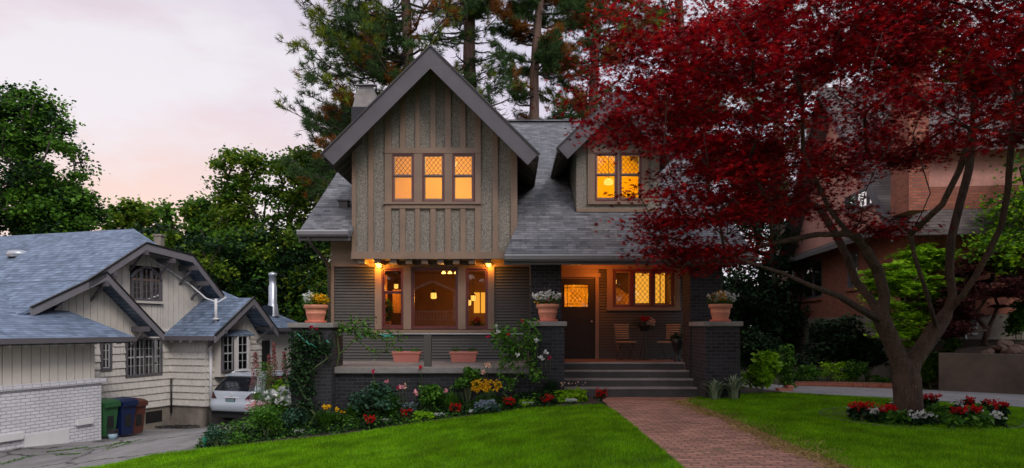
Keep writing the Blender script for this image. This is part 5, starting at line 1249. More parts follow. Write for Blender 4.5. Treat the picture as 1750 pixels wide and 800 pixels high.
# ================================================================== RED MAPLE in the right lawn
def red_maple():
    bpy.context.view_layer.update()
    base = gp(1557, 716); t = thing('maple_tree', 'large red japanese maple with forked trunk on the right lawn', 'tree', (base.x, base.y, 0))
    Yb = base.y
    def pt(px, py, Y): p = P_(px, py, Y); return np.array([p.x, p.y, p.z])
    nodes = [pt(1557, 728, Yb)]; par = [-1]
    def limb(start, pts):
        i = start
        for q in pts: nodes.append(pt(*q)); par.append(i); i = len(nodes) - 1
        return i
    f = limb(0, [(1555, 710, Yb), (1553, 695, Yb), (1551, 670, Yb), (1549, 643, Yb)])
    L1 = limb(f, [(1535, 612, Yb - .05), (1520, 575, Yb - .15), (1505, 542, Yb - .25)])
    a = limb(L1, [(1512, 505, Yb - .3), (1500, 462, Yb - .4), (1478, 425, Yb - .6), (1450, 398, Yb - .8), (1420, 362, Yb - 1.0), (1395, 310, Yb - 1.1), (1372, 262, Yb - 1.3)])
    limb(L1, [(1488, 512, Yb + .1), (1462, 480, Yb + .3), (1448, 440, Yb + .6), (1428, 400, Yb + .9), (1400, 355, Yb + 1.3), (1350, 310, Yb + 1.6)])
    limb(a - 3, [(1470, 380, Yb - .4), (1478, 330, Yb - .3), (1500, 280, Yb - .2), (1530, 235, Yb)])
    R1 = limb(f, [(1562, 618, Yb + .05), (1580, 590, Yb + .1), (1600, 562, Yb + .15), (1618, 535, Yb + .2)])
    b = limb(R1, [(1628, 505, Yb + .2), (1622, 462, Yb + .2), (1625, 410, Yb + .3), (1640, 350, Yb + .4), (1656, 290, Yb + .6), (1662, 220, Yb + .8), (1664, 140, Yb + 1.0), (1670, 50, Yb + 1.2)])
    c = limb(R1, [(1645, 505, Yb - .1), (1668, 470, Yb - .2), (1690, 430, Yb - .3), (1712, 385, Yb - .4), (1722, 330, Yb - .5), (1728, 250, Yb - .6), (1735, 160, Yb - .6), (1742, 60, Yb - .6)])
    limb(c - 7, [(1690, 440, Yb + .3), (1725, 410, Yb + .6), (1765, 370, Yb + .9), (1810, 330, Yb + 1.1)])
    d = limb(R1 - 1, [(1592, 530, Yb - .5), (1580, 490, Yb - .8), (1563, 440, Yb - 1.0), (1556, 400, Yb - 1.1)])
    limb(d, [(1530, 380, Yb - 1.3), (1490, 362, Yb - 1.5), (1440, 345, Yb - 1.8)]); limb(d, [(1575, 365, Yb - 1.2), (1590, 330, Yb - 1.3), (1575, 280, Yb - 1.5), (1560, 230, Yb - 1.6)])
    limb(d, [(1610, 350, Yb - 1.6), (1640, 290, Yb - 1.9), (1660, 220, Yb - 2.1)])
    r0 = np.random.default_rng(11); low = [(960, 170), (1000, 235), (1030, 320), (1060, 350), (1100, 400), (1150, 450), (1200, 452), (1290, 425), (1350, 370), (1420, 335), (1500, 320), (1600, 275), (1760, 250), (3000, 200)]
    lx = [q[0] for q in low]; ly = [q[1] for q in low]; tg = []
    cen = np.array([6.15, 11.4, 4.75]); rad = np.array([5.15, 3.7, 3.0])
    while len(tg) < 520:
        dd = r0.normal(size=3); dd /= np.linalg.norm(dd); q = r0.uniform(.28, 1) ** (1 / 2.2); p = cen + dd * q * rad
        if p[2] < 2.5 or p[1] < 7.6: continue
        px = CX + FPX * p[0] / p[1]; py = HY - FPX * (p[2] - EYE) / p[1]
        if py > np.interp(px, lx, ly) - 12 or px < 985 or (px < 1010 and py > 200) or (px < 1128 and 246 < py < 362) or (px < 1085 and py > 345) or (px < 1042 and py > 225): continue
        tg.append(p)
    for q in ((1108, 405, 11.2), (1120, 430, 11.0), (1140, 455, 11.4), (1180, 455, 11.0), (1105, 372, 10.6), (1130, 400, 10.8), (1020, 205, 11.3), (1000, 170, 11.5), (1045, 235, 10.8), (1070, 240, 11.2), (1130, 375, 10.4), (1240, 440, 10.8), (1035, 60, 11.2), (1015, 110, 11.4), (1050, 20, 11.0), (1090, 330, 11), (1490, 388, 10.6), (1515, 392, 10.8), (1460, 378, 11.0), (1545, 385, 10.5), (1385, 352, 11.2), (1430, 360, 10.8), (1160, 420, 11.8), (1220, 425, 11.6)): tg.append(pt(*q))
    n2, p2, tips = grow(nodes, par, tg, step=.5, jit=.09, pull=.12, seed=3)
    mb = MB(); th = MB(); rad_ = skeleton_mesh(mb, n2, p2, .005, .220, .80, 6, thick=th)
    mb.tube([pt(1506, 548, Yb - .25), pt(1470, 528, Yb - .5), pt(1432, 505, Yb - .9), pt(1385, 488, Yb - 1.2), pt(1335, 466, Yb - 1.4), pt(1290, 452, Yb - 1.5), pt(1262, 440, Yb - 1.5)], [.07, .055, .045, .036, .026, .016, .01], 10)
    # the thick limbs are welded into one skin so that forks flow into each other
    tr = th.build('trunk', M['bark'], t, smooth=True)
    md = tr.modifiers.new('weld', 'REMESH'); md.mode = 'VOXEL'; md.voxel_size = .022; m2 = tr.modifiers.new('even', 'SMOOTH'); m2.iterations = 16; m2.factor = .5
    dg = bpy.context.evaluated_depsgraph_get(); me2 = bpy.data.meshes.new_from_object(tr.evaluated_get(dg)); tr.modifiers.clear(); tr.data = me2
    if not me2.materials: me2.materials.append(M['bark'])
    me2.polygons.foreach_set('use_smooth', [True] * len(me2.polygons))
    mb.build('branches', M['bark'], t, smooth=True, recalc=False)
    T = np.array([n2[i] for i in tips]); out = T - cen; out[:, 2] = 0; out /= np.linalg.norm(out, axis=1)[:, None] + 1e-6
    n = 92000; idx = r0.integers(len(T), size=n); along = r0.uniform(-.55, .30, n); sd = r0.normal(size=(n, 3)) * np.array([.23, .23, .055])
    P = T[idx] + out[idx] * along[:, None] + sd; P[:, 2] -= .10 * (along + .2) + .06 * np.abs(sd[:, 0]) * 4 * .5
    px = CX + FPX * P[:, 0] / P[:, 1]
    V, F = leaf_arrays(P, .074, 'maple7', up=.50, dirs=out[idx], dirw=.55, droop=.35, svar=.3, bend=.2); np_mesh('crown', V, F, M['leaf_red'], t)
    return t
red_maple()
# ================================================================== PONDEROSA PINES behind the house
def pine(px, Y, wpx, label, tiers, seed, lo, hi, mats, dead=0, topz=24, lean=0, ntuft=900, reach=4.0, side=None, brown=0.0):
    r0 = np.random.default_rng(seed); x = X_(px, Y); gz0 = ground_z(x, Y) - .1; w = wpx / FPX * Y / 2
    t = thing('pine_tree', label, 'tree', (x, Y, gz0), 'pines behind the house'); mb = MB(); k = 14; zz = np.linspace(gz0, topz, k)
    pts = [(x + lean * (z - gz0) / 20 + .10 * math.sin(z * .6 + seed), Y + .1 * math.cos(z * .5), z) for z in zz]
    mb.tube(pts, [w * (1.25 - .85 * i / (k - 1)) if i else w * 1.5 for i in range(k)], 14); mb.build('trunk', M['bark_pine'], t, smooth=True, recalc=False)
    tp = []; td = []; mb = MB()
    def tx(z): return np.interp(z, zz, [p[0] for p in pts])
    for b in range(tiers + dead):
        isd = b >= tiers; z = r0.uniform(lo if not isd else 7.5, hi if not isd else 17)
        a = r0.uniform(0, 2 * math.pi)
        if side is not None and r0.random() < .6: a = side + r0.normal() * .7
        L = reach * r0.uniform(.45, 1.05) * (1 if not isd else .6) * (1 - .35 * max(0, (z - 14) / 12))
        d = np.array([math.cos(a), math.sin(a), r0.uniform(-.15, .25)]); p0 = np.array([tx(z), Y, z]); n = 7; br = [p0]
        for j in range(1, n + 1):
            s = j / n; br.append(p0 + d * L * s + np.array([0, 0, -.32 * L * s * (1 - s) + .22 * L * s * s * (0 if isd else 1)]) + r0.normal(size=3) * .06 * L * .25)
        mb.tube(br, [.055 * (1 - .8 * s / n) + .008 for s in range(n + 1)], 5, cap=False)
        for j in range(2, n + 1):
            for q in range(3 if not isd else 2):
                aa = a + r0.choice([-1, 1]) * r0.uniform(.4, 1.3); l2 = L * r0.uniform(.10, .28); dd = np.array([math.cos(aa), math.sin(aa), r0.uniform(-.3, .55)]); e = br[j] + dd * l2
                mid = br[j] + dd * l2 * .5 + np.array([0, 0, -.06])
                mb.tube([br[j], mid, e], [.018, .012, .007], 4, cap=False)
                if not isd:
                    for w_ in range(4):
                        s = r0.uniform(.3, 1.05); tp.append(br[j] + (e - br[j]) * s + r0.normal(size=3) * .11); td.append(dd + r0.normal(size=3) * .5 + np.array([0, 0, .3]))
    mb.build('branches', M['bark_dark'], t, smooth=True, recalc=False)
    if tp:
        P = np.array(tp); D = np.array(td); D /= np.linalg.norm(D, axis=1)[:, None]; sel = r0.integers(len(mats), size=len(P))
        # neighbouring tufts share a colour: pick by branch-sized cells
        cell = (np.floor(P[:, 0] / 1.1) * 7 + np.floor(P[:, 2] / 1.0) * 13 + np.floor(P[:, 1] / 1.6) * 5).astype(int) + seed; sel = (cell * 2654435761 % 97) % len(mats)
        for mi, mn in enumerate(mats):
            q = sel == mi
            if q.any(): V, F = tuft_arrays(P[q], D[q], .30, 24, .012); np_mesh('needles', V, F, M[mn], t)
    return t
LN = math.pi
pine(697, 31, 24, 'pine left of the house gable peak, its boughs reaching far over the chimney', 120, 1, 6.2, 20, ['needle', 'needle', 'needle_lt', 'needle', 'needle_lt', 'needle', 'needle_brown', 'needle'], 6, reach=4.7, side=LN)
pine(805, 33, 29, 'tall bare trunked pine right of the gable peak with dead lower branches', 14, 2, 16.0, 21, ['needle', 'needle_brown'], 44, reach=3.2)
pine(897, 31, 20, 'pine with green needles above the roof ridge left of the small dormer', 58, 3, 8.5, 20, ['needle', 'needle', 'needle_brown', 'needle'], 16, reach=3.0, lean=.8)
pine(1017, 33, 20, 'pine with orange brown needles behind the small dormer', 52, 4, 9.0, 21, ['needle_brown', 'needle', 'needle_brown', 'needle_lt'], 12, reach=3.2)
pine(1160, 35, 22, 'pine seen through the upper left leaves of the red maple', 50, 5, 9.0, 21, ['needle', 'needle_brown', 'needle'], 4, reach=3.6)
pine(1330, 36, 22, 'pine seen through the middle of the red maple crown', 50, 6, 6.0, 21, ['needle', 'needle', 'needle_brown'], 4, reach=3.8)
pine(600, 36, 16, 'slender pine standing behind the chimney', 60, 8, 5.0, 12.5, ['needle', 'needle'], 2, topz=13.5, reach=2.5)
# ================================================================== BROADLEAF TREES
def cr(px, py, Y, rx, ry, rz): p = P_(px, py, Y); return (tuple(p), (rx, ry, rz))
tree('broadleaf_tree', 'big green maple rising behind the left end of the bungalow roof', 'tree', (X_(10, 38), 38, -2), [cr(20, 300, 38, 4.4, 3.5, 4.2), cr(-40, 260, 38, 4.5, 3.5, 4), cr(75, 350, 37, 2.6, 2.2, 2.2), cr(35, 205, 38, 2.2, 2, 2.0), cr(110, 385, 37, 2.0, 2.0, 1.6)], 330, 44000, .20, 'leaf_green', r_root=.4, seed=21, clump=.75, mats=['leaf_green', 'leaf_dark', 'leaf_green'])
tree('broadleaf_tree', 'distant thin topped tree peeping over the middle of the bungalow ridge', 'tree', (X_(235, 46), 46, -2), [cr(225, 395, 46, 2.2, 2, 1.7), cr(270, 385, 46, 1.4, 1.4, 1.4), cr(190, 400, 46, 1.2, 1.2, 1.2), cr(235, 360, 46, .7, .7, .6)], 70, 4500, .26, 'leaf_warm', r_root=.2, seed=22, clump=.6)
tree('broadleaf_tree', 'round green tree behind the right end of the bungalow ridge', 'tree', (X_(330, 38), 38, -2), [cr(335, 400, 38, 2.2, 2, 2.0), cr(365, 370, 38, 1.6, 1.5, 1.2), cr(310, 440, 38, 1.8, 1.8, 1.8)], 110, 9000, .24, 'leaf_warm', r_root=.25, seed=23, clump=.65, mats=['leaf_warm', 'leaf_green'])
tree('broadleaf_tree', 'tall airy tree with two leafy tops between the two houses', 'tree', (X_(455, 36), 36, -2), [cr(415, 300, 36, 1.7, 1.5, 1.6), cr(450, 370, 36, 2.6, 2, 2.0), cr(510, 310, 36, 1.6, 1.4, 1.6), cr(520, 380, 36, 1.8, 1.6, 2.2), cr(400, 400, 36, 1.8, 1.6, 1.6), cr(535, 285, 36, .7, .8, .8)], 240, 24000, .18, 'leaf_warm', r_root=.28, seed=24, clump=.55, mats=['leaf_warm', 'leaf_green', 'leaf_warm'])
tree('broadleaf_tree', 'dark bushy tree filling the gap behind the flue of the bungalow', 'tree', (X_(470, 33), 33, -2), [cr(400, 455, 33, 2.2, 2, 1.8), cr(480, 460, 33, 2.4, 2, 1.9), cr(545, 470, 33, 2.2, 2, 2.3), cr(540, 560, 32, 1.6, 1.6, 2.0), cr(440, 520, 34, 3.0, 2, 1.6)], 220, 32000, .19, 'leaf_dark', r_root=.3, seed=25, clump=.8, mats=['leaf_dark', 'leaf_green', 'leaf_warm', 'leaf_dark'])
tree('broadleaf_tree', 'green tree behind the bungalow roof left of its arched attic gable', 'tree', (X_(265, 42), 42, -2), [cr(250, 430, 40, 3.5, 2, 1.6), cr(320, 460, 38, 3.0, 2, 2.0)], 90, 7000, .26, 'leaf_dark', r_root=.25, seed=26, clump=.8)
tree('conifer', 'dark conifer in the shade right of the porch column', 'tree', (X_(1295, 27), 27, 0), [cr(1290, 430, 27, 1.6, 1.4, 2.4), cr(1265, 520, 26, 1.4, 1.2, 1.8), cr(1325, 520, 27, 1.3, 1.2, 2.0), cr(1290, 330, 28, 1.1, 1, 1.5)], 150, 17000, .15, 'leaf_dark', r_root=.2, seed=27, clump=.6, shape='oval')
tree('broadleaf_tree', 'shaded green tree behind the brick house chimney', 'tree', (X_(1640, 34), 34, 0), [cr(1640, 230, 34, 4, 2, 3), cr(1720, 330, 32, 3, 2, 3), cr(1600, 130, 34, 3, 2, 2.4)], 110, 8000, .28, 'leaf_green', r_root=.3, seed=28, clump=.9)
tree('broadleaf_tree', 'bright green tree at the far right beyond the red maple limbs', 'tree', (X_(1790, 16.9), 16.9, 0), [cr(1752, 370, 16.8, .75, .7, .7), cr(1715, 430, 16.6, .4, .5, .35), cr(1795, 310, 17, .9, .9, .9)], 80, 6500, .10, 'leaf_mid', r_root=.12, seed=29, clump=.5, mats=['leaf_mid', 'leaf_lime'])
tree('japanese_maple', 'lime green japanese maple in front of the brick house', 'tree', (X_(1565, 17.6), 17.6, 0), [cr(1565, 475, 17.4, 1.15, .8, .55), cr(1525, 505, 17.2, .75, .6, .6), cr(1600, 520, 17.4, .7, .6, .5), cr(1580, 440, 17.6, .6, .5, .35), cr(1545, 560, 17.2, .6, .5, .4)], 150, 15000, .085, 'leaf_lime', 'bark', r_root=.07, seed=30, clump=.30, sq=.35, shape='maple', flat=.7, up=.6)
tree('laceleaf_maple', 'weeping dark purple laceleaf maple above the retaining wall', 'tree', (X_(1690, 16.9), 16.9, .85), [cr(1690, 480, 16.7, 1.05, .8, .45), cr(1720, 445, 16.7, .9, .7, .35), cr(1640, 520, 16.6, .55, .6, .38), cr(1750, 500, 16.7, .9, .7, .6), cr(1620, 560, 16.5, .3, .4, .25)], 170, 17000, .075, 'leaf_purple', 'bark', r_root=.07, seed=31, clump=.28, sq=.35, shape='maple7', flat=.6, up=.5, droop=.6)
# distant tree belt on the horizon behind everything
def belt(name, label, xs, Y, zlo, zhi, n, mat, sz, seed):
    r0 = np.random.default_rng(seed); x = r0.uniform(xs[0], xs[1], n); top = zhi * (.75 + .25 * np.sin(x * .35 + seed) * np.cos(x * .13)); z = zlo + (top - zlo) * r0.random(n) ** .8; P = np.column_stack([x, Y + r0.normal(size=n) * 2.2, z])
    V, F = leaf_arrays(P, sz, 'broad', up=.3); o = np_mesh(name, V, F, M[mat]); return tag(o, label, 'trees', kind='stuff')
belt('distant_woods', 'dark far off woods closing the view behind the houses', (-60, 70), 58, -3, 9.0, 26000, 'leaf_dark', .75, 1)
belt('hedge', 'dark hedge behind the gap between the two houses', (-22, -4), 40, -3, 4.5, 9000, 'leaf_dark', .4, 3)
belt('hedge', 'dark shrubbery beside the far end of the main house', (5.5, 13), 31, -.5, 4.5, 9000, 'leaf_dark', .28, 4)

# ================================================================== ACROSS THE STREET (seen only in the window glass, and it shades the front yards; unseen trees added at right for more shade)
belt('street_woods', 'dark trees across the street, mirrored in the front windows', (-60, 60), -52, -3, 15.0, 16000, 'leaf_dark', 1.0, 7)
for i, (x, y, c) in enumerate(((11.5, -1.5, [((8.5, 1.5, 8.6), (4.0, 3.6, 2.0)), ((12.5, 3.5, 9.0), (4.0, 3.6, 2.2)), ((9.0, -4.0, 8.0), (4.5, 3, 3))]), (19.0, 4.0, [((19, 4, 7.0), (3.6, 3.6, 3.4)), ((17, 6, 8.5), (3, 3, 2.6))]))):
    tree('street_tree', ['spreading green street tree standing behind the viewer at the right', 'green street tree beyond the right edge of the view'][i], 'tree', (x, y, 0), c, 200, 11500, .40, 'leaf_green', r_root=.3, seed=40 + i, clump=1.0, trunk_h=.75)  # out of view, added to shade the right lawn
xh = thing('street_house', 'brown gabled bungalow with white porch balustrade across the street, mirrored in the wide window', 'house', (-6.8, -26, 0))
M['brown_clap'] = paint('brown_clapboard', (.16, .075, .04), .7, .15)
mb = MB(); mb.box(-13.5, -1.0, -34, -27, -1, 4.2); mb.prism([(-13.5, -27, 4.2), (-1, -27, 4.2), (-7.2, -27, 7.0)], (0, -7, 0)); mb.build('wall', M['brown_clap'], xh)
mb = MB(); mb.prism([(-14, -26.6, 4.05), (-7.2, -26.6, 7.2), (-7.2, -34.4, 7.2), (-14, -34.4, 4.05)], (0, 0, .15)); mb.prism([(-.5, -26.6, 4.05), (-7.2, -26.6, 7.2), (-7.2, -34.4, 7.2), (-.5, -34.4, 4.05)], (0, 0, .15))
for s in (-1, 1): mb.prism([(-6.8, -24.6, 5.4), (-6.8 + s * 2.1, -24.6, 4.5), (-6.8 + s * 2.1, -27, 4.5), (-6.8, -27, 5.4)], (0, 0, .12))
mb.build('roof', M['shingle'], xh)
for s in (-1, 1): mb = MB(); mb.prism([(-6.8, -24.55, 5.55), (-6.8 + s * 2.15, -24.55, 4.63), (-6.8 + s * 2.15, -24.55, 4.45), (-6.8, -24.55, 5.36)], (0, -.05, 0)); mb.build('rake_board', M['white_paint'], xh); mb = MB(); mb.box(-6.8 + s * 1.9 - .12, -6.8 + s * 1.9 + .12, -25, -24.75, 0, 4.5); mb.build('porch_post', M['white_paint'], xh)
mb = MB(); mb.box(-8.7, -4.9, -24.9, -24.8, 2.85, 2.95); mb.box(-8.7, -4.9, -24.9, -24.8, 2.15, 2.22)
for k in range(14): mb.lathe([(.03, 0), (.06, .25), (.03, .45), (.04, .63)], (-8.5 + k * .26, -24.85, 2.22), 8)
mb.build('balustrade', M['white_paint'], xh); mb = MB(); mb.box(-8.8, -4.8, -27, -24.6, -1, 2.1); mb.build('porch_deck', M['found'], xh)
mb = MB(); mb.box(-7.9, -6.9, -26.99, -26.95, 2.1, 4.2); mb.build('door', M['black_metal'], xh)
for s in (-11.5, -4.5): mb = MB(); mb.box(s, s + 1.6, -26.99, -26.94, 1.8, 3.4); mb.build('window', M['black_metal'], xh)
# ================================================================== GARDEN PLANTS
def rosette(P, size, petals=7):
    """blooms: little bowls of petals at each point"""
    P = np.repeat(np.asarray(P, float), petals, axis=0); return leaf_arrays(P + rng.normal(size=P.shape) * size * .12, size, 'petal', up=.35, bend=-.5)
def shrub(name, label, cat_, p, w, h, mat, n, leaf=.06, shape='oval', group=None, blooms=None, clumps=9, up=.35, stems=True, seed=None, taper=.0, droop=0, base=0.0):
    """p ground point; w width; h height; blooms: (count, size, material, zone low..high, name)"""
    p = Vector(p); t = thing(name, label, cat_, p, group); r0 = np.random.default_rng(seed if seed is not None else int(abs(p.x * 971 + p.y * 113)) % 9999)
    C_ = []
    for k in range(clumps):
        a = r0.uniform(0, 6.283); q = math.sqrt(r0.random()); z = base + (h - base) * (.25 + .6 * r0.random()) ; rr = (w / 2) * (.72 if z < h * .6 else .55 - taper * .3) * q
        C_.append((p.x + rr * math.cos(a), p.y + rr * math.sin(a) * .8, p.z + z, r0.uniform(.55, 1.1)))
    n = int(n * 1.45); C_ = np.array(C_); idx = r0.integers(len(C_), size=n); sd = r0.normal(size=(n, 3)); sd /= np.linalg.norm(sd, axis=1)[:, None]; sd *= r0.uniform(.45, 1.05, (n, 1))
    P = C_[idx, :3] + sd * C_[idx, 3:4] * np.array([w * .20, w * .18, (h - base) * .20]); P[:, 2] = np.clip(P[:, 2], p.z + .02, p.z + h * 1.1)
    leaves('foliage', P, leaf, M[mat], t, shape, up=up, droop=droop)
    if stems:
        mb = MB()
        for k in range(min(clumps, 9)): c = C_[k]; mb.tube([p + Vector((0, 0, -.02)), ((p.x + c[0]) / 2, (p.y + c[1]) / 2, p.z + (c[2] - p.z) * .6), tuple(c[:3])], [.010, .007, .004], 5)
        mb.build('stem', M['stem'], t)
    if blooms:
        for (cnt, bs, bm_, lo, hi, nm) in blooms:
            q = C_[r0.integers(len(C_), size=cnt), :3]; a = r0.uniform(0, 6.283, cnt); rr = w * .5 * np.sqrt(r0.random(cnt)) * (1 if hi <= 1.02 else .8)
            z = p.z + h * (lo + (hi - lo) * r0.random(cnt)); B = np.column_stack([p.x + rr * np.cos(a), p.y + rr * np.sin(a) * .8 - w * .08, z])
            V, F = rosette(B, bs); np_mesh(nm, V, F, M[bm_], t)
    return t
def rose_bloom(t, px, py, Y, r, mat, label=None):
    c = P_(px, py, Y); off = wloc(t); B = ball_pts(16, c, r * .55); V, F = leaf_arrays(B, r * 1.0, 'broad', up=.2, bend=-.4); o = np_mesh('bloom', V, F, M[mat], t)
    mb = MB(); mb.tube([c, c + Vector((.02, .10, -.35))], .006, 5); st = mb.build('stem', M['stem'], o); st.location = -o.location
    if label: o['label'] = label
    return o
# front row along the lawn, left to right
fr = [(469, 748, 'red'), (512, 745, 'white'), (632, 733, 'red'), (661, 726, 'white'), (696, 721, 'red'), (751, 716, 'white'), (778, 712, 'red'), (808, 711, 'whites'), (870, 701, 'red'), (903, 697, 'white'), (935, 696, 'red'), (976, 692, 'white'), (1028, 690, 'red')]
reds = ['leftmost red begonia of the bed, left of the white alyssum near the lawn edge', 'red begonia right of the yellow daylily, left of a white alyssum', 'red begonia left of the small lime mound under the ledge', 'red begonia between a white alyssum and the lavender aster', 'red begonia just right of the lavender aster', 'red begonia left of the lime leaved shrub by the steps', 'red begonia alone at the corner of lawn and brick path']
whites = ['leftmost low white alyssum at the lawn edge', 'low white alyssum right of the red begonia near the yellow daylily', 'low white alyssum between two red begonias under the ledge', 'small white alyssum tucked left of the lavender aster', 'low white alyssum left of the last begonia before the lime shrub', 'low white alyssum in front of the lime leaved shrub by the steps']
ir = iw = 0
for px, py, k in fr:
    g = gp(px, py); s = g.y / FPX
    if k == 'red':
        shrub('begonia', reds[ir], 'begonia', g, 25 * s, (20 if px != 1028 else 24) * s, 'leaf_dark', 160, .05, 'broad', 'red begonias along the lawn edge', [(46, .026, 'b_red', .45, 1.1, 'blossoms')], 8); ir += 1
    else:
        w = 25 if k == 'white' else 15
        shrub('alyssum', whites[iw], 'alyssum', g, w * s, 9 * s, 'leaf_mid', 130, .03, 'oval', 'white alyssum along the lawn edge', [(130 if w == 25 else 70, .014, 'b_white', .7, 1.15, 'blossoms')], 9); iw += 1
def at(px, Y): x = X_(px, Y); return Vector((x, Y, ground_z(x, Y)))
def hh(py, Y, p): return Z_(py, Y) - p.z
def bedplant(px, Y, top, wpx, **k):
    p = at(px, Y); return dict(p=p, w=wpx * Y / FPX, h=hh(top, Y, p))
def S(px, Y, top, wpx, name, label, cat_, mat, n, **k):
    q = bedplant(px, Y, top, wpx); return shrub(name, label, cat_, q['p'], q['w'], q['h'], mat, n, **k)
S(830, 13.4, 686, 58, 'aster', 'lavender blue aster mound left of a red begonia', 'aster', 'leaf_blue', 520, leaf=.05, blooms=[(120, .022, 'b_lav', .5, 1.1, 'blossoms')])
S(724, 13.5, 702, 48, 'lime_mound', 'small yellow green leafy mound between red begonia and white alyssum', 'plant', 'leaf_lime', 420, leaf=.05)
S(898, 13.7, 683, 34, 'lime_mound', 'little lime tuft left of the red begonia by the brick path', 'plant', 'leaf_lime', 260, leaf=.05)
S(978, 13.8, 662, 66, 'lime_shrub', 'lime leaved shrub in front of the stone steps', 'shrub', 'leaf_lime', 620, leaf=.085, shape='broad', blooms=[(14, .02, 'b_peach', 1.1, 1.35, 'blossoms')])
S(700, 13.9, 690, 40, 'aster', 'low dusty lavender aster behind the red begonia beneath the ledge', 'aster', 'leaf_blue', 260, leaf=.05, blooms=[(40, .02, 'b_lav', .6, 1.1, 'blossoms')])
S(590, 13.7, 705, 44, 'lime_mound', 'green ground cover left of the second red begonia', 'plant', 'leaf_mid', 300, leaf=.05)
# grassy / strappy plants
def tuft(px, Y, top, wpx, label, mat='leaf_mid', n=260, name='ornamental_grass', cat_='plant', width=.5, blooms=None):
    p = at(px, Y); h = hh(top, Y, p); w = wpx * Y / FPX; t = thing(name, label, cat_, p); r0 = np.random.default_rng(px); V = []; Fc = []; k = 0
    for i in range(n):
        a = r0.uniform(0, 6.283); rr = w * .5 * r0.uniform(.15, 1); hgt = h * r0.uniform(.6, 1.1); b = Vector((p.x + .3 * rr * math.cos(a) * r0.random(), p.y + .3 * rr * math.sin(a) * r0.random(), p.z)); pr = Vector((-math.sin(a), math.cos(a), 0)) * (.010 * width)
        for j in range(5):
            s = j / 4; c = b + Vector((math.cos(a) * rr * s ** 1.7, math.sin(a) * rr * s ** 1.7, hgt * (1 - (1 - s) ** 2) * (1 - .22 * s * s * (rr / w * 2)))); ww = 1 - .85 * s
            V += [tuple(c - pr * ww), tuple(c + pr * ww)]
            if j: Fc.append((k + 2 * j - 2, k + 2 * j - 1, k + 2 * j + 1, k + 2 * j))
        k += 10
    np_mesh('foliage', np.array(V), np.array(Fc), M[mat], t)
    for (bx, by, bm_, rr_) in blooms or []: rose_bloom(t, bx, by, Y - .1, rr_, bm_)
    return t
tuft(558, 13.7, 700, 64, 'fine leaved daylily clump with orange yellow flowers', 'leaf_mid', 420, 'daylily', 'daylily', 1.0, [(556, 697, 'b_yellow', .06), (562, 695, 'b_yellow', .05), (575, 701, 'b_yellow', .05), (586, 705, 'b_yellow', .05)])
tuft(942, 14.2, 648, 52, 'dark fine bladed grass tuft beside the left stone pedestal', 'leaf_dark', 420, width=.6)
tuft(668, 14.0, 672, 58, 'tall green feathery clump below the left end of the ledge', 'leaf_mid', 380, 'fern', 'fern', 1.4)
tuft(522, 13.9, 690, 46, 'dark fern left of the daylily', 'leaf_blue', 300, 'fern', 'fern', 1.8)
tuft(604, 14.0, 690, 40, 'green fern between daylily and feathery clump', 'leaf_mid', 280, 'fern', 'fern', 1.6)
tuft(770, 14.0, 668, 60, 'grassy green clump left of the yellow coreopsis', 'leaf_mid', 420, width=1.0)
t = S(832, 13.95, 655, 66, 'coreopsis', 'yellow flowering coreopsis below the right end of the ledge', 'coreopsis', 'leaf_mid', 900, leaf=.05, shape='blade', blooms=[(120, .034, 'b_yellow', .72, 1.12, 'blossoms')], droop=-.6)
bx = rng.uniform(-6.3, .9, 14000); by = 13.25 + rng.random(14000) * 1.0; fr_y = np.interp(bx, [q[0] for q in bed_front], [q[1] for q in bed_front]); by = fr_y + .12 + rng.random(14000) ** .7 * (14.25 - fr_y); bz = gz(bx, by) + (.03 + rng.random(14000) * .30 * (by - fr_y))
bx2 = rng.uniform(-6.2, -4.3, 3500); by2 = rng.uniform(14.2, 16.5, 3500); bz2 = gz(bx2, by2) + rng.random(3500) * .35
P = np.column_stack([np.concatenate([bx, bx2]), np.concatenate([by, by2]), np.concatenate([bz, bz2])]); V, F = leaf_arrays(P, .055, 'broad', up=.45); hf = (len(P) // 2) * 4; tag(np_mesh('ground_cover', V[hf:], F[len(P) // 2:] - hf, M['leaf_mid']), 'mid green leafy ground cover between the flowers of the bed', 'ground cover', kind='stuff'); tag(np_mesh('ground_cover', V[:hf], F[:len(P) // 2], M['leaf_dark']), 'low dark green ground cover filling the flower bed below the ledge', 'ground cover', kind='stuff')
# roses in front of the ledge
S(640, 14.05, 652, 110, 'rose_bush', 'dark rose bush with blue green leaves at the left of the ledge wall', 'rose', 'leaf_blue', 900, leaf=.07, shape='broad', clumps=16, base=.2)
t = S(735, 14.05, 655, 70, 'rose_bush', 'rose bush with pink blooms under the middle of the ledge', 'rose', 'leaf_mid', 650, leaf=.06, shape='broad', clumps=14, base=.15)
for a in ((709, 672, .055, 'b_pink'), (762, 669, .05, 'b_pink'), (687, 663, .06, 'b_pink'), (693, 659, .05, 'b_peach'), (681, 662, .045, 'b_magenta')): rose_bloom(t, a[0], a[1], 13.9, a[2], a[3])
t = S(645, 14.1, 645, 30, 'rose_bush', 'thin rose with magenta bloom rising over the left of the ledge', 'rose', 'leaf_mid', 130, leaf=.055, shape='broad', clumps=6)
rose_bloom(t, 638, 636, 14.0, .055, 'b_magenta'); rose_bloom(t, 661, 653, 14, .05, 'b_pink')
t = S(720, 14.15, 636, 20, 'rose_bush', 'slim rose with one dark red bloom against the ledge', 'rose', 'leaf_dark', 90, leaf=.05, clumps=5); rose_bloom(t, 719, 629, 14.1, .055, 'b_red')
t = S(800, 14.1, 622, 60, 'rose_bush', 'tall rose with pale peach blooms left of the climbing rose', 'rose', 'leaf_mid', 420, leaf=.065, shape='broad', clumps=12, base=.35)
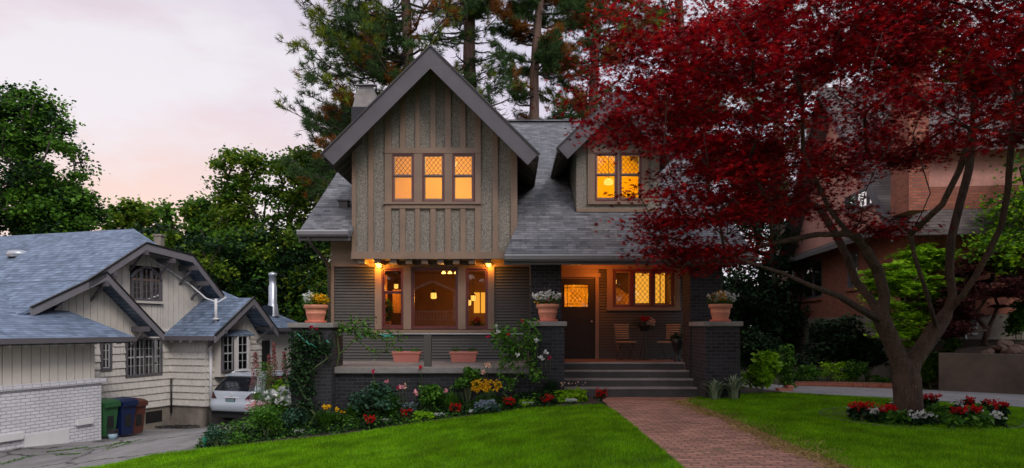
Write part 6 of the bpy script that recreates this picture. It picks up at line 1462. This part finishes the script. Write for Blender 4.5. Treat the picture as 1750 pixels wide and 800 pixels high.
rose_bloom(t, 832, 624, 14.0, .075, 'b_peach'); rose_bloom(t, 827, 638, 14.0, .06, 'b_peach')
# shrubs and perennials at the left end
S(372, 13.25, 722, 50, 'ground_plant', 'grey green upright plant at the far left tip of the bed', 'plant', 'leaf_blue', 420, leaf=.06, clumps=12, droop=-.5)
S(408, 13.3, 738, 44, 'ground_plant', 'low dark leafed plant at the left tip of the bed beside grey green plant', 'plant', 'leaf_mid', 260, leaf=.05)
S(455, 13.6, 690, 76, 'garden_shrub', 'bright green shrub under the pink yarrow', 'shrub', 'leaf_mid', 1100, leaf=.06, clumps=18)
S(500, 13.8, 696, 60, 'garden_shrub', 'blue green bush right of the bright green shrub', 'shrub', 'leaf_blue', 700, leaf=.06, clumps=14)
S(446, 14.3, 688, 58, 'yarrow', 'yarrow with flat pink and cream flower heads in front of the white car', 'yarrow', 'leaf_mid', 600, leaf=.06, clumps=14, blooms=[(60, .045, 'b_yarrow', .75, 1.05, 'blossoms'), (14, .05, 'b_pink', .8, 1.02, 'blossoms')])
S(482, 14.1, 672, 66, 'shasta_daisy', 'daisies with wide white flower heads beside the climbing rose pedestal', 'daisy', 'leaf_mid', 700, leaf=.06, clumps=14, blooms=[(48, .07, 'b_white', .75, 1.12, 'blossoms')])
S(452, 14.9, 612, 44, 'goldenrod', 'tall willowy green perennial in front of the white car', 'plant', 'leaf_mid', 900, leaf=.085, shape='blade', clumps=18, droop=.2)
S(478, 15.1, 640, 50, 'goldenrod', 'tall yellow green perennial left of the brick pedestal', 'plant', 'leaf_lime', 600, leaf=.085, shape='oval', clumps=14, droop=.2)
for q, (px, top, w) in enumerate(((437, 600, 22), (460, 606, 14), (468, 585, 16), (486, 600, 20))):
    p = at(px, 15.6); h = hh(top, 15.6, p); t = thing('fireweed', ['pink plumed fireweed stalk above the car roof, leftmost', 'short pink fireweed plume between two taller ones', 'tallest pink fireweed plume behind the daisies', 'pink fireweed plume nearest the brick pedestal'][q], 'fireweed', p, 'pink plumes behind the daisies')
    mb = MB(); mb.tube([p, p + Vector((.03, 0, h))], [.012, .004], 6); mb.build('stem', M['stem'], t)
    n = 500; z = rng.uniform(.55, 1, n); rr = (1.05 - z) * w * 15.6 / FPX * 1.0; a = rng.uniform(0, 6.283, n); B = np.column_stack([p.x + rr * np.cos(a) * rng.random(n) ** .5, p.y + rr * np.sin(a), p.z + z * h]); leaves('blossoms', B, .045, M['b_plume'], t, 'petal')
    B = ball_pts(90, p + Vector((0, 0, h * .35)), (.14, .12, h * .33)); leaves('foliage', B, .10, M['leaf_mid'], t, 'blade', droop=.2)
mb = MB(); g = gp(350, 765); mb.lathe([(.03, 0), (.03, .12), (.045, .13), (.045, .21), (.03, .22)], g, 12); tag(mb.build('garden_spike', paint('green_plastic', (.02, .22, .12), .4, .1), None, origin=g), 'small green plastic garden light at the left tip of the bed', 'garden light')
# climbing roses
def climber(name, label, base, pts_spec, n, mat, leaf, seed, group=None):
    """pts_spec: list of (px,py,Y,rx,rz) clouds that the canes reach"""
    r0 = np.random.default_rng(seed); t = thing(name, label, 'climbing rose', base, group); tg = []
    tot = sum(a[3] * a[4] for a in pts_spec); P = []
    for (px, py, Y, rx, rz) in pts_spec:
        c = np.array(P_(px, py, Y)); k = max(4, int(50 * rx * rz / tot)); 
        for j in range(k): d = r0.normal(size=3) * np.array([rx, .10, rz]) * .5; tg.append(c + d)
        m = int(n * rx * rz / tot); 
        q = c + r0.uniform(-1, 1, (m, 3)) * np.array([rx, .16, rz]); keep = r0.random(m) < .9; P.append(q[keep])
    nodes, par, tips = grow([np.array(base)], [-1], tg, step=.3, jit=.12, seed=seed); mb = MB(); skeleton_mesh(mb, nodes, par, .004, .02, .4, 5); mb.build('cane', M['stem'], t, recalc=False)
    T = np.array([nodes[i] for i in range(len(nodes)) if i > 3]); P = np.concatenate(P); m = len(P) // 2
    P2 = T[r0.integers(len(T), size=m)] + r0.normal(size=(m, 3)) * .06; P = np.concatenate([P[:m], P2]); P[:, 2] = np.maximum(P[:, 2], base[2] + .05)
    leaves('foliage', P, leaf, M[mat], t, 'broad', up=.3, droop=.2); return t
b = at(520, 13.85)
t = climber('climbing_rose', 'climbing rose smothering the left brick pedestal below the clay pot', tuple(b), [(520, 590, 13.85, .30, .28), (515, 640, 13.8, .30, .4), (530, 690, 13.8, .25, .3), (550, 600, 13.8, .15, .3), (535, 570, 13.8, .3, .1)], 2000, 'leaf_dark', .065, 3)
rose_bloom(t, 532, 560, 13.8, .04, 'b_magenta'); rose_bloom(t, 542, 562, 13.8, .04, 'b_magenta')
t = climber('climbing_rose', 'loose rose cane trained along the hand rail under the window', (X_(575, 14.4), 14.4, .68), [(600, 560, 14.35, .35, .13), (640, 572, 14.35, .4, .10), (620, 548, 14.35, .25, .1), (660, 590, 14.35, .18, .12), (672, 574, 14.35, .2, .07), (635, 598, 14.35, .12, .1)], 560, 'leaf_mid', .062, 5)
b = at(885, 14.1)
t = climber('climbing_rose', 'climbing rose with white blooms left of the steps, hiding a brick pedestal', tuple(b), [(885, 600, 14.05, .38, .35), (860, 580, 14.05, .25, .25), (905, 570, 14.05, .22, .28), (875, 650, 14.0, .40, .25), (915, 640, 14.0, .2, .3), (900, 550, 14.1, .12, .12)], 1500, 'leaf_mid', .07, 7)
for a in ((849, 560, .07, 'b_white'), (851, 568, .06, 'b_white'), (925, 613, .075, 'b_white'), (885, 607, .06, 'b_white'), (932, 603, .06, 'b_white'), (917, 582, .06, 'b_white'), (835, 576, .05, 'b_magenta'), (940, 612, .05, 'b_magenta'), (868, 572, .04, 'b_red'), (893, 548, .04, 'b_red')): rose_bloom(t, a[0], a[1], 13.9, a[2] * .85, a[3])
# green garden ties on the canes
mb = MB(); M['tie'] = paint('green_tie', (.02, .30, .22), .5, .1)
for a, b_ in (((508, 570), (530, 590)), ((523, 582), (541, 594)), ((650, 572), (672, 576)), ((655, 577), (670, 571)), ((615, 574), (621, 578)), ((558, 582), (563, 586))): mb.tube([P_(*a, 13.75 if a[0] < 560 else 14.3), P_(*b_, 13.75 if a[0] < 560 else 14.3)], .010, 5)
for i_, q_ in enumerate(mb.pieces()): tag(q_.build('garden_tie', M['tie'], None, origin=q_.v[0]), 'green plastic tie holding rose canes at the left brick pedestal' if q_.v[0][0] < -3.9 else 'green plastic tie holding the rose cane along the hand rail', 'garden tie', 'green ties on the climbing roses')
# ---- plants right of the steps
S(1302, 15.6, 600, 62, 'hydrangea', 'bright lime leafed hydrangea right of the brick pedestal', 'shrub', 'leaf_lime', 800, leaf=.14, shape='broad', clumps=16)
for px, Y, top, w, lb in ((1222, 14.2, 648, 60, 'small variegated iris fan nearest the steps'), (1254, 14.25, 640, 66, 'larger variegated iris clump in front of the brick pedestal')):
    tuft(px, Y, top, w, lb, 'leaf_var', 110, 'variegated_iris', 'iris', 2.6)
S(1335, 18.2, 585, 56, 'garden_shrub', 'green shrub behind the lime hydrangea', 'shrub', 'leaf_mid', 1000, leaf=.09, clumps=16)
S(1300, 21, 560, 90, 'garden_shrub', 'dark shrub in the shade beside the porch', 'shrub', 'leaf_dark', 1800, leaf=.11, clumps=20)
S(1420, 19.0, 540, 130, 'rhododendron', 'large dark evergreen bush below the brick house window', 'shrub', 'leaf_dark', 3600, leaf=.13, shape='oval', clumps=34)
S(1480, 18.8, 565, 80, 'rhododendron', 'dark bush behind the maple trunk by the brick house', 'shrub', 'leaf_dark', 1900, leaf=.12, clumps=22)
S(1375, 17.9, 622, 60, 'low_shrub', 'low light green shrub at the left end of the brick edging', 'shrub', 'leaf_mid', 700, leaf=.08, clumps=12)
S(1425, 17.9, 615, 52, 'low_shrub', 'pale green shrub behind the middle of the brick edging', 'shrub', 'leaf_lime', 420, leaf=.07, clumps=12)
S(1460, 17.8, 612, 58, 'low_shrub', 'mid green shrub behind the brick edging', 'shrub', 'leaf_mid', 800, leaf=.08, clumps=14)
S(1500, 17.7, 640, 50, 'low_shrub', 'low green mat at the right end of the brick edging', 'shrub', 'leaf_mid', 500, leaf=.06, clumps=10)
S(1590, 17.0, 600, 56, 'garden_shrub', 'green shrub right of the maple trunk at the end of the retaining wall', 'shrub', 'leaf_mid', 900, leaf=.09, clumps=14)
S(1630, 17.3, 560, 60, 'garden_shrub', 'airy green shrub on the left end of the retaining wall', 'shrub', 'leaf_mid', 600, leaf=.09, clumps=14, base=.7)
S(1745, 17.0, 500, 60, 'garden_shrub', 'green shrub at the far right above the retaining wall', 'shrub', 'leaf_mid', 700, leaf=.12, clumps=14, base=1.2)
S(1345, 16.3, 640, 26, 'potted_plant', 'small leafy plant at the edge of the right driveway', 'plant', 'leaf_mid', 200, leaf=.09, clumps=6)
mb = MB(); g = gp(1343, 669); mb.box(g.x - .17, g.x + .17, g.y, g.y + .2, 0, .07); mb.box(g.x + .05, g.x + .19, g.y - .02, g.y + .16, .075, .14); tag(mb.build('loose_bricks', M['terracotta'], None, bevel=.01, origin=g), 'two loose red bricks where the right lawn meets the driveway', 'bricks')
# ---- round bed beneath the red maple
cb_ = gp(1573, 717); cbx, cby = cb_.x, cb_.y + .15; rb = 1.42
mb = MB(); n = 64; mb.add([(cbx + rb * math.cos(6.283 * i / n), cby + rb * math.sin(6.283 * i / n), .012 + .0) for i in range(n)] + [(cbx, cby, .06)], [(i, (i + 1) % n, n) for i in range(n)]); mb.build('tree_bed_soil', M['soil'], None, kind='structure')
mb = MB()
ring = [(cbx + (rb + .02) * math.cos(6.283 * i / n), cby + (rb + .02) * math.sin(6.283 * i / n), .045) for i in range(n + 1)]; mb.tube([(x, y, .02) for x, y, z in ring], .014, 6)
tag(mb.build('bed_edging', paint('grey_green_edging', (.05, .075, .06), .5, .1), None, origin=(cbx, cby, 0)), 'thin grey green plastic edging round the maple tree bed', 'edging')
lb = {'red': 'bright red begonia in the round bed beneath the red maple', 'white': 'white begonia in the round bed beneath the red maple', 'green': 'leafy plant without flowers in the round bed beneath the red maple'}
r0 = random.Random(9)
ringp = [(1440, 722, 'red'), (1449, 718, 'red'), (1458, 729, 'white'), (1470, 726, 'white'), (1479, 716, 'red'), (1490, 712, 'green'), (1500, 726, 'red'), (1518, 722, 'red'), (1528, 702, 'white'), (1508, 734, 'green'), (1530, 732, 'green'), (1560, 733, 'white'), (1572, 730, 'white'), (1585, 726, 'white'), (1594, 700, 'red'), (1585, 696, 'red'), (1601, 716, 'green'), (1615, 726, 'green'), (1635, 708, 'white'), (1638, 727, 'red'), (1655, 702, 'white'), (1662, 724, 'red'), (1668, 712, 'green'), (1645, 735, 'green'), (1686, 702, 'red'), (1704, 710, 'red'), (1708, 716, 'red'), (1690, 726, 'white'), (1705, 729, 'white'), (1680, 731, 'green'), (1610, 705, 'green'), (1480, 734, 'green'), (1462, 716, 'white')]
for px, py, k in ringp:
    g = gp(px, py + 4); d_ = math.hypot(g.x - cbx, g.y - cby)
    if d_ > rb * .9: g.x = cbx + (g.x - cbx) * rb * .9 / d_; g.y = cby + (g.y - cby) * rb * .9 / d_
    g.z = .03; bl = {'red': [(26, .032, 'b_red', .75, 1.15, 'blossoms')], 'white': [(18, .028, 'b_white', .6, 1.1, 'blossoms')], 'green': None}[k]
    shrub('begonia' if k != 'green' else 'bedding_plant', lb[k], 'begonia' if k != 'green' else 'plant', g, .30 if k != 'green' else .42, .24 if k == 'red' else .2, 'leaf_dark' if k != 'green' else 'leaf_mid', 70 if k != 'green' else 90, .075 if k != 'green' else .10, 'broad', {'red': 'red begonias round the red maple', 'white': 'white begonias round the red maple', 'green': 'leafy plants round the red maple'}[k], bl, 6, seed=px * 3 + py)

# ================================================================== POTS ON THE PEDESTALS
def pot(px, Y, zb, rtop, h, label, flowers, seed, sc_=1.0):
    x = X_(px, Y); t = thing('flower_pot', label, 'flower pot', (x, Y, zb), 'clay pots on the brick pedestals')
    mb = MB(); mb.lathe([(rtop * .80, .0), (rtop * .86, .0), (rtop * .90, .045), (rtop * .78, .045), (.01, .03)], (x, Y, zb), 28, cap=False); mb.build('saucer', paint('red_clay', (.50, .12, .07), .6, .1), t, smooth=True)
    z = zb + .04; mb = MB(); mb.lathe([(rtop * .66, 0), (rtop * .80, h * .42), (rtop * .83, h * .44), (rtop * .83, h * .50), (rtop * .80, h * .52), (rtop * .88, h * .76), (rtop, h * .78), (rtop * 1.0, h * .97), (rtop * .97, h), (rtop * .88, h), (rtop * .86, h * .85), (.01, h * .85)], (x, Y, z), 32, cap=False); pb = mb.build('pot', M['terracotta'], t, smooth=True)
    r1 = np.random.default_rng(seed); c = Vector((x, Y, z + h + .05)); B = ball_pts(700, c + Vector((0, 0, .04)), (rtop * 1.15, rtop * 1.1, .17)); leaves('foliage', B[B[:, 2] > z + h * .78], .05, M['leaf_mid'], t)
    for (mat, n, dx, dz, rr, bs) in flowers:
        B = ball_pts(n, c + Vector((dx, -.05, dz)), (rr, rtop, .12)); V, F = rosette(B, bs); np_mesh('blossoms', V, F, M[mat], t)
    mb = MB(); mb.tube([c, c + Vector((.02, 0, .3)), c + Vector((.05, 0, .42))], .004, 4); mb.tube([c, c + Vector((-.08, 0, .32))], .004, 4); mb.build('stem', M['stem'], t)
    return t
pot(540, 14.4, 1.60, .25, .34, 'clay pot of white and yellow flowers on the left brick pedestal', [('b_white', 45, -.12, .10, .14, .042), ('b_yellow', 80, .08, .06, .20, .045)], 1)
pot(936, 14.9, 1.63, .25, .34, 'clay pot of white flowers on the pedestal left of the steps', [('b_white', 120, -.02, .12, .32, .042), ('b_red', 14, .05, .05, .15, .03), ('b_yellow', 10, -.22, .0, .08, .03)], 2)
pot(1231, 14.9, 1.63, .25, .34, 'clay pot of white and yellow flowers on the pedestal right of the steps', [('b_white', 110, .05, .10, .36, .042), ('b_yellow', 60, -.03, .10, .18, .046)], 3)
# window boxes on the ledge
def wbox(px0, px1, label):
    Y = 16.25; x0, x1 = X_(px0, Y), X_(px1, Y); zb = .68; t = thing('window_box', label, 'planter', ((x0 + x1) / 2, Y, zb), 'planters on the ledge')
    mb = MB(); mb.hexa([(x0 + .05, Y - .09, zb), (x1 - .05, Y - .09, zb), (x1 - .05, Y + .09, zb), (x0 + .05, Y + .09, zb), (x0 + .01, Y - .12, zb + .22), (x1 - .01, Y - .12, zb + .22), (x1 - .01, Y + .12, zb + .22), (x0 + .01, Y + .12, zb + .22)]); mb.build('box', M['planter'], t)
    mb = MB(); mb.box(x0 - .01, x1 + .01, Y - .135, Y + .135, zb + .205, zb + .255); mb.build('rim', M['planter'], t, bevel=.008)
    for f in (.22, .8): B = ball_pts(90, ((x0 + (x1 - x0) * f), Y, zb + .28), (.13, .09, .07)); leaves('foliage', B[B[:, 2] > zb + .22], .055, M['leaf_mid'], t)
wbox(671, 719, 'left terracotta coloured window box on the ledge'); wbox(769, 816, 'right terracotta coloured window box on the ledge')
# hanging flower basket on the porch wall
c = P_(1102, 552, 17.6); t = thing('flower_basket', 'basket of red and cream flowers on the porch between the slatted chairs', 'flower pot', (c.x, c.y, .68))
B = ball_pts(260, c, (.34, .15, .18)); leaves('foliage', B, .06, M['leaf_dark'], t); V, F = rosette(ball_pts(26, c + Vector((-.02, -.1, .10)), (.14, .05, .06)), .04); np_mesh('blossoms', V, F, M['b_red'], t); V, F = rosette(ball_pts(34, c + Vector((.14, -.1, .02)), (.12, .05, .10)), .04); np_mesh('blossoms', V, F, M['b_peach'], t)
mb = MB(); mb.lathe([(.10, -.12), (.16, .0), (.15, .0)], c + Vector((0, 0, -.08)), 14); mb.build('pot', M['darkwood'], t)
mb = MB(); mb.tube([(c.x, c.y, .69), (c.x, c.y, c.z - .2)], .02, 8); mb.lathe([(.17, 0), (.16, .02)], (c.x, c.y, .685), 16); mb.lathe([(.16, 0), (.16, .02)], (c.x, c.y, c.z - .22), 16)
for k in range(3): a = k * 2.09; mb.tube([(c.x, c.y, c.z - .25), (c.x + .2 * math.cos(a), c.y + .2 * math.sin(a), .69)], .010, 6)
mb.build('stand', M['black_metal'], t)
# slatted folding chairs
M['slat'] = paint('oiled_slat_wood', (.42, .24, .12), .5, .2)
def fchair(x, y, rz, label):
    t = thing('folding_chair', label, 'chair', (0, 0, 0), 'slatted chairs on the porch')
    mb = MB()
    for k in range(7): mb.box(-.20, .20, .24 + .055 * 0 + .02 * k * .4, .262 + .02 * k * .4, .53 + .058 * k, .556 + .058 * k)
    mb.build('backrest', M['slat'], t, bevel=.004)
    mb = MB()
    for k in range(6): mb.box(-.21, .21, -.20 + .065 * k, -.155 + .065 * k, .445, .465)
    mb.build('seat', M['slat'], t, bevel=.004)
    for s in (-1, 1):
        mb = MB(); mb.tube([(s * .19, .31, .95), (s * .19, .22, .47), (s * .19, -.22, .02)], .010, 6); mb.build('leg', M['black_metal'], t)
        mb = MB(); mb.tube([(s * .17, -.18, .44), (s * .17, .28, .02)], .010, 6); mb.tube([(s * .17, .28, .02), (s * .17, -.20, .02)], .007, 5); mb.build('leg', M['black_metal'], t)
    place(t, (x, y, .685), rz); return t
fchair(X_(1070, 17.2), 17.25, R(12), 'slatted wooden folding chair nearer the front door'); fchair(X_(1142, 17.2), 17.2, R(-38), 'slatted wooden folding chair at the right end of the porch')
mb = MB(); t = thing('plant_stand', 'dark urn in the shade at the right end of the porch', 'urn', (X_(1158, 16.6), 16.6, .684)); mb.lathe([(.10, 0), (.09, .03), (.04, .10), (.05, .25), (.14, .42), (.17, .55), (.15, .56)], t.location, 18); mb.build('urn', M['black_metal'], t, smooth=True); leaves('foliage', ball_pts(160, t.location + Vector((0, 0, .6)), (.2, .16, .12)), .09, M['leaf_dark'], t, droop=.5)

# ================================================================== WHEELIE BINS
def bin_(bu, bv, label, col, rz, s=1.0):
    m = paint('bin_plastic', col, .45, .12, 4, .1); t = thing('wheelie_bin', label, 'bin', (0, 0, 0), 'wheelie bins by the white brick wall')
    mb = MB(); b, w = .21, .29; mb.hexa([(-b, -b - .03, .06), (b, -b - .03, .06), (b, b, .06), (-b, b, .06), (-w, -w - .04, .98), (w, -w - .04, .98), (w, w, .98), (-w, w, .98)]); mb.build('body', m, t, bevel=.03)
    mb = MB(); mb.box(-w - .02, w + .02, -w - .07, w + .02, .93, .985); mb.build('rim', m, t, bevel=.015)
    mb = MB(); mb.box(-.12, .12, -b - .085, -b - .045, .30, .70); mb.build('recess', M['black_metal'], t, bevel=.01)
    mb = MB(); mb.prism([(-w - .03, -w - .09, .985), (-w - .03, w + .03, .99), (-w - .03, w - .05, 1.08), (-w - .03, -w + .08, 1.05)], (2 * w + .06, 0, 0)); mb.box(-w - .0, w + .0, -w - .11, -w - .08, .86, 1.0); mb.build('lid', m, t, bevel=.02)
    mb = MB(); mb.tube([(-w, w + .06, .98), (w, w + .06, .98)], .018, 8); mb.build('handle', m, t)
    for sx in (-1, 1):
        mb = MB(); mb.lathe([(.02, -.025), (.10, -.025), (.115, 0), (.10, .025), (.02, .025)], (0, 0, 0), 18); mb.v = [(sx * .25 + z, .22 + x, .115 + y) for x, y, z in mb.v]; mb.build('wheel', M['black_metal'], t)
    g = N_.P(bu, bv, 0); g.z = ground_z(g.x, g.y) + .012; place(t, g, rz, s); return t
ang = math.atan2(-.305, .952) + math.pi / 2
bin_(.38, -.35, 'green wheelie bin at the corner of the white brick wall', (.022, .095, .032), ang, (.9, .9, 1.04)); bin_(.96, -.32, 'dark blue wheelie bin between the green and the brown bin', (.005, .014, .06), ang, (.9, .9, 1.06)); bin_(1.52, -.50, 'brown wheelie bin behind the blue bin', (.09, .028, .018), ang, (.85, .85, 1.02))
g = N_.P(.22, .17, 0); g.z = ground_z(g.x, g.y) + .01; t = thing('bucket', 'small pale bucket with dark lid in front of the green bin', 'bucket', g); mb = MB(); mb.lathe([(.10, 0), (.13, .17)], g, 18); mb.build('pail', paint('bucket_blue', (.25, .38, .45), .4, .1), t, smooth=True); mb = MB(); mb.lathe([(.14, .17), (.14, .26), (.12, .28)], g, 18); mb.build('lid', M['black_metal'], t)
p = gp(235, 716); mb = MB(); pts = []
g0 = N_.P(4.2, -1.5, 0); g0.z = ground_z(g0.x, g0.y) + .012
for i in range(60): a = i * .55; pts.append((g0.x + (.42 + .12 * math.sin(i * .9)) * math.cos(a) + .3 * math.sin(i * .13), g0.y + .25 * math.sin(a) + .1, g0.z + .03 + .02 * (i % 3)))
mb.tube(pts, .016, 6); tag(mb.build('garden_hose', M['black_metal'], None, smooth=True, origin=g0), 'black garden hose coiled at the foot of the shingled wall', 'hose')

# ================================================================== WHITE SUV
def suv():
    g = gp(402, 724); t = thing('parked_car', 'silvery white suv parked in the driveway, seen from behind', 'car', (0, 0, 0))
    wp = MT('pearl_car_paint'); wp.col((.48, .54, .60)); wp.b.inputs['Metallic'].default_value = .15; wp.b.inputs['Roughness'].default_value = .28; wp.b.inputs['Coat Weight'].default_value = .6; wp.b.inputs['Coat Roughness'].default_value = .05; wpm = wp.m
    dk = paint('car_glass', (.012, .014, .018), .06, .05, 1, 0); blk = paint('car_black_plastic', (.02, .02, .022), .5, .1); red = paint('tail_lamp', (.05, .012, .015), .15, .2); chrome = paint('chrome', (.75, .75, .78), .12, .02, 1, 0, 1.0)
    lev = [(.36, .14, 4.62, .85, .28), (.45, .03, 4.74, .915, .30), (.60, .0, 4.77, .938, .30), (.72, .012, 4.77, .94, .30), (.74, .055, 4.76, .938, .28), (.86, .10, 4.70, .938, .28), (.99, .135, 4.50, .932, .28), (1.09, .17, 3.98, .915, .26), (1.13, .20, 3.78, .895, .25), (1.25, .30, 3.40, .85, .24), (1.40, .43, 3.02, .79, .23), (1.53, .56, 2.70, .735, .22), (1.60, .60, 2.52, .70, .24), (1.645, .66, 2.35, .645, .28), (1.67, .86, 2.1, .5, .3), (1.675, 1.1, 1.9, .3, .2)]
    def ring(z, y0, y1, hw, r, ex=0):
        pts = []; nc = 6
        for (cx, cy_, a0) in ((hw - r, y0 + r, -90), (hw - r, y1 - r, 0), (-hw + r, y1 - r, 90), (-hw + r, y0 + r, 180)):
            for i in range(nc + 1): a = R(a0 + 90 * i / nc); pts.append((cx + (r + ex) * math.cos(a), cy_ + (r + ex) * math.sin(a), z))
        # straight runs subdivided
        out = []
        for i, p in enumerate(pts):
            out.append(p); q = pts[(i + 1) % len(pts)]
            if i % (nc + 1) == nc:
                for k in range(1, 8): out.append(tuple(p[j] + (q[j] - p[j]) * k / 8 for j in range(3)))
        return out
    rs_ = [ring(*l) for l in lev]; n = len(rs_[0]); mb = MB(); mb.v = [p for r_ in rs_ for p in r_]
    for k in range(len(rs_) - 1):
        for i in range(n): mb.f.append((k * n + i, k * n + (i + 1) % n, (k + 1) * n + (i + 1) % n, (k + 1) * n + i)); mb.m.append(0)
    mb.f.append(tuple(range((len(rs_) - 1) * n, len(rs_) * n))); mb.m.append(0); mb.f.append(tuple(range(n))[::-1]); mb.m.append(0)
    body = mb.build('body', wpm, t, smooth=True)
    def lerp_lev(z):
        for a, b in zip(lev, lev[1:]):
            if a[0] <= z <= b[0]: s = (z - a[0]) / (b[0] - a[0]); return [a[i] + (b[i] - a[i]) * s for i in range(5)]
        return lev[-1]
    def rearpt(x, z, ex): # point on the rear face
        l = lerp_lev(z); hw, r = l[3], l[4]; y = l[1]
        if abs(x) > hw - r: d = min(abs(x) - (hw - r), r); y += r - math.sqrt(max(0, r * r - d * d))
        return (x, y - ex, z)
    def patch(name, outline, mat, ex=.012, parent=t, nx_=14, nz=8, th=.02):
        """outline: (z0,z1, xl(z), xr(z)) on the rear"""
        z0, z1, fl, frr = outline; mb = MB(); V = []
        for j in range(nz + 1):
            z = z0 + (z1 - z0) * j / nz
            for i in range(nx_ + 1): x = fl(z) + (frr(z) - fl(z)) * i / nx_; V.append(rearpt(x, z, ex))
        mb.add(V, [(j * (nx_ + 1) + i, j * (nx_ + 1) + i + 1, (j + 1) * (nx_ + 1) + i + 1, (j + 1) * (nx_ + 1) + i) for j in range(nz) for i in range(nx_)])
        return mb.build(name, mat, parent, smooth=True, recalc=False)
    hwz = lambda z, k: lerp_lev(z)[3] * k
    patch('rear_window', (1.115, 1.55, lambda z: -hwz(z, .90), lambda z: hwz(z, .90)), dk, .010)
    for s in (-1, 1):
        fa = lambda z: s * (.52 + (1.0 - z) * 0.0); 
        a, b = (lambda z: -.925 + .0 * z, lambda z: -.56 - (z - .86) * .9) if s < 0 else (lambda z: .56 + (z - .86) * .9, lambda z: .925)
        tl = patch('tail_light', (.86, 1.06, a, b), red, .014)
        rf = patch('reflector', (.50, .56, (lambda z: -.88) if s < 0 else (lambda z: .76), (lambda z: -.76) if s < 0 else (lambda z: .88)), red, .012)
    patch('lower_bumper', (.37, .46, lambda z: -.80, lambda z: .80), blk, .02)
    mb = MB(); mb.box(-.82, .82, .12, 4.6, .22, .40); mb.build('underbody', blk, t, bevel=.03)
    mb = MB(); mb.box(-.30, .30, -.01 + .10, .13, .885, .925); mb.build('chrome_strip', chrome, t, bevel=.006)
    mb = MB(); mb.box(-.19, .19, .065, .09, .73, .88); pl = mb.build('number_plate', blk, t, bevel=.005)
    mb = MB(); mb.box(-.165, .165, .06, .064, .745, .865); mb.build('plate_face', paint('plate_face', (.16, .24, .26), .5, .25, 40, 0), pl)
    # oval badge with a slanted bar
    mb = MB(); el = [(.075 * math.cos(6.283 * i / 24), .10, 1.0 + .052 * math.sin(6.283 * i / 24)) for i in range(25)]; mb.tube(el, .009, 6); mb.tube([(.03, .10, 1.045), (-.035, .10, .985), (.055, .10, .98)], .008, 6); mb.build('badge', chrome, t, smooth=True)
    mb = MB(); mb.prism([(-.62, .52, 1.585), (.62, .52, 1.585), (.60, .95, 1.665), (-.60, .95, 1.665)], (0, 0, .022)); mb.build('roof_spoiler', wpm, t, bevel=.01)
    for s in (-1, 1):
        mb = MB(); mb.tube([(s * .60, .85, 1.66), (s * .60, 1.0, 1.715), (s * .60, 2.3, 1.70), (s * .60, 2.45, 1.645)], .02, 8); mb.build('roof_rail', chrome, t, smooth=True)
        # side windows
        mb = MB(); V = []
        for z in (1.14, 1.27, 1.40, 1.54):
            l = lerp_lev(z)
            for k in range(9): y = (l[1] + .42) + ((l[2] - .55) - (l[1] + .42)) * k / 8; V.append((s * (l[3] + .006), y, z))
        mb.add(V, [(j * 9 + i, j * 9 + i + 1, (j + 1) * 9 + i + 1, (j + 1) * 9 + i) for j in range(3) for i in range(8)]); mb.build('side_window', dk, t, smooth=True, recalc=False)
        mb = MB(); mb.ball((s * 1.0, 3.15, 1.13), .11, 12, (1, .6, .75)); mb.build('door_mirror', wpm, t, smooth=True)
        for yw in (.98, 3.72):
            mb = MB(); mb.lathe([(.20, -.115), (.33, -.115), (.365, -.08), (.365, .08), (.33, .115), (.20, .115)], (0, 0, 0), 28); mb.v = [(s * .82 + z, yw + x, .365 + y) for x, y, z in mb.v]; w = mb.build('wheel', blk, t, smooth=False)
            mb = MB(); mb.lathe([(.01, .06), (.21, .10), (.24, .118)], (0, 0, 0), 20, cap=False); mb.v = [(s * (.82 + z), yw + x, .365 + y) for x, y, z in mb.v]; mb.build('rim', chrome, w)
            mb = MB(); arc = [(s * .925, yw + .41 * math.cos(R(a)), .365 + .41 * math.sin(R(a))) for a in range(0, 181, 12)]; mb.tube(arc, .035, 6); mb.build('wheel_arch', blk, t, smooth=True)
    mb = MB(); mb.box(-.55, -.02, .33, .35, 1.12, 1.14); mb.build('rear_wiper', blk, t)
    cxx, cyy = X_(391, 22.6), 22.6; place(t, (cxx, cyy, ground_z(cxx, cyy) - .02), math.atan2(-.305, .952)); return t
suv()
